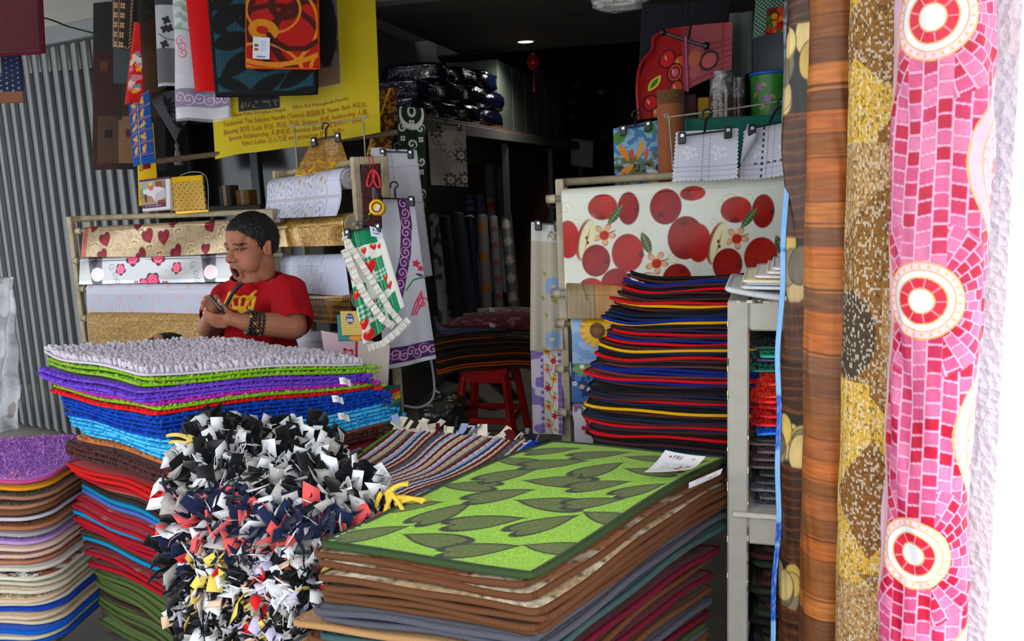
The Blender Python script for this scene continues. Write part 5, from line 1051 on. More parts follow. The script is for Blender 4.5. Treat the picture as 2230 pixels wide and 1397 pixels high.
# --- yellow banner
def p_banner(U, V):
    s = pr(U, V, (190, 170, 12)); s.put(fbm(U*0.02, V*0.01, 3) > 0.5, (180, 160, 8), 0.5); s.put(s.rect(60, 300, 60, 330), (190, 172, 60), 0.55)
    # two dim photographs
    s.put(s.rect(185, 292, -10, 282), (74, 66, 60)); s.put(s.rect(185, 292, -10, 282)*(fbm(U*0.02, V*0.02, 5) > 0.47), (112, 104, 100), 0.8); s.put(s.ell(262, 150, 26, 90), (30, 26, 26)); s.put(s.ell(258, 66, 12, 15), (40, 34, 32)); s.put(s.rect(200, 292, 240, 282), (118, 92, 78)); s.put(s.rect(185, 230, 200, 296), (84, 70, 60), 0.6)
    s.put(s.rect(64, 154, 250, 318), (34, 36, 44)); s.put(s.rect(70, 150, 298, 312)*(vnoise(U*0.3, V*0.15, 4) > 0.6), (130, 130, 90), 0.6)
    return s.c
bq = [(444, -60, 3.62), (814, -95, 3.56), (831, 291, 3.50), (468, 347, 3.56)]
bn = hang('banner', 'yellow fabric banner with lines of dark red lettering', 'banner', bq, p_banner, printed('banner_cloth', 0.55, 0.3, jit=0.04, bmp=0.3, bscale=30, bdist=0.003), 200, 200, lambda U, V: 0.010*np.sin(U*8)*(0.4+V)+0.004*np.sin(U*21+V*5), thick=0.001)
bpos = quadpos(*[at(*p) for p in bq], bend=lambda U, V: 0.010*np.sin(U*8)*(0.4+V)+0.004*np.sin(U*21+V*5)+0.0022)
def lettering(txt, u0, u1, v, hgt, parent, posf, mat, fit=True, name='lettering', italic=0.0):
    cu = bpy.data.curves.new('txt', 'FONT'); cu.body = txt; cu.size = 1.0; cu.resolution_u = 3
    o = bpy.data.objects.new('txt', cu); COL.objects.link(o); dg = bpy.context.evaluated_depsgraph_get(); me = o.evaluated_get(dg).to_mesh()
    V = np.array([v_.co[:] for v_ in me.vertices]).reshape(-1, 3); F = [tuple(p.vertices) for p in me.polygons]; o.evaluated_get(dg).to_mesh_clear(); COL.objects.unlink(o); bpy.data.objects.remove(o)
    if not len(V): return
    x0, x1 = V[:, 0].min(), V[:, 0].max(); U = u0+(V[:, 0]-x0)/(x1-x0)*(u1-u0); Vv = v-V[:, 1]*hgt
    return mesh(name, posf(U, Vv), F, mat, parent, smooth=False)
ink = plain((150, 24, 20), 0.7)
# u runs along the banner width (0..1), v down (0..1)
for txt, u0, u1, v in [('Master Puleisi Khongtham Diengsila', 0.135, 0.44, 0.800), ('Ajhan Ruf Phaougbuala Phantha', 0.48, 0.82, 0.792), ('Traditional Thai Sakyant Needle (Tattoo) 泰国刺青, Flower Bath 冲花水,', 0.065, 0.925, 0.842), ('Blessing 加持, Luck 补运, 转运, 开运, Sickness 医病, Relationship 人缘,', 0.068, 0.928, 0.884), ('Spouse Relationship 夫妻和合, Business Blessing 生意旺兴 / 招财,', 0.098, 0.895, 0.922), ('Inject Leklai 注入力泥 and protection 护身 , Sadhu..', 0.18, 0.79, 0.958)]:
    lettering(txt, u0, u1, v, 0.027 if 'Pha' in txt or 'Master' in txt else 0.036, bn, bpos, ink)
mesh('rail', *tube([at(340, 352, 3.58), at(866, 288, 3.54)], 0.012, 8), plain((96, 78, 58), 0.7, noise=0.2), bn)
# --- rugs in front of the banner
def p_orange(U, V):
    s = pr(U, V, (178, 22, 14)); e1 = (206, 132, 20); dk = (70, 18, 14)
    for (x, y, r, t, c) in [(86, 20, 30, 7, dk), (150, 90, 90, 8, dk), (60, 120, 110, 6, dk), (120, 60, 118, 6, dk)]: s.put(s.ring(x, y, r, r*0.9, t), c)
    for (x, y, r, t) in [(40, 60, 118, 2.6), (60, 30, 60, 2.4), (190, 150, 70, 3), (196, 160, 54, 3), (202, 168, 40, 3), (30, 190, 100, 3), (60, -10, 190, 5)]: s.put(s.ring(x, y, r, r*0.85, t), e1)
    s.put(s.ell(38, 76, 34, 24, 0.2), e1); s.put(s.ell(36, 76, 14, 9, 0.2), (178, 22, 14)); s.put(s.line([(50, 86), (60, 100), (90, 116), (130, 116), (156, 100)], 6), dk)
    return s.c
def p_teal(U, V):
    s = pr(U, V, (30, 78, 92)); s.put(np.sin(U*1.7) > 0.4, (18, 44, 54), 0.8)
    for (x, y, L, w, r) in [(40, 40, 52, 20, -0.5), (100, 20, 50, 18, -0.9), (46, 95, 50, 20, -0.25), (120, 80, 50, 20, -0.6), (60, 145, 56, 20, -0.6), (140, 140, 52, 20, -0.4), (40, 190, 46, 14, 0.3), (120, 195, 56, 17, -0.5), (190, 60, 50, 20, -0.5), (200, 170, 60, 18, -0.6), (195, 215, 56, 12, -0.3), (10, 60, 40, 15, 0.6), (20, 15, 40, 12, -0.3), (170, 110, 40, 15, 0.3), (80, 60, 30, 9, 0.5), (95, 120, 34, 9, 0.6)]: s.put(s.leaf(x, y, L, w, r), (12, 14, 16))
    b = np.minimum(np.minimum(U, U.max()-U), V.max()-V); s.put(b < 7, (14, 14, 15)); return s.c
def pipe_edge(o, q, col, r=0.006, lift=0.0):
    c = [at(*p) for p in q]; P = []
    for a, b in zip(c, c[1:]+c[:1]): P += [a+(b-a)*k for k in np.linspace(0, 1, 20, endpoint=False)]
    P = np.array(P); V, F = tube(P, r, 6, True); mesh('binding', V, F, yarn(col, 500), o, attrs={'t': np.repeat(np.linspace(0, 2, len(P)), 6)})
q = [(538, -110, 3.32), (690, -110, 3.30), (694, 149, 3.28), (538, 147, 3.30)]
o = hang('hanging_rug', 'red rug with orange swirls and orange binding hanging in front', 'rug', q, lambda U, V: p_orange(U, V-105), PILE, 160, 220, thick=0.008, group='rugs hanging before the banner'); pipe_edge(o, q, (206, 70, 10))
hang('paper_tag', 'small white printed tag on the orange swirl rug', 'paper tag', [(551, 79, 3.27), (588, 82, 3.27), (587, 129, 3.265), (550, 127, 3.265)], lambda U, V: (lambda s: ([s.put(s.rect(16, 30, 8+4*k, 9.6+4*k), (150, 170, 206)) for k in range(6)], s.put(s.rect(3, 12, 16, 22), (150, 60, 40)), s.put(s.rect(3, 12, 25, 31), (170, 80, 50)), s.put(s.rect(8, 28, 42, 45), (90, 110, 150)), s.c)[-1])(pr(U, V, (212, 216, 230))), PAPER, 40, 50, lambda U, V: -0.003*np.sin(U*3), 0.0006)
q = [(446, -110, 3.44), (690, -110, 3.40), (690, 204, 3.38), (472, 210, 3.42)]
o = hang('hanging_rug', 'black and teal leaf pattern rug hanging behind the red swirl rug', 'rug', q, lambda U, V: p_teal(U, V-108), PILE, 160, 200, thick=0.008, group='rugs hanging before the banner'); pipe_edge(o, q, (16, 16, 18))
hang('hanging_rug', 'plain bright red felt rug hanging beside the teal leaf rug', 'rug', [(396, -110, 3.52), (462, -110, 3.48), (476, 198, 3.46), (428, 201, 3.50)], flat((196, 14, 16)), FELT, 30, 80, rip(0.006, 5), 0.006, 'rugs hanging before the banner')
def p_flo(U, V):
    s = pr(U, V, (192, 190, 200))
    for k in range(10): s.put(s.ell(12+14*(k % 3), 100+8*k, 11, 6, k), (70, 140, 90), 0.8)
    s.put(s.line([(0, 175), (30, 180), (60, 200), (70, 230)], 2), (40, 130, 90)); 
    for k in range(3): s.put(s.spiral(14+4*k, 205+14*k, 12, 2.2, k*2.0, 1.3), (196, 60, 100))
    b = s.rect(0, 140, 312, 352); s.put(b, (70, 34, 96))
    for k in range(6): s.put(s.spiral(12+20*k, 332+4*(k % 2), 13, 1.5, k, 1.6)*b, (196, 150, 200))
    return s.c
hang('wrapped_tablecloth', 'white tablecloth with purple scroll border in clear plastic', 'tablecloth', [(376, -110, 3.62), (478, -110, 3.58), (502, 256, 3.54), (386, 260, 3.58)], p_flo, CLOTH, 110, 260, rip(0.012, 7, 0.004), 0.004)
w = hang('plastic_sleeve', 'clear plastic sleeve over the purple bordered tablecloth', 'plastic sleeve', [(372, -110, 3.585), (482, -110, 3.555), (508, 262, 3.51), (384, 266, 3.55)], flat((240, 240, 246)), film((240, 242, 250), 0.22), 20, 40, rip(0.014, 8, 0.005), 0)
def p_bwf(U, V):
    s = pr(U, V, (176, 178, 186)); s.put(s.rect(0, 60, 222, 300), (96, 96, 100)); s.put(s.rect(0, 60, -5, 126), (60, 62, 64))
    for (x, y) in ((26, 160), (22, 180), (32, 178), (20, 214)): s.put(s.flower(x, y, 10, 4, 0.4, 0.5), (44, 44, 50))
    s.put(s.line([(8, 190), (24, 202), (44, 204)], 1.2), (70, 70, 76)); return s.c
hang('wrapped_tablecloth', 'narrow grey and white tablecloth with black flowers in plastic', 'tablecloth', [(334, -110, 3.80), (372, -110, 3.78), (388, 186, 3.74), (346, 190, 3.76)], p_bwf, PVC, 50, 200, rip(0.006, 5), 0.004)
# --- darker group at the upper left
def p_patch(U, V):
    s = pr(U, V, (30, 24, 24)); s.put(s.rect(0, 60, 225, 490), (52, 22, 20)); s.put(s.rect(12, 120, 370, 475), (72, 50, 36)); s.put(s.rect(62, 120, 370, 475), (120, 92, 66)); s.put(s.rect(60, 70, 225, 380), (42, 40, 30)); s.put(s.rect(50, 150, 220, 300), (66, 76, 82)); s.put(s.rect(30, 48, 402, 420), (28, 20, 18)); s.put(s.rect(18, 36, 250, 272), (84, 50, 34)); s.put(s.rect(78, 92, 400, 418), (84, 44, 40)); s.put(s.rect(70, 160, 300, 372), (60, 44, 34)); return s.c
hang('hanging_rug', 'dark brown patchwork rug hanging before the grey shutter', 'rug', [(206, -110, 4.3), (352, -110, 4.25), (362, 370, 4.2), (204, 371, 4.25)], p_patch, PILE, 120, 240, rip(0.01, 4), 0.008, 'rugs hanging at the upper left')
def p_pers(U, V):
    s = pr(U, V, (30, 24, 26)); b = np.minimum(np.minimum(U, U.max()-U), V.max()-V); s.put((b > 3)*(b < 8)*(np.sin(V*0.8+U) > 0), (176, 134, 84))
    for j in range(12):
        for i in range(2): s.put(s.flower(13+20*i, 10+22*j, 8, 4, 0.8, 0.6), (186, 146, 92)); s.put(s.ell(13+20*i, 10+22*j, 2, 2), (40, 26, 24))
    s.put(np.abs(U-23) < 1, (160, 110, 70)); return s.c
hang('hanging_rug', 'small black and gold Persian pattern rug', 'rug', [(246, -100, 4.0), (300, -100, 3.96), (288, 114, 3.92), (247, 105, 3.96)], p_pers, PILE, 60, 200, rip(0.01, 3), 0.006, 'rugs hanging at the upper left')
def p_redf(U, V):
    s = pr(U, V, (186, 18, 24)); r2 = np.random.default_rng(3)
    for k in range(26): x, y = r2.uniform(8, 30), r2.uniform(70, 165); s.put(s.flower(x, y, r2.uniform(5, 9), 5, k, 0.5), [(226, 176, 150), (226, 150, 30), (190, 196, 190), (206, 110, 120), (90, 140, 150)][k % 5])
    return s.c
hang('hanging_runner', 'narrow red runner with a flower bouquet', 'runner', [(293, 48, 3.86), (304, 50, 3.83), (311, 222, 3.8), (273, 229, 3.82)], p_redf, CLOTH, 50, 140, rip(0.008, 4), 0.003, 'rugs hanging at the upper left')
def p_blue(U, V):
    s = pr(U, V, (20, 74, 150)); r2 = np.random.default_rng(6)
    for j in range(5):
        for i in range(2): x, y = 12+20*i, 14+26*j; s.put(s.leaf(x, y, 9, 4, 0.8+j), (206, 160, 70)); s.put(s.rect(x-6, x+6, y+7, y+10), (150, 120, 110)); s.put(s.ell(x+3, y-5, 3, 4), (214, 130, 40))
    s.put(np.abs((V % 26)-1) < 1, (170, 90, 80)); s.put(np.abs(U-22) < 0.8, (170, 150, 90)); return s.c
hang('hanging_runner', 'narrow blue runner with yellow tribal motifs', 'runner', [(281, 226, 3.82), (325, 196, 3.80), (336, 354, 3.78), (292, 364, 3.8)], p_blue, CLOTH, 60, 120, rip(0.006, 4), 0.003, 'rugs hanging at the upper left')
def p_yel(U, V):
    s = pr(U, V, (206, 164, 16)); s.put(s.rect(16, 34, 0, 100), (110, 14, 40)); 
    for x in (10, 22): s.put(s.line([(x-4, 150), (x+4, 162)], 1.2)+s.line([(x+4, 150), (x-4, 162)], 1.2), (24, 20, 20))
    s.put(s.ring(11, 96, 4, 5, 1), (20, 20, 20)); return s.c
hang('hanging_runner', 'yellow and maroon runner with black cross marks', 'runner', [(297, 275, 3.93), (334, 268, 3.9), (344, 440, 3.88), (304, 450, 3.9)], p_yel, CLOTH, 50, 120, rip(0.006, 4), 0.003, 'rugs hanging at the upper left')
def p_olive(U, V):
    s = pr(U, V, (50, 48, 30)); cx = (U % 22)-11; cy = ((V+11*(np.floor(U/22) % 2)) % 22)-11; s.put(np.abs(np.hypot(cx, cy)-9) < 1.2, (24, 22, 16)); s.put(V > 150, (72, 48, 26)); return s.c
hang('hanging_rug', 'olive rug with dark scale rings', 'rug', [(298, -100, 4.1), (345, -100, 4.08), (362, 190, 4.04), (306, 230, 4.06)], p_olive, PILE, 60, 160, rip(0.008, 4), 0.006, 'rugs hanging at the upper left')
def p_greyc(U, V):
    s = pr(U, V, (74, 74, 80))
    for k in range(6): a = k*0.5-1.2; s.put(s.leaf(24+14*math.cos(a), 40+18*math.sin(a), 14, 4, a), (22, 22, 26))
    s.put(s.leaf(40, 92, 26, 7, 0.9), (22, 22, 26)); s.put(s.leaf(70, 70, 18, 5, 0.2), (150, 100, 50)); return s.c
o = hang('table_runner', 'grey table runner with black leaves and a tassel', 'runner', [(318, 200, 4.1), (410, 196, 4.06), (408, 262, 4.04), (384, 310, 4.04)], p_greyc, CLOTH, 60, 80, rip(0.008, 4), 0.003, 'rugs hanging at the upper left')
T0 = at(384, 308, 4.03); mesh('tassel', *lathe([(0.002, 0), (0.006, -0.012), (0.012, -0.02), (0.006, -0.034), (0.012, -0.05), (0.020, -0.11), (0.0, -0.112)], T0, 10), plain((120, 120, 126), 0.9), o)
o = hang('hanging_rug', 'maroon plush rug at the upper left corner', 'rug', [(-90, -90, 2.7), (84, -90, 2.66), (94, 112, 2.62), (-90, 124, 2.64)], flat((74, 10, 24)), PILE, 60, 60, rip(0.004, 3), 0.014, 'rugs hanging at the upper left'); pipe_edge(o, [(-90, -90, 2.7), (84, -90, 2.66), (94, 112, 2.62), (-90, 124, 2.64)], (92, 18, 34), 0.008)
def p_navy(U, V):
    s = pr(U, V, (28, 38, 66)); cx = (U % 12)-6; cy = ((V+6*(np.floor(U/12) % 2)) % 12)-6; s.put(np.hypot(cx, cy) < 1.3, (176, 180, 190)); s.put(V > 92, (120, 78, 58)); s.put(s.rect(40, 102, 0, 48), (150, 140, 126)); return s.c
hang('hanging_rug', 'navy dotted rug with brown quilted end below the maroon rug', 'rug', [(-90, 120, 2.78), (46, 118, 2.76), (52, 222, 2.74), (-90, 236, 2.75)], p_navy, CLOTH, 60, 60, rip(0.006, 4), 0.01, 'rugs hanging at the upper left')
cord('wire', 'thin black cable running under the walkway ceiling', 'cable', [(-40, 24, 4.0), (90, 38, 4.1), (150, 58, 4.2), (212, 74, 4.25)], 0.004, BLACKP)
# --- grey plastic sheet at the far left edge
hang('plastic_sheet', 'crumpled translucent plastic sheet hanging at the far left edge', 'plastic sheet', [(-60, 604, 3.4), (36, 604, 3.36), (40, 935, 3.34), (-60, 960, 3.38)], lambda U, V: (lambda s: (s.put(fbm(U*0.04, V*0.02, 4) > 0.5, (170, 172, 176)), s.put(fbm(U*0.03, V*0.03, 9) > 0.6, (120, 110, 108)), s.c)[2])(pr(U, V, (140, 142, 148))), printed('crumpled_plastic', 0.25, 0.6, bmp=0.6, bscale=20, bdist=0.01), 40, 100, lambda U, V: 0.012*np.sin(U*14+V*5)+0.006*np.sin(V*23), 0.002)
# --- packages on the left rack
t = thing('tablecloth_box', 'boxed tablecloth with a photo of a laid table on the left rack', 'box', at(348, 462, 3.80))
def p_box(U, V):
    s = pr(U, V, (206, 200, 206)); s.put(V < 5, (84, 40, 66)); s.put(s.rect(0, 70, 6, 56), (120, 116, 90)); s.put(s.rect(0, 40, 6, 22), (150, 160, 130)); s.put(s.rect(0, 70, 42, 56), (156, 130, 90)); s.put(s.poly([(6, 24), (46, 18), (68, 26), (40, 36), (40, 54), (30, 40), (8, 34)]), (206, 200, 206)); s.put(s.poly([(40, 36), (68, 26), (68, 44), (42, 54)]), (180, 172, 182)); s.put(s.rect(10, 16, 34, 52), (70, 44, 32)); s.put(s.ell(30, 20, 7, 7), (190, 100, 90)); s.put(s.ell(29, 12, 4, 4), (230, 190, 60)); s.put(s.rect(44, 60, 8, 20), (140, 60, 40)); s.put(s.rect(46, 68, 50, 58), (120, 60, 30)); s.put(s.rect(0, 70, 57, 66), (84, 40, 66)); s.put(s.rect(8, 56, 60, 62)*(vnoise(U*0.9, V*0.2, 3) > 0.5), (200, 190, 200), 0.8); return s.c
hang('box_front', None, None, [(314, 396, 3.80), (380, 388, 3.74), (382, 458, 3.72), (322, 463, 3.78)], p_box, PAPER, 90, 90, None, 0.03, parent=t)
gp = thing('packaged_cloth', 'gold embossed tablecloth folded on a wire display on the left rack', 'tablecloth', at(410, 462, 3.74))
def p_gcl(U, V):
    s = pr(U, V, (178, 136, 24))
    for i in range(7):
        for j in range(6): s.put(s.flower(8+14*i, 20+14*j, 7.5, 8, 0, 0.35), (206, 170, 92)); s.put(s.ell(8+14*i, 20+14*j, 2.4, 2.4), (150, 106, 20))
    s.put(V < 12, (226, 180, 20)); return s.c
hang('folded_cloth', None, None, [(364, 389, 3.74), (444, 382, 3.68), (452, 456, 3.66), (380, 460, 3.72)], p_gcl, FOIL, 110, 110, rip(0.003, 6), 0.012, parent=gp)
cord('wire_stand', None, None, [(372, 470, 3.73), (388, 388, 3.75), (446, 381, 3.68), (454, 458, 3.66), (453, 466, 3.66)], 0.0022, STEEL, gp)
hang('cloth_end', None, None, [(382, 459, 3.73), (456, 455, 3.68), (457, 462, 3.68), (384, 468, 3.73)], flat((196, 150, 30)), FOIL, 20, 6, None, 0.004, parent=gp)
# ---------------------------------------------------------------- around the middle rack
def clip_hanger(label, L, R, hook, arm=True, col=BLACKP):
    """plastic trouser hanger with two clips: L, R = clip points, hook = top of its hook"""
    a, b, h = at(*L), at(*R), at(*hook); t = thing('clip_hanger', label, 'hanger', (a+b)/2, 'black clip hangers'); m = (a+b)/2; e = unit(b-a)
    mesh('bar', *bar(a, b, 0.010, 0.006), col, t, smooth=False)
    for p in (a, b):
        mesh('clip', *cbox(p-(0, 0, 0.008)-fwd*0.006, (0.012, 0.006, 0.018), np.stack([e, np.cross((0, 0, 1), e), (0, 0, 1)], 1), 0.003), col, t, smooth=False)
        mesh('clip_spring', *cbox(p-(0, 0, 0.002)-fwd*0.0135, (0.005, 0.0015, 0.005), np.stack([e, np.cross((0, 0, 1), e), (0, 0, 1)], 1), 0.001), plain((190, 190, 186), 0.3, 0.8), t, smooth=False)
    H = [m, m+(h-m)*0.55]; r = 0.014; c = h-(0, 0, r)
    H += [c+r*(math.cos(x)*e*-1+math.sin(x)*np.array([0, 0, 1])) for x in np.linspace(3.0, -0.6, 10)]
    mesh('hook', *tube(H, 0.0035, 6), col, t); return t
def p_gbag(U, V):
    s = pr(U, V, (176, 132, 62)); s.put(vnoise(U*0.25, V*0.25, 4) > 0.6, (206, 164, 96), 0.7); s.put(vnoise(U*0.6, V*0.6, 8) > 0.76, (110, 76, 30), 0.7); s.put(s.ell(66, 24, 18, 26)*(vnoise(U*0.4, V*0.4, 2) > 0.35), (206, 176, 130), 0.8); s.put((V > 56)*(vnoise(U*0.2, V*0.3, 11) > 0.68), (236, 184, 30)); return s.c
hang('gold_doily', 'gold lace cloth gathered on a black hanger before the banner', 'cloth', [(682, 303, 3.32), (738, 292, 3.30), (766, 378, 3.28), (642, 386, 3.30)], p_gbag, FOIL, 90, 70, lambda U, V: 0.02*np.sin(U*3.14)*V+0.004*np.sin(U*17)*V, 0.003)
clip_hanger('small black hanger clipped to the gold lace cloth', (684, 306, 3.30), (736, 296, 3.28), (708, 268, 3.30))
cord('bent_wire', 'thin steel wire frame in front of the banner', 'wire', [(648, 376, 3.33), (641, 278, 3.36), (641, 277, 3.36), (790, 258, 3.30), (791, 259, 3.30), (796, 345, 3.28)], 0.003, STEEL)
# scissors, tape measure, brush mat
hang('brush_mat', 'dark red bristle mat hanging on the middle rack', 'mat', [(790, 362, 2.99), (829, 358, 2.97), (832, 496, 2.95), (794, 492, 2.97)], lambda U, V: (lambda s: (s.put(vnoise(U*0.5, V*0.5, 3) > 0.55, (74, 26, 30)), s.c)[1])(pr(U, V, (50, 16, 20))), PILE, 24, 60, None, 0.012)
t = thing('scissors', 'red handled scissors hanging on the middle rack', 'scissors', at(814, 440, 2.93)); rp = plain((176, 12, 20), 0.3)
for s0, (cx, cy) in ((-1, (808, 388)), (1, (820, 390))):
    th = np.linspace(0, 2*math.pi, 24, endpoint=False); c = at(cx, cy, 2.93); P = c+0.010*np.cos(th)[:, None]*rt*1.0+0.030*np.sin(th)[:, None]*up+0.008*np.sin(th)[:, None]*rt*s0*-1
    mesh('handle', *tube(P, 0.0045, 7, True), rp, t)
    a = at(814+s0*2, 408, 2.93); b = at(820+s0*5, 446, 2.92); mesh('blade', *bar(a, b, 0.008, 0.0025), plain((120, 122, 126), 0.3, 0.9), t, smooth=False)
cord('hanging_loop', None, None, [(806, 366, 2.94), (804, 345, 2.96), (810, 340, 2.97), (814, 364, 2.94)], 0.0018, plain((180, 20, 30), 0.6), t)
t = thing('tape_measure', 'yellow tape measure hanging below the scissors', 'tape measure', at(822, 472, 2.90)); c = at(822, 453, 2.90); R = np.stack([rt, -fwd, up], 1)
pts = [(0.027*math.cos(a)*(1.0 if math.sin(a) > 0 else 1.02), 0.028*math.sin(a)) for a in np.linspace(0, 2*math.pi, 26, endpoint=False)]; pts = [(max(x, -0.026), max(y, -0.026)) for x, y in pts]
V = np.array([(x, -0.014, y) for x, y in pts]+[(x, 0.014, y) for x, y in pts]+[(x*0.8, -0.017, y*0.8) for x, y in pts]+[(x*0.8, 0.017, y*0.8) for x, y in pts])@R.T+c; n = 26
F = [(i, (i+1) % n, n+(i+1) % n, n+i) for i in range(n)]+[(i, 2*n+i, 2*n+(i+1) % n, (i+1) % n) for i in range(n)]+[(n+i, n+(i+1) % n, 3*n+(i+1) % n, 3*n+i) for i in range(n)]+[tuple(range(2*n, 3*n)), tuple(range(3*n, 4*n))]
mesh('case', V, F, plain((232, 172, 10), 0.35), t)
th = np.linspace(0, 2*math.pi, 20, endpoint=False); mesh('rim', *tube(c+R@np.array([0, 0.018, 0])+0.016*np.cos(th)[:, None]*rt+0.016*np.sin(th)[:, None]*up, 0.0022, 6, True), BLACKP, t)
mesh('label_plate', *cbox(c+R@np.array([0.004, 0.018, -0.002]), (0.006, 0.0012, 0.011), R@np.array([[math.cos(.4), 0, math.sin(.4)], [0, 1, 0], [-math.sin(.4), 0, math.cos(.4)]]), 0.0006), plain((206, 200, 180), 0.5), t, smooth=False)
mesh('belt_loop', *bar(at(808, 459, 2.89), at(803, 470, 2.89), 0.008, 0.004), plain((232, 172, 10), 0.35), t, smooth=False)
# green checked cloth with lace
def gingham(s, x0, x1, y0, y1, k=5.0, c=(30, 120, 80)):
    m = s.rect(x0, x1, y0, y1); a = (np.floor(s.U/k) % 2)+(np.floor(s.V/k) % 2); s.put(m, (200, 210, 200)); s.put(m*(a == 1), (110, 170, 140)); s.put(m*(a == 2), c)
def p_green(U, V):
    s = pr(U, V, (214, 214, 206)); G = (26, 126, 82)
    for (x0, x1, y0, y1) in [(20, 90, 0, 36), (60, 90, 70, 100), (0, 30, 110, 150), (56, 84, 120, 150), (20, 60, 190, 240), (66, 100, 170, 230)]: s.put(s.rect(x0, x1, y0, y1), G); s.put(s.rect(x0+10, x0+13, y0, y1), (110, 180, 140)); s.put(s.rect(x0+18, x0+20, y0, y1), (110, 180, 140))
    gingham(s, 30, 60, 62, 78); gingham(s, 60, 92, 100, 124); gingham(s, 4, 30, 150, 184); gingham(s, 40, 66, 150, 186)
    for (x, y, r) in [(48, 50, 8), (72, 47, 8), (90, 50, 7), (52, 90, 15), (84, 128, 8), (90, 152, 9), (8, 70, 8), (10, 96, 9), (10, 190, 10), (14, 214, 11), (28, 232, 12), (46, 190, 8), (36, 158, 7), (8, 130, 9), (76, 240, 9), (96, 236, 8)]:
        s.put(s.heart(x, y, r, 3.14, 0.12), (206, 28, 34)); s.put(s.ell(x, y-r*0.9, 3, 2), (210, 160, 60))
    return s.c
gq = [(746, 506, 2.84), (830, 494, 2.80), (884, 668, 2.78), (796, 752, 2.80)]
ga = hang('checked_cloth', 'green and white checked kitchen cloth with red apples and lace', 'cloth', gq, p_green, CLOTH, 110, 240, lambda U, V: 0.012*np.sin(U*7+V*2)*V+0.006*np.sin(U*15), 0.003)
def ruffle(name, path, wid, amp, k, parent, pat=True):
    P = np.array([at(*p) for p in path]); t = np.linspace(0, 1, 160); seg = np.linspace(0, 1, len(P)); C = np.stack([np.interp(t, seg, P[:, i]) for i in range(3)], 1); T = np.gradient(C, axis=0); T /= np.linalg.norm(T, axis=1, keepdims=True); Nn = -fwd; S = np.cross(T, Nn); S /= np.linalg.norm(S, axis=1, keepdims=True)
    w = np.linspace(0, 1, 14); U, V = np.meshgrid(t, w, indexing='ij'); sc = wid*(0.9+0.1*np.abs(np.sin(U*k*1.5)))
    G = C[:, None]+S[:, None]*(V*sc)[..., None]+Nn*(0.006+amp*V*np.sin(U*k)+0.003*np.sin(U*k*2.3))[..., None]
    d = np.hypot((U*160 % 8)-4, (V*14 % 5)-2.5); c = np.where((d < 1.2)[..., None], lin((150, 146, 136)), lin((220, 216, 206)))
    return mesh(name, G.reshape(-1, 3), gridF(160, 14), CLOTH, parent, cols=c.reshape(-1, 3))
ruffle('lace_trim', [(756, 512, 2.82), (790, 566, 2.80), (826, 622, 2.79), (856, 672, 2.78), (880, 700, 2.77)], 0.022, 0.006, 60, ga)
ruffle('lace_trim', [(758, 540, 2.81), (782, 600, 2.79), (808, 650, 2.78), (840, 690, 2.77), (862, 705, 2.77)], 0.026, 0.007, 50, ga)
ruffle('lace_trim', [(886, 690, 2.77), (862, 716, 2.77), (830, 742, 2.78), (800, 752, 2.79)], -0.024, 0.007, 46, ga)
clip_hanger('black hanger holding the green checked cloth', (757, 505, 2.82), (824, 492, 2.78), (798, 470, 2.80))
hang('price_note', 'small handwritten white note pinned on the green checked cloth', 'note', [(805, 493, 2.775), (832, 499, 2.77), (834, 518, 2.77), (808, 515, 2.775)], lambda U, V: (lambda s: (s.put(s.rect(6, 10, 3, 9)*(vnoise(U*0.8, V*0.8, 3) > 0.35)+s.rect(12, 26, 5, 9)*(vnoise(U*0.9, V*0.9, 5) > 0.45)+s.rect(6, 22, 12, 15)*(vnoise(U*0.9, V*0.9, 7) > 0.5), (30, 34, 60)), s.c)[1])(pr(U, V, (190, 196, 214))), PAPER, 40, 30, None, 0.0006)
# white cloth with purple scroll border
def p_purple(U, V):
    s = pr(U, V, (186, 186, 194)); cx = 92-((V-40)/240.0)**2*26*np.sign(V-40); xb = np.interp(V, [0, 60, 130, 190, 240], [72, 74, 62, 40, 22]); b = (np.abs(U-xb-6) < 14)*(V < 225)
    s.put(b, (70, 34, 92))
    for k in range(10): y = 12+22*k; x = np.interp(y, [0, 60, 130, 190, 240], [78, 80, 68, 46, 28]); s.put(s.spiral(x, y, 13, 1.7, k*2.0, 1.5)*b, (190, 140, 176))
    b2 = np.abs(V-(342+0.0*U)) < 17; s.put(b2, (70, 34, 92))
    for k in range(8): s.put(s.spiral(6+16*k, 342+3*(-1)**k, 12, 1.7, k*2.2, 1.5)*b2, (190, 140, 176))
    s.put(s.line([(60, 205), (80, 186), (104, 182)], 2), (50, 130, 80)); s.put(s.flower(92, 150, 9, 5, 0, 0.5)+s.flower(100, 162, 7, 5, 0, 0.5), (190, 40, 60)); s.put(s.ell(96, 176, 8, 3, 0.4), (70, 40, 100))
    for k in range(3): s.put(s.line([(66+6*k, 262), (80+8*k, 236), (96, 214+6*k)], 1.8), (200, 50, 90))
    s.put(s.spiral(94, 240, 14, 2, 1, 1.3), (206, 70, 100)); return s.c
pc = hang('bordered_tablecloth', 'white tablecloth with purple scroll border hanging beside the green cloth', 'tablecloth', [(806, 430, 3.10), (902, 433, 3.08), (950, 782, 3.04), (842, 806, 3.06)], p_purple, CLOTH, 130, 360, lambda U, V: 0.016*np.sin(U*8+V*1.2)*(0.3+V), 0.003)
clip_hanger('black hanger holding the purple bordered tablecloth', (826, 432, 3.06), (896, 434, 3.05), (858, 396, 3.06))
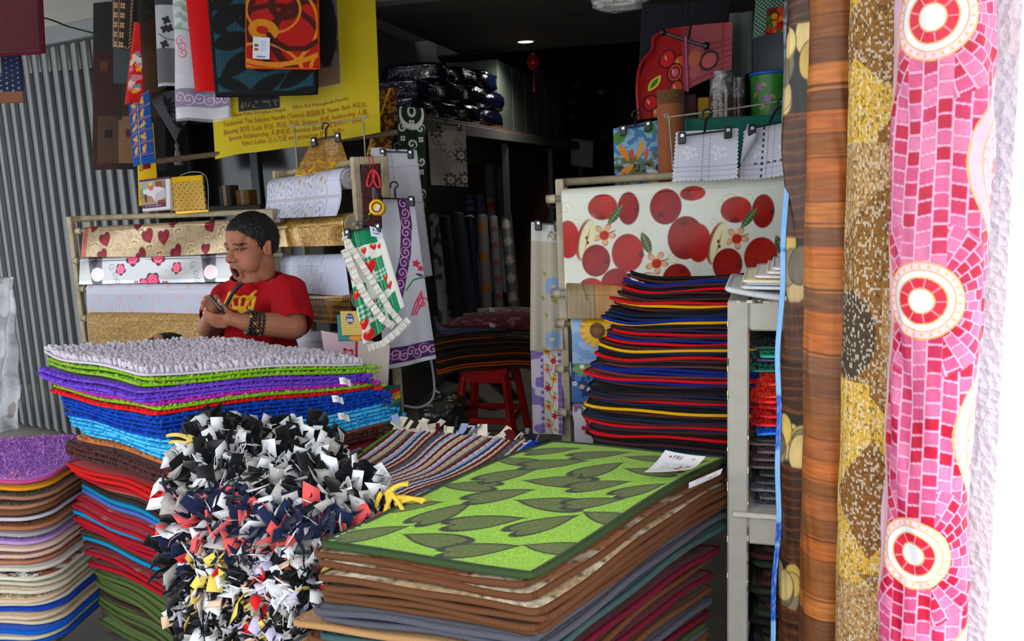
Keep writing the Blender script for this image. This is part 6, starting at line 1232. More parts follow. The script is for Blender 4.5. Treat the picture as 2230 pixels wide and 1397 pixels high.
# white eyelet cloth
def p_eye(U, V):
    s = pr(U, V, (190, 190, 200)); s.put((np.abs((V % 86)-40) < 1.4)*(U % 6 < 2.5), (130, 130, 140)); s.put((np.abs((U % 60)-46) < 1.2)*(V % 6 < 2.5), (140, 140, 150)); return s.c
hang('eyelet_cloth', 'white eyelet tablecloth hanging behind the tape measure', 'tablecloth', [(808, 322, 3.36), (908, 328, 3.34), (940, 600, 3.30), (836, 640, 3.32)], p_eye, CLOTH, 70, 160, lambda U, V: 0.018*np.sin(U*9+V)*(0.3+V), 0.003)
hang('eyelet_corner', None, None, [(808, 322, 3.345), (832, 322, 3.335), (838, 350, 3.33), (806, 366, 3.335)], p_eye, CLOTH, 16, 16, None, 0.003, part=True, parent=bpy.data.objects['eyelet_cloth'])
clip_hanger('black hanger holding the white eyelet cloth', (834, 330, 3.34), (894, 332, 3.33), (866, 312, 3.35))
# green paisley cloth, gold sari cloth, dark floral cloth
def p_pais(U, V):
    s = pr(U, V, (24, 42, 26)); W_ = (206, 206, 196); s.put(s.ell(32, 16, 28, 34)-s.ell(32, 12, 23, 26), W_); s.put(s.ell(32, 10, 9, 12), W_); s.put(s.ell(32, 9, 5, 8), (24, 42, 26))
    for k in range(30):
        x, y = 12+(k % 3)*20, 34+(k//3)*36
        if k % 2: s.put(s.flower(x, y, 7, 4, 0.78, 0.5), W_); s.put(s.ell(x, y, 2, 2), (24, 42, 26))
        else: s.put(s.spiral(x, y+12, 11, 2, 0.6*k, 1.2), W_)
    return s.c
hang('paisley_cloth', 'dark green cloth with white paisley print', 'cloth', [(866, 232, 3.78), (926, 236, 3.74), (934, 800, 3.70), (880, 806, 3.74)], p_pais, CLOTH, 70, 330, rip(0.012, 6), 0.003)
def p_sari(U, V):
    s = pr(U, V, (70, 40, 16)); s.put((vnoise(U*0.2, V*0.2, 3) > 0.55), (170, 116, 26), 0.7); s.put((np.abs(U-V*-0.2-30) < 3)*(vnoise(U*0.6, V*0.6, 5) > 0.4), (226, 176, 40)); return s.c
hang('sari_cloth', 'brown and gold patterned cloth at the banner edge', 'cloth', [(826, 196, 3.70), (866, 190, 3.68), (850, 330, 3.66), (798, 345, 3.68)], p_sari, CLOTH, 50, 120, rip(0.01, 4), 0.003)
def p_dflo(U, V):
    s = pr(U, V, (116, 106, 96)); s.put(fbm(U*0.03, V*0.03, 2) > 0.5, (104, 94, 84), 0.8)
    for (x, y) in ((18, 16), (72, 66), (46, 122), (78, 118)): s.put(s.flower(x, y, 17, 8, 0, 0.5), (40, 28, 28)); s.put(s.flower(x, y, 9, 8, 0, 0.5), (150, 136, 124)); s.put(s.ell(x, y, 2.5, 2.5), (40, 28, 28))
    for k in range(6): s.put(s.spiral(20+14*k, 40+14*(k % 3), 11, 1, k, 1.2), (64, 50, 46))
    return s.c
hang('wrapped_cloth', 'folded brown floral tablecloth in plastic hanging inside the shop', 'tablecloth', [(931, 269, 4.72), (1014, 276, 4.68), (1019, 407, 4.66), (940, 404, 4.7)], p_dflo, PVC, 90, 140, rip(0.006, 5), 0.006)
clip_hanger('black hanger holding the brown floral tablecloth', (948, 270, 4.69), (1000, 275, 4.67), (972, 250, 4.72))
# towels low in the middle, card, white cord
def p_towel(U, V):
    s = pr(U, V, (206, 176, 186)); s.put(U > 70, (220, 206, 196))
    for (x, y) in ((54, 40), (58, 84), (30, 60), (66, 120), (40, 130)): s.put(s.flower(x, y, 15, 5, 0.3, 0.5), (176, 24, 44)); s.put(s.flower(x, y, 9, 5, 0.3, 0.5), (214, 170, 180))
    s.put(s.line([(72, 10), (70, 40), (78, 80), (70, 130)], 2.4), (170, 20, 40)); return s.c
hang('hand_towel', 'pale pink towel with red flowers behind the bath mat stack', 'towel', [(700, 720, 3.02), (850, 752, 2.98), (842, 900, 2.96), (730, 905, 3.0)], p_towel, CLOTH, 90, 120, rip(0.010, 6), 0.006)
def p_rain(U, V):
    s = pr(U, V, (26, 96, 92)); 
    for k, c in enumerate([(190, 30, 40), (226, 130, 20), (226, 190, 40), (60, 150, 70), (40, 90, 170)]): s.put(s.ring(56, 60, 52-8*k, 50-8*k, 4.2)*(V < 60), c)
    s.put(V > 62, (30, 110, 104)); s.put(s.line([(2, 0), (2, 200)], 2.5), (150, 140, 120)); return s.c
hang('rainbow_mat', 'teal mat with a rainbow standing behind the mats', 'mat', [(822, 844, 2.92), (872, 838, 2.9), (878, 934, 2.88), (832, 942, 2.9)], p_rain, PILE, 60, 100, None, 0.01)
t = thing('gift_card', 'yellow checked card with a round blue badge behind the mats', 'card', at(762, 740, 2.82))
def p_card(U, V):
    s = pr(U, V, (186, 160, 84)); s.put((np.minimum(U % 6, V % 6) < 1), (166, 140, 70)); s.put(s.ell(24, 17, 10, 12), (24, 50, 106))
    for k in range(3): s.put(s.rect(17+5*k, 20+5*k, 17, 24), (206, 206, 200)); s.put(s.rect(17+5*k, 20+5*k, 10, 13), (150, 160, 180))
    return s.c
hang('card_face', None, None, [(742, 678, 2.83), (786, 678, 2.80), (790, 730, 2.79), (746, 731, 2.82)], p_card, PAPER, 70, 70, None, 0.004, parent=t)
hang('card_back', None, None, [(737, 686, 2.85), (790, 684, 2.82), (794, 742, 2.81), (740, 744, 2.84)], lambda U, V: (lambda s: (s.put(s.ell(44, 52, 16, 8), (206, 130, 30)), s.c)[1])(pr(U, V, (40, 110, 110))), PAPER, 20, 20, None, 0.01, parent=t)
cord('white_cord', 'loop of white cord hanging below the purple bordered cloth', 'cord', [(938, 780, 3.4), (946, 838, 3.4), (940, 872, 3.4), (912, 888, 3.4), (880, 884, 3.4)], 0.005, plain((190, 190, 196), 0.6))
cord('white_cord', 'white cord end beside the loop', 'cord', [(944, 836, 3.42), (950, 852, 3.42), (958, 856, 3.42)], 0.004, plain((190, 190, 196), 0.6))
# ---------------------------------------------------------------- inside the shop
def atx(px, py, x):
    r = fwd+(px-W/2)/FPX*rt-(py-H/2)/FPX*up; return EYE+r*((x-EYE[0])/r[0])
XS = -1.55; zs = atx(924, 250, XS)[2]
t = thing('wall_shelf', 'long pale-edged shelf along the left wall inside the shop', 'shelf', (-1.83, 8.0, 0))
mesh('shelf_top', *cbox((-1.83, 8.0, zs-0.015), (0.28, 3.7, 0.015)), plain((110, 84, 60), 0.7, noise=0.2), t, smooth=False)
mesh('shelf_edge', *cbox((XS-0.005, 8.0, zs-0.05), (0.012, 3.7, 0.035)), plain((120, 118, 114), 0.7), t, smooth=False)
for y in (6.2, 7.9, 9.6, 11.4): mesh('upright', *cbox((XS-0.03, y, zs/2-0.05), (0.022, 0.022, zs/2-0.05)), plain((84, 82, 80), 0.7), t, smooth=False)
def lump(name, label, cat, c, hs, col, seed, group=None, gloss=True, R=None, n1=34, n2=22, k=0.5, nz=0.10):
    """soft bundle: rounded box with creases under shiny plastic"""
    a = np.linspace(-math.pi, math.pi, n1, endpoint=False); b = np.linspace(-math.pi/2, math.pi/2, n2); A, B = np.meshgrid(a, b, indexing='ij')
    f = lambda x, p: np.sign(x)*np.abs(x)**p
    x = f(np.cos(B), k)*f(np.cos(A), k); y = f(np.cos(B), k)*f(np.sin(A), k); z = f(np.sin(B), k)
    q = 1+nz*(fbm(A*1.6+9, B*5+7, seed)-0.5)*2+nz*0.5*(vnoise(A*1.2, B*14, seed+5)-0.5)
    P = np.stack([x*hs[0]*q, y*hs[1]*q, z*hs[2]*(1+0.5*(q-1))], -1).reshape(-1, 3)
    if R is not None: P = P@np.asarray(R).T
    m = printed('shiny_bundle', 0.18, 0.7, coat=0.6, jit=0.15, jscale=30, bmp=0.9, bscale=24, bdist=0.02) if gloss else CLOTH
    cc = lin(col)*(0.7+0.6*fbm(A*2, B*8, seed+2))[..., None].reshape(-1, 1)
    o = mesh(name, P+np.asarray(c), gridF(n1, n2, True), m, cols=np.clip(cc, 0, 1)); return tag(o, label, cat, group) if label else o
# bundles of blue goods in plastic
bl = [(905, 235), (960, 242), (1018, 250), (1066, 262), (912, 195), (972, 200), (1030, 208), (1070, 218), (955, 158), (1005, 168), (1055, 175)]
for i, (px, py) in enumerate(bl):
    p = atx(px, py, -1.62); d = p@np.array([-math.sin(YAW), math.cos(YAW), 0]); w = 34/FPX*d*1.9
    lump('blue_bundle', f'dark blue folded goods in clear plastic, bundle {"lowest row" if i < 4 else "middle row" if i < 8 else "top row"}, {["nearest the door", "second from the door", "third from the door", "farthest from the door"][i % 4]}', 'bundle', (-1.78, p[1]+0.1, p[2]), (0.2, w*0.95, 24/FPX*d), (9, 13, 34), i, 'blue bundles on the wall shelf')
for i, (px, py, dh) in enumerate([(1085, 152, 1), (1160, 160, 1)]): pass
def atxbox(name, label, cat, px0, px1, py0, py1, x, col, group=None):
    a = atx(px0, py1, x); b = atx(px1, py1, x); top = atx(px0, py0, x)[2]; c = np.array([x-0.2, (a[1]+b[1])/2, (a[2]+top)/2]); t = thing(name, label, cat, (c[0], c[1], a[2]), group)
    hh = ((top-a[2])/2); n = 6
    for k in range(n):
        y0 = a[1]+(b[1]-a[1])*(k+0.5)/n; mesh('foam_sheet', *cbox((c[0], y0, zs+hh), (0.2, (b[1]-a[1])/2/n*0.96, hh), None, 0.01), plain(col, 0.8, noise=0.15), t, smooth=False)
atxbox('foam_block', 'pale grey-green block of foam sheets on the wall shelf', 'foam', 1090, 1226, 145, 296, -1.60, (92, 102, 92))
for i, (px, py, w, h, col, lb) in enumerate([(1200, 168, 52, 26, (40, 54, 62), 'blue-grey plastic wrapped roll high behind the foam block'), (1290, 192, 60, 16, (66, 72, 84), 'silvery plastic wrapped roll on top beside the foam block'), (1352, 200, 40, 16, (70, 76, 90), 'silvery plastic wrapped roll nearest the red serving mat'), (1276, 226, 52, 15, (70, 66, 60), 'brown plastic wrapped roll in the middle of the wall shelf'), (1272, 256, 50, 16, (40, 54, 36), 'dark green plastic wrapped roll on the wall shelf'), (1350, 262, 40, 14, (54, 70, 54), 'green plastic wrapped roll farther along the wall shelf'), (1290, 288, 60, 13, (62, 40, 52), 'plum plastic wrapped roll lowest on the wall shelf')]):
    p = atx(px, py, -1.55); p[1] = min(p[1], 10.6); p = aty(px, py, p[1]); d = (p-EYE)@fwd; lump('wrapped_roll', lb, 'roll', (min(p[0], -1.3)-0.12, p[1]+0.3, zs+h/FPX*d if i > 4 else max(p[2], zs+h/FPX*d*0.9)), (0.16, w/FPX*d*2.6, h/FPX*d), col, 40+i, 'plastic wrapped rolls on the wall shelf', k=0.75)
# ceiling lamps
for i, (px, py, lb) in enumerate([(1145, 91, 'round ceiling lamp shining in the middle of the shop ceiling'), (849, -1, 'round ceiling lamp at the top edge near the banner')]):
    c = atz(px, py, Z1-0.022); t = thing('ceiling_lamp', lb, 'lamp', c, 'round ceiling lamps')
    mesh('trim_ring', *lathe([(0.052, 0.0), (0.060, -0.004), (0.066, 0.0), (0.066, 0.003)], c, 32), plain((226, 226, 222), 0.4), t)
    th = np.linspace(0, 2*math.pi, 32, endpoint=False); V = np.stack([0.053*np.cos(th), 0.053*np.sin(th), 0*th], 1)+c-(0, 0, 0.0005); mesh('diffuser', V, [tuple(range(32))[::-1]], emit((255, 252, 240), 9.0), t, smooth=False)
    ld = bpy.data.lights.new('lamp_light', 'SPOT'); ld.energy = 18 if i == 0 else 1.5; ld.spot_size = math.radians(150); ld.spot_blend = 0.6; ld.shadow_soft_size = 0.05; ld.color = (1.0, 0.95, 0.86); lo = bpy.data.objects.new('lamp_light', ld); COL.objects.link(lo); lo.parent = t; lo.location = (0, 0, -0.012)
# hanging red ornament
c = at(1162, 136, 5.6); t = thing('red_lantern', 'small red lantern ornament hanging from the shop ceiling', 'ornament', c-(0, 0, 0.2))
mesh('lantern_body', *lathe([(0.006, 0.052), (0.028, 0.04), (0.044, 0.012), (0.045, -0.012), (0.03, -0.036), (0.008, -0.046)], c, 20), plain((150, 14, 18), 0.3), t)
mesh('lantern_cap', *lathe([(0.0, 0.064), (0.014, 0.058), (0.014, 0.048), (0.0, 0.046)], c, 14), plain((190, 140, 40), 0.4, 0.6), t)
mesh('cord', *tube([c+(0, 0, 0.06), (c[0], c[1], Z1-0.02)], 0.0015, 5), plain((90, 40, 30), 0.7), t)
mesh('tassel', *tube([c-(0, 0, 0.046), c-(0, 0, 0.10), c-(0, 0, 0.19)], (0.003, 0.004, 0.007), 6), plain((150, 14, 18), 0.8), t)
# paper notice and its post
pn_ = (atx(1267, 330, XS+0.03)-EYE)@fwd
hang('paper_notice', 'white paper notice under the wall shelf far inside', 'notice', [(1243, 301, pn_), (1292, 307, pn_), (1291, 366, pn_), (1243, 360, pn_)], flat((170, 168, 164)), PAPER, 8, 8, None, 0.004)
# leaning rolls
def lean(label, px0, py0, px1, py1, d0, d1, rp, paint, mat, cap=None):
    a = at(px0, py0, d0); b = at(px1, py1, d1); b[2] = max(b[2], 0.01); r = rp/FPX*d0; u = unit(a-b); b = b+(0, 0, 0); L = np.linalg.norm(a-b)
    t = thing('leaning_roll', label, 'roll', b, 'rolls leaning inside the shop'); R = frame_of(u); n = 28
    th = np.linspace(0, 2*math.pi, n, endpoint=False); T, Z = np.meshgrid(th, np.linspace(0, L, 60), indexing='ij'); P = b+(r*np.cos(T))[..., None]*R[:, 0]+(r*np.sin(T))[..., None]*R[:, 1]+Z[..., None]*u
    mesh('rolled_sheet', P.reshape(-1, 3), gridF(n, 60, True), mat, t, cols=paint(T*r*FPX/d0, (L-Z)*FPX/d0).reshape(-1, 3))
    mesh('roll_end', *tube([a, a+u*0.01], r*0.99, 20), plain(cap or (120, 116, 110), 0.7), t)
def bottom(px, py, d): return px, py, d
grey = flat((120, 124, 130)); dk = flat((30, 34, 38))
LR = [('dark glossy roll, leftmost of the pair with white highlights', 968, 478, 1000, 720, 5.3, 5.0, 13, dk, PVC, (60, 60, 64)), ('dark glossy roll, second beside the green paisley cloth', 996, 472, 1030, 720, 5.4, 5.1, 15, flat((44, 50, 56)), PVC, (70, 72, 76)), ('navy roll with a pale edge behind the brown mats', 1022, 476, 1042, 720, 5.6, 5.3, 10, flat((24, 28, 50)), PVC, (170, 170, 176)),
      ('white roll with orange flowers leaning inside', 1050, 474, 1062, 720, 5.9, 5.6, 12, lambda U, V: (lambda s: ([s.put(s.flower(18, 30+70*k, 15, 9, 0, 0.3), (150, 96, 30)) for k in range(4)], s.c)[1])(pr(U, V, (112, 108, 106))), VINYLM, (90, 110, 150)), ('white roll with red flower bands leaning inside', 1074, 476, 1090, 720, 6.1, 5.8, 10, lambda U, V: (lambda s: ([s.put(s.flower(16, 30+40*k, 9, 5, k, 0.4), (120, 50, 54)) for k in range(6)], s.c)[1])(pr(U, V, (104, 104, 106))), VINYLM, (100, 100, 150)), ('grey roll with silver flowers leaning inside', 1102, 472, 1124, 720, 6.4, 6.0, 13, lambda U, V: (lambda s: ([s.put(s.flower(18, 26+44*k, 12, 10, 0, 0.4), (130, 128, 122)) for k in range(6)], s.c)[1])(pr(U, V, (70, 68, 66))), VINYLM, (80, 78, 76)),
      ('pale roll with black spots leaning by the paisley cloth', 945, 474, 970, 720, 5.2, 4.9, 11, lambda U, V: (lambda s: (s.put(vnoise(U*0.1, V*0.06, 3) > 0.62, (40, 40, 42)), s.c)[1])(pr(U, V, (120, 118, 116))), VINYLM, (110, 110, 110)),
      ('tall roll with blue and white bands at its top', 1022, 432, 1040, 640, 6.7, 6.4, 11, lambda U, V: (lambda s: (s.put(np.sin(V*0.35) > 0.2, (30, 60, 120)), s.c)[1])(pr(U, V, (120, 124, 130))), VINYLM, (40, 80, 150)), ('tall lilac roll between the blue and the orange roll', 1046, 432, 1062, 640, 6.7, 6.4, 10, flat((92, 90, 120)), VINYLM, (110, 110, 140)), ('tall roll with orange and white bands', 1068, 434, 1082, 640, 6.7, 6.4, 9, lambda U, V: (lambda s: (s.put(np.abs(V-22) < 9, (150, 66, 24)), s.c)[1])(pr(U, V, (130, 126, 118))), VINYLM, (140, 70, 30)),
      ('tall brown roll under the brown floral tablecloth', 1036, 362, 1046, 640, 7.0, 6.7, 10, flat((58, 36, 26)), VINYLM, (70, 50, 40)), ('tall pale grey roll, left of two behind', 1066, 366, 1076, 640, 7.0, 6.7, 12, flat((96, 96, 98)), VINYLM, (100, 100, 100)), ('tall pale grey roll, right of two behind', 1090, 370, 1100, 640, 7.0, 6.7, 10, flat((84, 86, 92)), VINYLM, (100, 100, 100))]
for r_ in LR: lean(*r_)
def p_curt(U, V): s = pr(U, V, (66, 34, 20)); s.put(np.sin(U*0.35) > 0, (52, 26, 16), 0.7); return s.c
hang('brown_curtain', 'dark orange-brown curtain far inside the shop', 'curtain', [(1098, 378, 8.0), (1196, 384, 8.0), (1200, 760, 7.9), (1104, 760, 7.9)], p_curt, CLOTH, 60, 40, lambda U, V: 0.03*np.sin(U*30), 0.01)
# stool and the mats on it
sc = at(1066, 786, 5.1); sx, sy = sc[0], sc[1]; ztop = 0.45
t = thing('plastic_stool', 'red plastic stool under the brown mats inside the shop', 'stool', (sx, sy, 0)); rp = plain((172, 8, 12), 0.35)
mesh('seat', *cbox((sx, sy, ztop-0.02), (0.15, 0.15, 0.02), None, 0.012), rp, t, smooth=False)
for a in (-1, 1):
    for b in (-1, 1):
        p = np.array([sx+a*0.125, sy+b*0.125, ztop-0.03]); q = np.array([sx+a*0.18, sy+b*0.18, 0.0]); mesh('leg', *bar(p, q, 0.05, 0.035, 0.008), rp, t, smooth=False)
for (a, b) in ((0, -1), (0, 1)): mesh('stretcher', *bar((sx-0.16, sy+b*0.162, 0.14), (sx+0.16, sy+b*0.162, 0.14), 0.02, 0.035), rp, t, smooth=False)
for a in (-1, 1): mesh('stretcher', *bar((sx+a*0.162, sy-0.16, 0.14), (sx+a*0.162, sy+0.16, 0.14), 0.02, 0.035), rp, t, smooth=False)
for b in (-1, 1): mesh('apron', *cbox((sx, sy+b*0.142, ztop-0.055), (0.12, 0.008, 0.03), None, 0.004), rp, t, smooth=False)
mux = unit(np.array([1.0, 0.42, 0])); muy = np.array([-mux[1], mux[0], 0]); z = ztop+0.014
mO = np.array([sx-0.04, sy+0.02, 0])
ml = [((60, 46, 34), (50, 40, 30), 'dark brown'), ((206, 96, 24), (52, 44, 34), 'orange edged'), ((206, 90, 20), (52, 44, 34), 'orange edged'), ((44, 38, 30), (40, 34, 28), 'blackish brown'), ((66, 54, 38), (56, 46, 34), 'olive brown'), ((180, 84, 28), (52, 44, 34), 'orange edged'), ((52, 44, 36), (46, 40, 32), 'dark brown'), ((66, 54, 38), (56, 46, 34), 'olive brown'), ((40, 36, 30), (40, 36, 30), 'blackish brown'), ((90, 60, 34), (56, 46, 34), 'tan edged'), ((58, 50, 38), (52, 46, 36), 'dark brown'), ((186, 90, 30), (52, 44, 34), 'orange edged'), ((70, 58, 40), (56, 46, 34), 'olive brown'), ((48, 40, 32), (44, 38, 30), 'dark brown'), ((76, 60, 44), (90, 76, 60), 'speckled brown'), ((90, 84, 140), (98, 92, 142), 'lavender knitted'), ((92, 104, 130), (96, 108, 134), 'grey-blue knitted'), ((108, 28, 44), (104, 30, 44), 'maroon knitted')]
nml = len(ml)
for i, (ec, bc, nm) in enumerate(ml):
    st = 0.0165; top = i >= nml-4
    O = mO+mux*rng.uniform(-0.015, 0.015)+muy*rng.uniform(-0.01, 0.01)+(mux*0.03 if top else 0); O = np.array([O[0], O[1], z])
    def h(a, b, i=i, top=top): return -0.03*np.clip((np.abs(a)-0.1)/0.2, 0, 1)**2*(1-0.4*i/nml)-(0.10 if top else 0.01)*np.clip((-b-0.06)/0.14, 0, 1)**2*(0.5+a*1.2 if top else 1)
    def body(a, b, bc=bc, nm=nm):
        s = Print(a, b, bc)
        if 'maroon' in nm: s.put((b > 0.0)*(vnoise(a*60, b*30, 3) > 0.5), (150, 146, 136)); s.put(vnoise(a*240, b*240, 3) > 0.75, (170, 120, 130), 0.7)
        elif top: s.put(vnoise(a*240, b*240, 3) > 0.7, (150, 150, 170), 0.6)
        return s.c
    pad('stacked_mat', f'{nm} mat, {nth(nml-1-i)} from the top of the stack on the red stool', 'mat', 'mats stacked on the red stool', O, mux, muy, 0.60, 0.40, 0.010, h, rc=0.05 if top else 0.015, er=0.0062, ecol=ec, body=body, mat=CLOTH, nu=30, nv=20, nb=90); z += st
for i, (px, py) in enumerate([(1072, 672), (1072, 706)]): hang('price_tag', ['small white tag on the maroon knitted mat', 'small white tag on the lavender knitted mat'][i], 'price tag', [(px-7, py-3, 4.82), (px+7, py, 4.82), (px+6, py+9, 4.81), (px-6, py+6, 4.81)], flat((190, 190, 196)), PAPER, 4, 4, None, 0.001, 'tags on the stool mats')
lump('plastic_bag', 'crumpled dark plastic bag on the floor by the red stool', 'bag', at(968, 900, 4.6), (0.14, 0.14, 0.10), (46, 42, 38), 77, nz=0.25, k=0.8)
lump('plastic_bag', 'pale crumpled plastic bag hanging at the top edge of the shop opening', 'bag', at(1352, -4, 3.45), (0.12, 0.05, 0.055), (150, 148, 144), 78, nz=0.25, k=0.8)
# boxes seen through the glass door at the left
for i, (px, py, w, h, col, lb) in enumerate([(537, 430, 16, 16, (120, 84, 36), 'small yellow-brown carton behind the left rack'), (500, 430, 14, 26, (60, 50, 44), 'small brown carton beside the yellow one')]):
    c = at(px, py, 4.2); d = 4.2; t = thing('carton', lb, 'box', c-(0, 0, h/FPX*d), 'cartons behind the left rack'); mesh('carton_body', *cbox(c, (w/FPX*d, 0.04, h/FPX*d), None, 0.004), plain(col, 0.8, noise=0.1), t, smooth=False); mesh('packing_tape', *cbox(c, (0.010, 0.0412, h/FPX*d*1.004), None, 0.002), plain((130, 110, 80), 0.4), t, smooth=False)
    if i == 0: st_ = t
t = thing('back_shelf', 'dark narrow shelf behind the left rack', 'shelf', (*at(520, 460, 4.22)[:2], 0)); c = at(518, 457, 4.2)
cz = at(537, 430, 4.2)[2]-16/FPX*4.2
mesh('shelf_top', *cbox((c[0], c[1], cz-0.012), (0.16, 0.06, 0.012)), plain((52, 50, 48), 0.7), t, smooth=False)
for a in (-0.14, 0.14): mesh('post', *cbox((c[0]+a, c[1], cz/2-0.012), (0.012, 0.012, cz/2-0.012)), plain((52, 50, 48), 0.7), t, smooth=False)
# ---------------------------------------------------------------- goods above the apple rack
def p_koi(U, V):
    s = pr(U, V, (60, 110, 150)); n = fbm(U*0.08, V*0.08, 3, 5); s.put(n > 0.5, (120, 160, 186)); s.put((V > 70)*(fbm(U*0.1, V*0.1, 8) > 0.45), (96, 96, 40)); s.put((V > 90)*(fbm(U*0.12, V*0.1, 12) > 0.5), (36, 40, 30))
    s.put(s.ell(12, 24, 14, 14), (60, 120, 50)); s.put(s.ell(78, 14, 12, 12), (60, 130, 60))
    for (x, y, L, w, r, c) in [(22, 60, 24, 7, 1.1, (206, 120, 20)), (58, 58, 24, 6, 1.9, (206, 140, 40)), (28, 100, 18, 8, -0.6, (206, 130, 20)), (40, 66, 14, 4, 1.5, (200, 60, 30)), (70, 70, 16, 4, 1.7, (200, 70, 40)), (80, 128, 20, 6, 0.4, (214, 176, 30)), (84, 110, 16, 6, 0.3, (206, 200, 190)), (24, 116, 12, 4, 1.3, (190, 70, 30))]: s.put(s.leaf(x, y, L, w, r), c)
    return s.c
hang('koi_print', 'blue and gold koi pond print hanging above the apple rack', 'print', [(1336, 281, 2.96), (1438, 262, 2.92), (1440, 412, 2.90), (1340, 418, 2.94)], p_koi, PVC, 130, 170, rip(0.006, 4), 0.006)
clip_hanger('black hanger holding the koi pond print', (1356, 280, 2.93), (1410, 270, 2.92), (1385, 240, 2.93))
# bamboo roll
b0 = at(1462, 402, 2.84); r = 28/FPX*2.84; L = at(1455, 200, 2.84)[2]-b0[2]
t = thing('bamboo_roll', 'rolled brown bamboo mat with a woven band at its top', 'roll', b0); n = 60
th = np.linspace(0, 2*math.pi, n, endpoint=False); T, Z = np.meshgrid(th, np.linspace(0, L, 120), indexing='ij'); rr_ = r*(1+0.02*np.cos(T*30)); P = np.stack([b0[0]+rr_*np.cos(T), b0[1]+rr_*np.sin(T), b0[2]+Z], -1)
sP = Print(T*r*1000, (L-Z)*1000, (140, 82, 50), 1000); sP.put(np.sin(T*30) > 0.5, (104, 56, 34)); sP.put(L-Z < 0.045, (104, 72, 44)); sP.put((L-Z < 0.045)*(np.sin((T*r*1000+np.abs(((L-Z)*1000 % 22)-11)*1.4)*0.55) > 0.4), (70, 46, 28))
mesh('slat_mat', P.reshape(-1, 3), gridF(n, 120, True), CLOTH, t, cols=sP.c.reshape(-1, 3)); mesh('roll_end', *lathe([(r*0.98, L-0.001), (r*0.6, L-0.004), (r*0.5, L-0.03), (0.0, L-0.03)], b0, 40), plain((110, 74, 48), 0.8), t)
# backing display shelf that carries these goods
zsh = b0[2]-0.012; c = at(1580, 400, 2.98); t = thing('display_shelf', 'plain steel shelf behind the apple rack', 'shelf', (c[0], c[1], 0)); ex = unit(rt*(1, 1, 0)); ey = np.array([-ex[1], ex[0], 0]); M = np.stack([ex, ey, (0, 0, 1)], 1)
mesh('shelf_top', *cbox((c[0], c[1], zsh), (0.30, 0.13, 0.011), M), STEEL, t, smooth=False)
for a in (-0.28, 0.28):
    for b in (-0.10, 0.10): p = np.array([c[0], c[1], zsh/2])+ex*a+ey*b; mesh('post', *cbox(p, (0.012, 0.012, zsh/2-0.006), M), STEEL, t, smooth=False)
# turquoise carton, bin, jar pack stand on it
def stand(px0, px1, py0, d, depth, col, name, label, cat, mat=None, paint=None):
    a = at(px0, py0, d); b = at(px1, py0, d); e = unit((b-a)*(1, 1, 0)); f = np.array([-e[1], e[0], 0]); top = a[2]; z0 = zsh+0.011; w = np.linalg.norm((b-a)[:2])
    t = thing(name, label, cat, ((a+b)/2)*(1, 1, 0)+(0, 0, z0)); c = ((a+b)/2)*(1, 1, 0)+f*depth+(0, 0, (top+z0)/2); mesh('carton_body', *cbox(c, (w/2, depth, (top-z0)/2), np.stack([e, f, (0, 0, 1)], 1), 0.005), mat or plain(col, 0.5, noise=0.15, nscale=12), t, smooth=False); return t, c, e, f, w, top, z0
tt, c, e, f, w, ztp, z0 = stand(1492, 1745, 258, 2.86, 0.035, (18, 110, 96), 'turquoise_carton', 'long turquoise carton standing behind the white doilies', 'box')
mesh('printed_panel', *cbox(c-f*0.036-(0, 0, 0.09), (w*0.3, 0.002, 0.016), np.stack([e, f, (0, 0, 1)], 1), 0.001), plain((30, 30, 32), 0.5), tt, smooth=False)
def drum(px0, px1, py0, py1, d, name, label, cat, paint, mat, rim=None, taper=1.0):
    a = at(px0, py1, d); b = at(px1, py1, d); r = np.linalg.norm(b-a)/2; c = (a+b)/2; top = at((px0+px1)/2, py0, d)[2]; L = top-c[2]; t = thing(name, label, cat, c); n = 80; th = np.linspace(0, 2*math.pi, n, endpoint=False)
    T, Z = np.meshgrid(th, np.linspace(0, L, 90), indexing='ij'); R_ = r*(taper+(1-taper)*Z/L); P = np.stack([c[0]+R_*np.cos(T), c[1]+R_*np.sin(T), c[2]+Z], -1); s = FPX/d
    mesh('drum', P.reshape(-1, 3), gridF(n, 90, True), mat, t, cols=paint(((T+math.pi/2+YAW+math.pi) % (2*math.pi))*r*s, (L-Z)*s).reshape(-1, 3))
    mesh('drum_inside', *lathe([(r*0.99, L), (r*0.94, L-0.002), (r*0.92, 0.004), (0, 0.004)], c, 40), plain((40, 60, 46), 0.6), t)
    if rim: P = np.stack([c[0]+r*np.cos(th), c[1]+r*np.sin(th), c[2]+L+0*th], 1); mesh('rim', *tube(P, 0.006, 8, True), plain(rim, 0.4), t)
    return t
def p_bin(U, V):
    s = pr(U, V, (40, 112, 34)); s.put(vnoise(U*0.5, V*0.5, 3) > 0.6, (52, 128, 42), 0.7); s.put((V > 8)*(np.abs((U % 90)-4) < 3)*(np.floor(V/3) % 2 == 0), (24, 40, 20))
    for k in range(6):
        x = 30+90*(k//2)+20*(k % 2); y = 30+26*(k % 2); s.put(s.line([(x, y+30), (x+4, y), (x-4, y-14)], 0.9), (120, 110, 50)); s.put(s.flower(x, y, 9, 5, k, 0.4), (150, 90, 160)); s.put(s.leaf(x+12, y-6, 8, 3, 0.6), (170, 130, 80)); s.put(s.leaf(x-10, y+14, 8, 3, 2.4), (170, 130, 80)); s.put(s.flower(x+14, y+24, 7, 5, k, 0.4), (110, 70, 150))
    return s.c
drum(1634, 1722, 163, 262, 3.02, 'waste_bin', 'green flowered bin with a blue rim above the doilies', 'bin', p_bin, PVC, (24, 92, 176), 0.92)
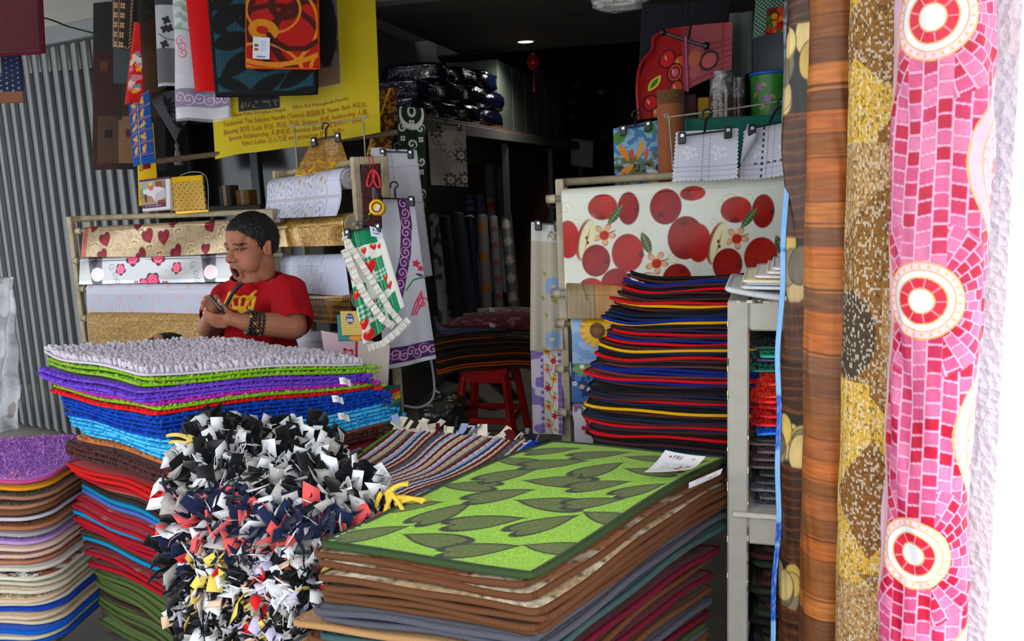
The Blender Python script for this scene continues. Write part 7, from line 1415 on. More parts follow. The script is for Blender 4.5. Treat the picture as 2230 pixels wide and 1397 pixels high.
def p_jar(U, V): s = pr(U, V, (84, 54, 46)); s.put(V < 52, (96, 94, 92)); s.put((V < 52)*(vnoise(U*0.12, V*0.1, 3) > 0.6), (150, 150, 150)); s.put((np.abs((U % 74)-20) < 3)*(V > 40), (190, 186, 184)); return s.c
drum(1546, 1596, 158, 262, 3.0, 'wrapped_cup_stack', 'brown cups stacked in clear plastic beside the green bin', 'cups', p_jar, printed('shiny_bundle', 0.18, 0.7), None, 1.0)
drum(1594, 1622, 160, 262, 3.08, 'wrapped_cup_stack', 'second narrower plastic pack of brown cups', 'cups', p_jar, printed('shiny_bundle', 0.18, 0.7), None, 1.0)
# white doilies on hangers
def doily(label, q, seed, flip=False):
    c = [at(*p) for p in q]; d = np.mean([p[2] for p in q]); s = FPX/d; nu, nv = 150, 120; pos = quadpos(*c, bend=lambda U, V: 0.006*np.sin(U*5+seed)*(0.3+V)); U, V = np.meshgrid(np.linspace(0, 1, nu), np.linspace(0, 1, nv), indexing='ij')
    w = np.linalg.norm(c[1]-c[0])*s; h = np.linalg.norm(c[3]-c[0])*s; du = 3.0/w*np.abs(np.sin(V*h/9*math.pi))*(np.where(U < 0.5, -1, 1)*(np.abs(U-0.5) > 0.49)); dv = 3.0/h*np.abs(np.sin(U*w/9*math.pi))*(V > 0.985)
    P = pos(np.clip(U+du, -0.1, 1.1), V+dv); p = pr(U*w, V*h, (206, 206, 220)); X, Y = U*w, V*h
    for (x, y, r) in ((30, 50, 18), (90, 52, 20)):
        for k in range(9): a = k*2.4; rr = r*0.25*math.sqrt(k); p.put(p.flower(x+rr*math.cos(a)*1.2, y+rr*math.sin(a)*1.2, 6, 5, k, 0.4), (226, 226, 236)); p.put(p.ring(x+rr*math.cos(a)*1.2, y+rr*math.sin(a)*1.2, 5, 5, 0.5), (180, 180, 200), 0.6)
    m = (np.abs(Y-h+30) < 1.2)+(np.abs(Y-h+20) < 1.0)+(np.abs(X-w*0.45) < 1.4)+(np.abs(X-w*0.56) < 1.0)
    p.put(m*((X+Y) % 6 < 3), (120, 120, 136)); p.put((np.abs(Y-h+8) < 0.7)+(np.abs(X-6) < 0.7), (170, 170, 188), 0.8)
    if flip: p.put((np.abs(X-42) < 2.2)*(Y % 13 < 6), (60, 60, 70)); p.put((np.abs(Y-h+32) < 2.0)*(X % 13 < 6)*(X > 20), (60, 60, 70))
    o = mesh('doily', P.reshape(-1, 3), gridF(nu, nv), CLOTH, cols=p.c.reshape(-1, 3)); tag(o, label, 'doily', 'white doilies above the apple rack'); return o
doily('white scalloped doily on a black hanger, left of the two', [(1474, 288, 2.60), (1606, 279, 2.57), (1604, 386, 2.55), (1466, 396, 2.58)], 1)
doily('white doily with black eyelets and a folded corner, right of the two', [(1622, 284, 2.60), (1740, 262, 2.56), (1736, 378, 2.54), (1612, 390, 2.58)], 3, True)
hang('folded_corner', None, None, [(1628, 270, 2.57), (1644, 286, 2.56), (1648, 300, 2.56), (1612, 358, 2.565)], flat((196, 196, 212)), CLOTH, 24, 24, lambda U, V: 0.01*np.sin(V*3.1), 0.002, parent=[o for o in bpy.data.objects if o.name == 'doily.001'][0])
clip_hanger('black hanger with clips on the left white doily', (1484, 296, 2.57), (1584, 284, 2.55), (1540, 238, 2.57))
clip_hanger('black hanger with clips on the right white doily', (1636, 280, 2.56), (1712, 262, 2.54), (1702, 216, 2.56))
cord('hanging_wire', 'thin steel wire that carries the doily hangers', 'wire', [(1466, 370, 2.66), (1457, 256, 2.66), (1458, 255, 2.66), (1600, 236, 2.62), (1740, 214, 2.58)], 0.003, STEEL)
# red mat with cherries, pink printed pack, black mesh, fruit towel, pale panel
def p_cherry(U, V):
    s = pr(U, V, (146, 10, 16))
    for (x, y, r, c) in [(52, 70, 17, (190, 20, 22)), (84, 84, 15, (190, 70, 20)), (74, 104, 17, (196, 60, 20)), (74, 104, 9, (196, 70, 110)), (24, 166, 14, (180, 16, 20)), (40, 190, 10, (196, 90, 30)), (80, 140, 14, (190, 60, 20))]: s.put(s.ell(x, y, r+3.5, r*1.1+3.5), (24, 8, 10)); s.put(s.ell(x, y, r, r*1.1), c); s.put(s.leaf(x-5, y-3, 7, 2, 1.2), (230, 190, 170), 0.6)
    s.put(s.leaf(30, 122, 20, 9, -1.0), (206, 190, 40)); s.put(s.leaf(30, 122, 14, 5, -1.0), (40, 110, 40)); return s.c
def arch(U, V): return 0*U
cq = [(1424, 70, 3.10), (1496, 58, 3.06), (1490, 250, 3.02), (1392, 262, 3.06)]
c4 = [at(*p) for p in cq]; pos0 = quadpos(*c4)
def posc(U, V): k = 0.32*np.clip(1-V/0.32, 0, 1)**2-0.0*U; k2 = 0.16*np.exp(-((V-0.55)/0.25)**2); return pos0(np.where(U < 0.5, U+(k-k2)*(1-2*U), U), V)
o = sheet('serving_mat', posc, 100, 160, 100, 200, p_cherry, PVC, thick=0.008); tag(o, 'red curved mat printed with cherries hanging on a hook', 'mat')
cord('rim', None, None, [(1452, 66, 3.07), (1424, 82, 3.07), (1420, 110, 3.06), (1396, 140, 3.05), (1388, 190, 3.04), (1392, 262, 3.04)], 0.007, plain((150, 10, 18), 0.4), o)
def p_pink2(U, V):
    s = pr(U, V, (150, 70, 78)); s.put(s.rect(0, 18, 0, 160), (130, 40, 48)); s.put((V > 40)*(V < 130)*(np.sin(V*0.45) > 0.7), (120, 52, 58)); s.put(s.rect(10, 80, 126, 136), (170, 130, 134)); s.put(s.ring(58, 84, 19, 20, 3), (60, 40, 40)); s.put(s.ell(58, 84, 16, 17), (176, 84, 84)); s.put(s.ell(26, 70, 14, 17), (170, 90, 60)); s.put(s.ell(26, 98, 12, 14), (166, 80, 80)); s.put(s.rect(86, 92, 0, 160), (150, 50, 50)); return s.c
hang('pink_package', 'pink printed package in clear plastic behind the hook', 'package', [(1484, 60, 3.00), (1596, 48, 2.96), (1594, 150, 2.94), (1490, 200, 2.98)], p_pink2, PVC, 100, 120, rip(0.006, 5), 0.006)
hang('plastic_sleeve', 'cloudy plastic sleeve between the pink package and the pale panel', 'plastic sleeve', [(1588, 30, 3.05), (1640, 24, 3.02), (1640, 160, 3.0), (1590, 170, 3.03)], flat((70, 76, 76)), PVC, 16, 40, rip(0.008, 9), 0.003)
def p_mesh(U, V): s = pr(U, V, (20, 20, 26)); s.put((np.sin(U*0.8) > 0.3)*(np.sin(V*0.8) > 0.3), (34, 36, 50)); return s.c
hang('mesh_mat', 'black woven mesh mat hanging at the top right of the opening', 'mat', [(1398, 12, 3.30), (1590, 2, 3.26), (1580, 60, 3.24), (1392, 140, 3.28)], p_mesh, KNIT, 120, 80, None, 0.008)
def p_fruit(U, V):
    s = pr(U, V, (150, 156, 150)); s.put((np.abs((U+V) % 9-4.5) < 2.0)+(np.abs((U-V) % 9-4.5) < 2.0), (30, 80, 60)); r2 = np.random.default_rng(5); s.put(s.rect(26, 90, 85, 146), (90, 30, 20))
    for k in range(36): s.put(s.ell(r2.uniform(28, 86), r2.uniform(88, 142), 6, 7), [(170, 24, 20), (206, 130, 20), (60, 90, 30), (190, 60, 20), (120, 14, 20)][k % 5])
    return s.c
hang('fruit_towel', 'green lattice towel with a printed fruit heap', 'towel', [(1650, -60, 2.94), (1736, -66, 2.90), (1734, 66, 2.88), (1640, 84, 2.92)], p_fruit, CLOTH, 110, 150, rip(0.006, 4), 0.004)
hang('backing_board', 'pale grey board behind the green bin', 'board', [(1636, 50, 3.16), (1740, 44, 3.12), (1740, 392, 3.05), (1636, 398, 3.08)], flat((112, 116, 122)), PVC, 10, 10, None, 0.008)
t = thing('metal_hook', 'black steel hanger arm with round ends before the red mat', 'hook', at(1490, 96, 2.92))
mesh('arm', *bar(at(1440, 70, 2.98), at(1540, 102, 2.90), 0.012, 0.012), BLACKP, t, smooth=False)
for (px, py, d) in ((1443, 70, 2.97), (1538, 100, 2.89)): mesh('knob', *lathe([(0.0, 0.014), (0.010, 0.010), (0.012, 0), (0.010, -0.010), (0.0, -0.014)], at(px, py, d), 16), BLACKP, t)
mesh('stem', *tube([at(1500, 82, 2.94), at(1504, 58, 2.95), at(1496, 30, 2.98), at(1500, -10, 3.0), at(1500, -90, 3.0)], 0.004, 6), BLACKP, t)
cord('pink_strap', None, None, [(1494, 80, 2.93), (1496, 140, 2.93), (1498, 200, 2.94)], 0.005, plain((150, 60, 110), 0.6), t)
# ceiling rail that carries the right-hand goods
a = at(1380, -95, 3.05); b = at(1900, -115, 2.95); t = thing('hanging_pipe', 'steel pipe above the opening that carries the goods at the right', 'pipe', a); mesh('pipe', *tube([a, b], 0.012, 10), STEEL, t)
for q in (0.1, 0.9): mesh('hanger_strap', *bar(a*(1-q)+b*q, (a*(1-q)+b*q)*(1, 1, 0)+(0, 0, Z1), 0.02, 0.004), STEEL, t, smooth=False)
# small yellow and maroon packs at the foot of the bamboo roll
tt, c, e, f, w, ztp, z0 = stand(1494, 1518, 205, 3.04, 0.02, (60, 20, 22), 'slim_pack', 'slim maroon pack beside the bamboo roll', 'box'); mesh('pack_band', *cbox(c, (w/2*1.01, 0.0206, 0.01), np.stack([e, f, (0, 0, 1)], 1), 0.001), plain((150, 110, 90), 0.5), tt, smooth=False)
tt, c, e, f, w, ztp, z0 = stand(1520, 1546, 212, 3.05, 0.02, (170, 130, 20), 'slim_pack', 'slim yellow pack beside the brown cups', 'box'); mesh('pack_band', *cbox(c+(0, 0, 0.03), (w/2*1.01, 0.0206, 0.012), np.stack([e, f, (0, 0, 1)], 1), 0.001), plain((150, 24, 24), 0.5), tt, smooth=False)
# ---- two hanging cloths left of the apple rack
def p_lacec(U, V):
    s = pr(U, V, (170, 162, 146)); s.put(np.hypot((U % 5)-2.5, (V % 5)-2.5) < 1.2, (140, 134, 120), 0.7); s.put(V < 40, (186, 184, 180)); s.put(s.rect(40, 66, 16, 36)*(vnoise(U*0.5, V*0.5, 3) > 0.5), (120, 110, 90))
    for (x, y, r) in ((52, 138, 22), (50, 254, 20)): s.put(s.flower(x, y, r, 12, 0, 0.35), (120, 146, 190)); s.put(s.ell(x, y, 4, 4), (190, 180, 120))
    for (x, y) in ((54, 170), (26, 164), (36, 200), (30, 276), (30, 110)): s.put(s.leaf(x, y, 8, 4, 0.8), (130, 140, 70))
    return s.c
o = hang('lace_curtain', 'cream lace curtain with blue daisies hanging left of the apple rack', 'curtain', [(1158, 484, 2.90), (1222, 490, 2.86), (1226, 762, 2.84), (1156, 764, 2.88)], p_lacec, CLOTH, 90, 280, lambda U, V: 0.010*np.sin(U*12)*(0.5+0.5*V), 0.003)
clip_hanger('black hanger holding the cream lace curtain', (1172, 486, 2.87), (1214, 488, 2.85), (1204, 440, 2.88))
def p_pop(U, V):
    s = pr(U, V, (176, 168, 180)); s.put(vnoise(U*0.06, V*0.05, 3) > 0.62, (120, 96, 156)); k = (U > 22)*(U < 28)+(U > 60)
    s.put(k*(np.floor(V/7) % 2 == 0), (104, 84, 150)); s.put(s.rect(28, 60, 0, 200), (196, 186, 184))
    for j in range(9): y = 12+20*j; s.put(s.flower(36+14*(j % 2), y, 8, 6, j, 0.4), [(206, 140, 20), (176, 30, 36), (206, 120, 110)][j % 3]); s.put(s.ell(36+14*(j % 2), y, 2.4, 2.4), (120, 60, 20)); s.put(s.line([(38+10*(j % 2), y+6), (44, y+22)], 0.9), (110, 130, 60)); s.put(s.leaf(52-16*(j % 2), y+10, 7, 2.4, 0.5), (120, 140, 60))
    return s.c
hang('poppy_cloth', 'white cloth with poppies and a purple key border below the lace curtain', 'cloth', [(1156, 752, 2.94), (1226, 756, 2.90), (1228, 948, 2.88), (1162, 944, 2.92)], p_pop, CLOTH, 100, 220, rip(0.010, 7), 0.003)
hang('pale_cloth', 'pale cloth with purple print hanging behind the apple rack posts', 'cloth', [(1222, 700, 3.0), (1330, 704, 2.98), (1330, 980, 2.96), (1224, 976, 2.98)], lambda U, V: (lambda s: ([s.put(s.ring(20+30*(k % 3), 30+40*k, 18, 14, 0.9), (110, 90, 150)) for k in range(6)], s.c)[1])(pr(U, V, (150, 148, 160))), CLOTH, 60, 120, rip(0.01, 6), 0.003)
# ---------------------------------------------------------------- the man
def blob_mesh(items, vox, smooth=6):
    bm = bmesh.new()
    for it in items:
        if it[0] == 'c':                                   # tapered capsule p, q, r1, r2
            _, p, q, r1, r2 = it; p = np.asarray(p, float); q = np.asarray(q, float); n = max(2, int(np.linalg.norm(q-p)/max(min(r1, r2)*0.5, 0.002)))
            V, F = tube(np.array([p+(q-p)*k for k in np.linspace(0, 1, 6)]), np.linspace(r1, r2, 6), 16)
            vs = [bm.verts.new(v) for v in V]
            for f in F:
                try: bm.faces.new([vs[i] for i in f])
                except ValueError: pass
            for c, r in ((p, r1), (q, r2)): bmesh.ops.create_icosphere(bm, subdivisions=2, radius=r*0.999, matrix=Matrix.Translation(Vector(c)))
        else:                                              # ellipsoid c, R, radii
            _, c, R, rad = it; M = Matrix.Translation(Vector(c)) @ Matrix([list(r) for r in (np.asarray(R)*np.asarray(rad))]).to_4x4(); bmesh.ops.create_icosphere(bm, subdivisions=3, radius=1.0, matrix=M)
    bmesh.ops.recalc_face_normals(bm, faces=bm.faces)
    me = bpy.data.meshes.new('tmp'); bm.to_mesh(me); bm.free(); o = bpy.data.objects.new('tmp', me); COL.objects.link(o)
    rm = o.modifiers.new('r', 'REMESH'); rm.mode = 'VOXEL'; rm.voxel_size = vox; s = o.modifiers.new('s', 'SMOOTH'); s.factor = 0.5; s.iterations = smooth
    dg = bpy.context.evaluated_depsgraph_get(); ev = o.evaluated_get(dg); m2 = ev.to_mesh()
    n = len(m2.vertices); V = np.empty(n*3); m2.vertices.foreach_get('co', V); V = V.reshape(-1, 3); F = [tuple(p.vertices) for p in m2.polygons]; ev.to_mesh_clear(); bpy.data.objects.remove(o); bpy.data.meshes.remove(me)
    if F and all(len(f) == 4 for f in F): F = np.array(F)
    return V, F
def project(P):
    q = np.asarray(P)-EYE; d = q@fwd; return (q@rt)/d*FPX+W/2, H/2-(q@up)/d*FPX, d
fh = unit(fwd*(1, 1, 0)); rh = unit(rt*(1, 1, 0)); Zv = np.array([0, 0, 1.0])
ang = math.radians(37); hf = unit(-fh*math.cos(ang)-rh*math.sin(ang)); tl = math.radians(-7)
hs = np.cross(Zv, hf)                                     # towards his left, the side we see
hu = unit(Zv*math.cos(tl)-hf*math.sin(tl)*1.0); hf2 = unit(hf*math.cos(tl)+Zv*math.sin(tl)*-1.0); hf2 = unit(hf2-hu*(hf2@hu)); hs = np.cross(hu, hf2)
HR = np.stack([hf2, hs, hu], 1); HC = at(547, 538, 3.2)
def hp_(f, s, u): return HC+HR@np.array([f, s, u])
E_ = lambda c, r: ('e', hp_(*c), HR, r)
C_ = lambda p, q, a, b: ('c', hp_(*p), hp_(*q), a, b)
head = [E_((-0.014, 0, 0.028), (0.094, 0.076, 0.086)), E_((0.028, 0, -0.028), (0.062, 0.064, 0.084)), E_((0.044, 0, -0.098), (0.036, 0.044, 0.034)), E_((0.0, 0, -0.07), (0.05, 0.062, 0.05)), E_((0.040, 0.030, -0.046), (0.042, 0.037, 0.046)), E_((0.040, -0.030, -0.046), (0.042, 0.037, 0.046)),
        C_((0.084, 0, 0.006), (0.105, 0, -0.026), 0.010, 0.0145), E_((0.094, 0.014, -0.031), (0.012, 0.010, 0.009)), E_((0.094, -0.014, -0.031), (0.012, 0.010, 0.009)), C_((0.076, -0.036, 0.024), (0.076, 0.036, 0.024), 0.013, 0.013), E_((0.055, 0, 0.05), (0.035, 0.052, 0.04)),
        C_((0.090, -0.018, -0.058), (0.090, 0.018, -0.058), 0.0085, 0.0085), C_((0.080, -0.016, -0.100), (0.080, 0.016, -0.100), 0.0095, 0.0095), C_((0.086, 0.022, -0.066), (0.080, 0.022, -0.092), 0.008, 0.008), C_((0.086, -0.022, -0.066), (0.080, -0.022, -0.092), 0.008, 0.008), E_((0.070, 0.032, 0.005), (0.015, 0.016, 0.011)), E_((0.070, -0.032, 0.005), (0.015, 0.016, 0.011)),
        E_((-0.010, 0.079, -0.006), (0.018, 0.009, 0.031)), E_((-0.010, -0.079, -0.006), (0.018, 0.009, 0.031)), C_((-0.004, 0.072, 0.01), (-0.022, 0.086, 0.014), 0.008, 0.008), C_((-0.02, 0.087, 0.014), (-0.016, 0.083, -0.026), 0.007, 0.008)]
nk = at(560, 618, 3.25); head += [('c', hp_(-0.02, 0, -0.05), nk, 0.062, 0.070), ('c', hp_(0.02, 0, -0.09), at(546, 620, 3.2), 0.045, 0.05)]
LS, LE, LW = at(630, 640, 3.17), at(640, 713, 3.06), at(532, 702, 2.97)
RS, RE, RW = at(498, 648, 3.34), at(455, 716, 3.20), at(462, 690, 3.05)
arms = [('c', LS, LE, 0.056, 0.047), ('c', LE, LE*0.5+LW*0.5, 0.047, 0.044), ('c', LE*0.5+LW*0.5, LW, 0.044, 0.030), ('c', RS, RE, 0.055, 0.044), ('c', RE, RW, 0.043, 0.029), ('e', at(565, 690, 3.27), np.eye(3), (0.10, 0.09, 0.16)), ('c', at(562, 640, 3.27), LS, 0.06, 0.055), ('c', at(562, 640, 3.27), RS, 0.06, 0.055)]
def fng(pts, d, r=0.0085): P = [at(px, py, d+dz) for px, py, dz in pts]; return [('c', a, b, r*(1.08-0.07*i), r*(1.0-0.07*i)) for i, (a, b) in enumerate(zip(P[:-1], P[1:]))]
hands = [('c', LW, at(500, 694, 2.955), 0.028, 0.024), ('e', at(497, 692, 2.955), np.stack([rt, up, fwd], 1), (0.036, 0.022, 0.016)), ('e', at(492, 700, 2.96), np.stack([rt, up, fwd], 1), (0.034, 0.018, 0.015)),
         ('c', RW, at(462, 674, 3.02), 0.027, 0.024), ('e', at(462, 668, 3.02), np.stack([rt, up, fwd], 1), (0.024, 0.030, 0.016))]
hands += fng([(486, 690, 0), (466, 688, -0.01), (452, 681, -0.005), (447, 674, 0.0)], 2.945)+fng([(484, 697, 0), (464, 696, -0.01), (448, 689, -0.006), (444, 682, 0)], 2.95)+fng([(486, 704, 0), (468, 704, -0.008), (453, 698, -0.004), (448, 692, 0)], 2.955)+fng([(490, 711, 0.004), (474, 711, 0), (461, 706, 0)], 2.955, 0.0075)+fng([(502, 684, 0), (491, 674, -0.018), (481, 663, -0.025), (477, 656, -0.025)], 2.95, 0.0095)
hands += fng([(466, 655, 0), (454, 647, -0.012), (445, 651, -0.02)], 3.01)+fng([(462, 660, 0), (449, 654, -0.012), (441, 661, -0.022)], 3.01)+fng([(460, 667, 0), (447, 664, -0.012), (441, 672, -0.02)], 3.01)+fng([(462, 674, 0), (450, 674, -0.01), (446, 681, -0.014)], 3.01, 0.0075)+fng([(472, 662, 0), (476, 652, -0.012), (470, 646, -0.016)], 3.0, 0.009)
pelvis = at(575, 830, 3.30)
man = thing('person', 'seated man in a red T-shirt with yellow print, mouth wide open, holding a phone', 'person', (pelvis[0], pelvis[1], 0))
lat = unit(-rh*0.9-fh*0.42); side = np.array([-lat[1], lat[0], 0])
k1 = pelvis+lat*0.36+side*0.10; k2 = pelvis+lat*0.36-side*0.10
legs = [('c', at(568, 760, 3.28), pelvis, 0.13, 0.13)]
V, F = blob_mesh(head+arms+hands+legs, 0.0036, 5)
# face: open mouth, eyes, brows, lips, hair stubble colours
L = (V-HC)@HR; f_, s_, u_ = L.T; inhead = (np.hypot(f_, u_) < 0.16)*(np.abs(s_) < 0.1)*(u_ > -0.14)
mo = np.sqrt((s_/0.017)**2+((u_+0.079)/0.017)**2); mm = inhead*(f_ > 0.05)*(mo < 1); V = V-np.outer(mm*0.030*np.clip(1-mo**2, 0, 1)**0.7, hf2)
for sg in (1, -1): er = np.sqrt(((s_-sg*0.031)/0.016)**2+((u_-0.006)/0.0065)**2); V = V-np.outer(inhead*(f_ > 0.05)*(er < 1)*0.004*(1-er), hf2)
C = np.broadcast_to(lin((158, 102, 76)), (len(V), 3)).copy()
def pc_(m, col, a=1.0):
    global C
    m = (np.clip(m, 0, 1)*a)[:, None]; C = C*(1-m)+lin(col)*m
pc_(inhead*(f_ > 0.02)*(np.hypot(s_-0.04, u_+0.03) < 0.03), (170, 104, 80), 0.4)
pc_(inhead*(f_ > 0.055)*(mo < 1.5), (128, 66, 60)); pc_(inhead*(f_ > 0.03)*(mo < 1.0), (70, 24, 24)); pc_(inhead*(f_ > 0.03)*(mo < 0.75), (24, 8, 8))
for sg in (1, -1):
    bw = np.exp(-((u_-0.030+0.25*np.abs(s_-sg*0.026))/0.0032)**2)*sm(0.024, 0.014, np.abs(s_-sg*0.032)); pc_(inhead*(f_ > 0.04)*np.clip(bw*1.6, 0, 1), (16, 10, 9), 1.0)
    ey = np.sqrt(((s_-sg*0.031)/0.014)**2+((u_-0.006)/0.0036)**2); pc_(inhead*(f_ > 0.04)*(ey < 1), (120, 104, 94)); pc_(inhead*(f_ > 0.04)*(np.hypot(s_-sg*0.031+0.003, (u_-0.006)) < 0.0052), (20, 14, 12)); pc_(inhead*(f_ > 0.04)*(np.abs(ey-1.15) < 0.35)*(u_ > 0.005), (30, 18, 15)); pc_(inhead*(f_ > 0.04)*np.exp(-((ey-1.7)/0.4)**2), (120, 74, 56), 0.5)
    pc_(inhead*(np.hypot(s_-sg*0.010, u_+0.038) < 0.005)*(f_ > 0.09), (50, 24, 20))
pc_(inhead*(f_ > 0.03)*(mo > 1.5)*(mo < 2.6)*(vnoise(s_*900, u_*900, 3) > 0.5), (110, 74, 60), 0.35)
body = mesh('body', V, F, SKIN, man, cols=C)
# fingernails
for (px, py, d) in ((447, 673, 2.935), (444, 681, 2.94), (448, 691, 2.945), (444, 652, 2.985), (477, 655, 2.915)): mesh('fingernail', *cbox(at(px, py, d), (0.0032, 0.0015, 0.0042), np.stack([rt, fwd, up], 1), 0.001), plain((206, 150, 132), 0.4), body)
# hair
a = np.linspace(-math.pi, math.pi, 150, endpoint=False); b = np.linspace(-0.75, math.pi/2, 80); A, B = np.meshgrid(a, b, indexing='ij'); aa = np.abs(A)
thr = np.interp(aa, [0, 0.5, 0.85, 1.15, 1.32, 1.45, 1.62, 1.85, 2.2, 3.14], [0.078, 0.074, 0.058, 0.034, -0.006, 0.0, 0.032, -0.03, -0.062, -0.072])
thr = thr+0.006*(vnoise(A*14, B*0, 3)-0.5)
rr1 = 1.09+0.06*(vnoise(A*16, B*10, 3)-0.5)+0.07*(vnoise(A*30, B*18, 5)-0.5)
ff = -0.014+0.094*np.cos(B)*np.cos(A)*rr1; ss = 0.076*np.cos(B)*np.sin(A)*rr1*1.02; uu = 0.028+0.086*np.sin(B)*(rr1+0.02); uu = np.where(uu > 0.05, uu+0.006, uu)
ff = np.where((uu > 0.06) & (ff > 0), ff*1.03, ff)
low_ = uu < thr; sh_ = np.where(low_, 0.88, 1.0); ff = -0.014+(ff+0.014)*sh_; ss = ss*sh_; uu = np.where(low_, np.maximum(uu, thr-0.006), uu)
P = HC+np.stack([ff, ss, uu], -1).reshape(-1, 3)@HR.T; hair = mesh('hair', P, gridF(150, 80, True), plain((17, 14, 14), 0.55, spec=0.35, bmp=0.8, bscale=160, bdist=0.004), man)
# short hair strands
nh = 5000; ia = rng.uniform(-math.pi, math.pi, nh); ib = rng.uniform(-0.6, 1.57, nh); q0 = np.stack([-0.014+0.098*np.cos(ib)*np.cos(ia), 0.079*np.cos(ib)*np.sin(ia), 0.03+0.094*np.sin(ib)], 1); ok = q0[:, 2] > np.interp(np.abs(ia), [0, 0.5, 0.85, 1.15, 1.32, 1.45, 1.62, 1.85, 2.2, 3.14], [0.08, 0.076, 0.06, 0.036, -0.004, 0.002, 0.034, -0.028, -0.06, -0.07]); q0 = q0[ok]; n = len(q0)
nd = q0*0.16+rng.normal(0, 0.012, (n, 3))+np.stack([0.06*np.sign(q0[:, 0]+0.02), 0*q0[:, 0], -0.05+0*q0[:, 0]], 1)*(0.6+0.6*(np.abs(q0[:, 1:2]) > 0.04)); nd /= np.linalg.norm(nd, axis=1, keepdims=True); sd = np.cross(nd, rng.normal(0, 1, (n, 3))); sd /= np.linalg.norm(sd, axis=1, keepdims=True); ln = rng.uniform(0.010, 0.02, n)[:, None]
Q = np.stack([q0-sd*0.0012, q0+sd*0.0012, q0+nd*ln], 1).reshape(-1, 3); stuff(mesh('hair_strands', HC+Q@HR.T, np.arange(3*n).reshape(-1, 3), plain((17, 14, 14), 0.55, spec=0.35, bmp=0.8, bscale=160, bdist=0.004), hair))
# T-shirt
nu0 = unit(hp_(0, 0, -0.05)-nk)
SLe = LS+(LE-LS)*0.80; SRe = RS+(RE-RS)*0.62
tr = np.stack([rh, fh, Zv], 1)
shirt = [('e', at(562, 694, 3.28), tr, (0.150, 0.125, 0.17)), ('e', at(556, 752, 3.26), tr, (0.155, 0.150, 0.16)), ('c', at(556, 640, 3.28), LS+(0, 0, -0.004), 0.078, 0.070), ('c', at(560, 640, 3.28), RS, 0.076, 0.066), ('c', at(584, 624, 3.24), LS, 0.066, 0.07), ('c', LS, SLe, 0.069, 0.074), ('c', RS, SRe, 0.066, 0.066), ('c', nk-(0, 0, 0.015), nk-(0, 0, 0.05), 0.078, 0.095), ('c', nk+nu0*0.06+hf*0.015, nk+hf*0.02, 0.074, 0.088), ('c', at(540, 632, 3.18), at(556, 622, 3.22), 0.05, 0.07), ('c', at(562, 760, 3.28), pelvis, 0.15, 0.15)]
V, F = blob_mesh(shirt, 0.0036, 10)
# open collar and sleeve ends: take the cloth away past them
keepv = np.ones(len(V), bool)
ua = unit(LE-LS); pa = V-LS; ta = pa@ua; keepv &= ~((ta > np.linalg.norm(SLe-LS)+0.028+0.006*np.sin(np.arctan2(pa@fh, pa@rh)*3)) & (np.linalg.norm(pa-np.outer(ta, ua), axis=1) < 0.095) & (ta < 0.4) & (pa@rh > -0.09))
ub = unit(RE-RS); pb = V-RS; tb = pb@ub; keepv &= ~((tb > np.linalg.norm(SRe-RS)+0.026) & (np.linalg.norm(pb-np.outer(tb, ub), axis=1) < 0.085) & (tb < 0.4) & (pb@rh < 0.05))
nu_ = unit(hp_(0, 0, -0.05)-nk); pn = V-nk; keepv &= ~((pn@nu_ > 0.040) & (np.linalg.norm(pn-np.outer(pn@nu_, nu_), axis=1) < 0.13))
X, Y, Dp = project(V); wr = 0.003*np.sin(X*0.10+Y*0.05)+0.0025*np.sin(X*0.16-Y*0.06+2)
c0 = at(562, 700, 3.3); nn_ = (V-c0)*(1, 1, 0.3); nn_ /= np.linalg.norm(nn_, axis=1, keepdims=True)+1e-9; V = V+nn_*wr[:, None]
C = np.broadcast_to(lin((160, 14, 26)), (len(V), 3)).copy()
sP = Print((X-420)*4.364, (Y-440)*4.364, (160, 14, 26), 4000); front = Dp < 3.22
yel = sP.poly([(296, 965), (330, 862), (365, 850), (410, 880), (445, 905), (480, 885), (530, 895), (555, 868), (600, 838), (612, 850), (575, 888), (602, 905), (566, 1050), (530, 1052), (515, 1035), (470, 1062), (440, 1056), (425, 1030), (380, 1022), (330, 990)])
for q in ([(326, 925), (362, 905), (350, 945), (318, 952)], [(388, 930), (440, 902), (434, 990), (392, 992)], [(462, 915), (500, 905), (486, 985), (452, 998)], [(530, 950), (562, 925), (552, 990), (528, 992)], [(350, 985), (378, 955), (372, 1012), (352, 1000)], [(505, 1000), (520, 960), (524, 1030), (508, 1026)]): yel = yel*(1-sP.poly(q))
ym = (yel*front)[:, None]; C = C*(1-ym)+lin((226, 176, 50))*ym
Fa = np.asarray(F) if isinstance(F, np.ndarray) else None
if Fa is None: F2 = [f for f in F if keepv[list(f)].all()]
else: F2 = Fa[keepv[Fa].all(1)]
used = np.unique(np.asarray(F2).ravel()) if isinstance(F2, np.ndarray) else np.unique([i for f in F2 for i in f]); mp = -np.ones(len(V), int); mp[used] = np.arange(len(used))
F2 = mp[F2] if isinstance(F2, np.ndarray) else [tuple(mp[list(f)]) for f in F2]
SV = V[used]
mesh('t_shirt', V[used], F2, printed('cotton_jersey', 0.9, 0.15, jit=0.05, bmp=0.35, bscale=120, bdist=0.003), man, cols=C[used])
th = np.linspace(0, 2*math.pi, 40, endpoint=False); Rn = frame_of(nu_); mesh('collar', *tube(nk+hf*0.016+nu_*0.028+0.080*np.cos(th)[:, None]*Rn[:, 0]+0.080*np.sin(th)[:, None]*Rn[:, 1], 0.0055, 8, True), plain((150, 12, 24), 0.9), man)
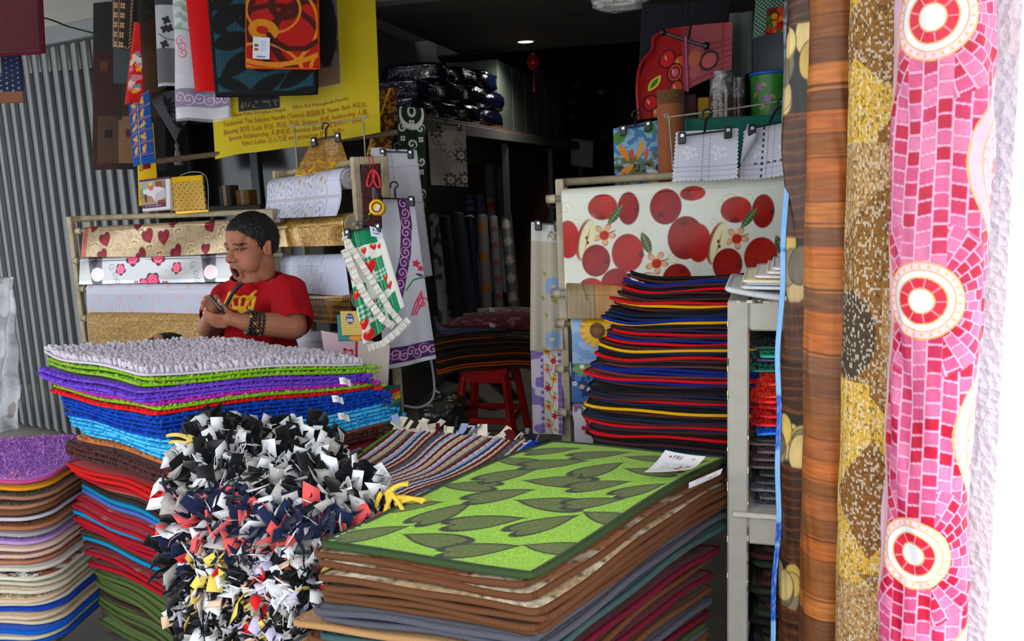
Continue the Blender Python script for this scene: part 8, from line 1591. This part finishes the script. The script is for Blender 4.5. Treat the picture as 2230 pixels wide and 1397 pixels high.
# trousers and shoes below the stack of mats, on a stool
V, F = blob_mesh([('c', pelvis, pelvis+side*0.10+lat*0.05, 0.14, 0.11), ('c', pelvis, pelvis-side*0.10+lat*0.05, 0.14, 0.11), ('c', pelvis+side*0.10, k1, 0.10, 0.075), ('c', pelvis-side*0.10, k2, 0.10, 0.075), ('c', k1, k1*(1, 1, 0)+(0, 0, 0.10), 0.075, 0.055), ('c', k2, k2*(1, 1, 0)+(0, 0, 0.10), 0.075, 0.055)], 0.012, 4)
mesh('trousers', V, F, plain((40, 42, 52), 0.9, bmp=0.3), man)
for k in (k1, k2): V, F = blob_mesh([('c', k*(1, 1, 0)+(0, 0, 0.05), k*(1, 1, 0)+lat*0.16+(0, 0, 0.035), 0.048, 0.034)], 0.008, 3); mesh('shoe', V, F, plain((30, 28, 28), 0.6), man)
zst = pelvis[2]-0.15; t = thing('bar_stool', 'stool under the seated man in the red T-shirt', 'stool', pelvis*(1, 1, 0)); mesh('seat', *lathe([(0.0, zst), (0.15, zst), (0.155, zst-0.015), (0.15, zst-0.03), (0.0, zst-0.03)], pelvis*(1, 1, 0), 28), plain((60, 62, 70), 0.5), t)
for k in range(4): a = k*math.pi/2+0.7; mesh('leg', *bar(pelvis*(1, 1, 0)+(0.11*math.cos(a), 0.11*math.sin(a), zst-0.03), pelvis*(1, 1, 0)+(0.15*math.cos(a), 0.15*math.sin(a), 0), 0.024, 0.024), plain((60, 62, 70), 0.5), t, smooth=False)
# shoulder strap, bracelets
pts = [(527, 616, 3.17), (516, 626, 3.145), (505, 641, 3.13), (496, 658, 3.12), (488, 676, 3.115), (483, 700, 3.11)]
sX, sY, sD = project(SV)
pts = [(x, y, min([d_ for d_ in sD[np.hypot(sX-x, sY-y) < 7]]+[d+0.06])-0.005) for x, y, d in pts]
P = np.array([at(*p) for p in pts]); P = np.stack([np.interp(np.linspace(0, 5, 40), range(6), P[:, i]) for i in range(3)], 1); T = np.gradient(P, axis=0); S = np.cross(T, -fwd); S /= np.linalg.norm(S, axis=1, keepdims=True)
Vs = np.stack([P-S*0.007, P+S*0.007, P+S*0.007+fwd*0.003, P-S*0.007+fwd*0.003], 1).reshape(-1, 3); mesh('shoulder_strap', Vs, gridF(40, 4, False, True), plain((26, 22, 22), 0.6), man)
ax = unit(LE-LW); Rb = frame_of(ax); bm_ = bmesh.new()
bead = plain((16, 15, 17), 0.18, spec=0.6); sv, sf = lathe([(0.0, 1.0), (0.6, 0.8), (1.0, 0.0), (0.6, -0.8), (0.0, -1.0)], (0, 0, 0), 8)
for j in range(4):
    cc = LW+ax*(0.014+0.0145*j); br = mesh('bracelet', *tube(cc+0.038*np.cos(th)[:, None]*Rb[:, 0]+0.038*np.sin(th)[:, None]*Rb[:, 1], 0.0015, 5, True), bead, man)
    for k in range(18):
        aa_ = k*2*math.pi/18+j; mesh('bead', sv*(0.0066 if j else 0.0074)+cc+0.039*math.cos(aa_)*Rb[:, 0]+0.039*math.sin(aa_)*Rb[:, 1], sf, bead if (k+j) % 7 else plain((176, 140, 60), 0.3, 0.5), br)
# phone in his hands
p0, p1 = at(461, 652, 2.962), at(489, 683, 2.935); e = unit(p1-p0); nrm = unit(np.cross(e, unit(fwd*0.9-up*0.5))); wv = np.cross(nrm, e); R = np.stack([e, wv, nrm], 1)
t = thing('phone', 'dark phone held in both hands of the man', 'phone', (p0+p1)/2); mesh('case', *cbox((p0+p1)/2, (0.038, 0.030, 0.0052), R, 0.003), plain((60, 64, 62), 0.35, 0.3), t, smooth=False); mesh('screen', *cbox((p0+p1)/2+nrm*0.0054, (0.035, 0.027, 0.0006), R, 0.0003), plain((10, 11, 12), 0.08), t, smooth=False)
mesh('screen', *cbox((p0+p1)/2-nrm*0.0054, (0.035, 0.027, 0.0006), R, 0.0003), plain((20, 21, 22), 0.15), t, smooth=False)
# black cap peeping over the white bath mat
c = at(362, 742, 3.02); t = thing('black_cap', 'black cap with tan lining just showing above the white bath mat', 'cap', c-(0, 0, 0.05))
V, F = lathe([(0.0, 0.026), (0.03, 0.024), (0.055, 0.012), (0.066, -0.02), (0.068, -0.05)], c, 32); mesh('crown', V, F, plain((20, 22, 26), 0.8), t)
mesh('lining', *cbox(at(345, 735, 2.965), (0.018, 0.006, 0.010), None, 0.005), plain((150, 100, 76), 0.7), t)
mesh('brim', *lathe([(0.066, -0.02), (0.082, -0.026), (0.083, -0.030), (0.066, -0.028)], c, 32), plain((20, 22, 26), 0.8), t)
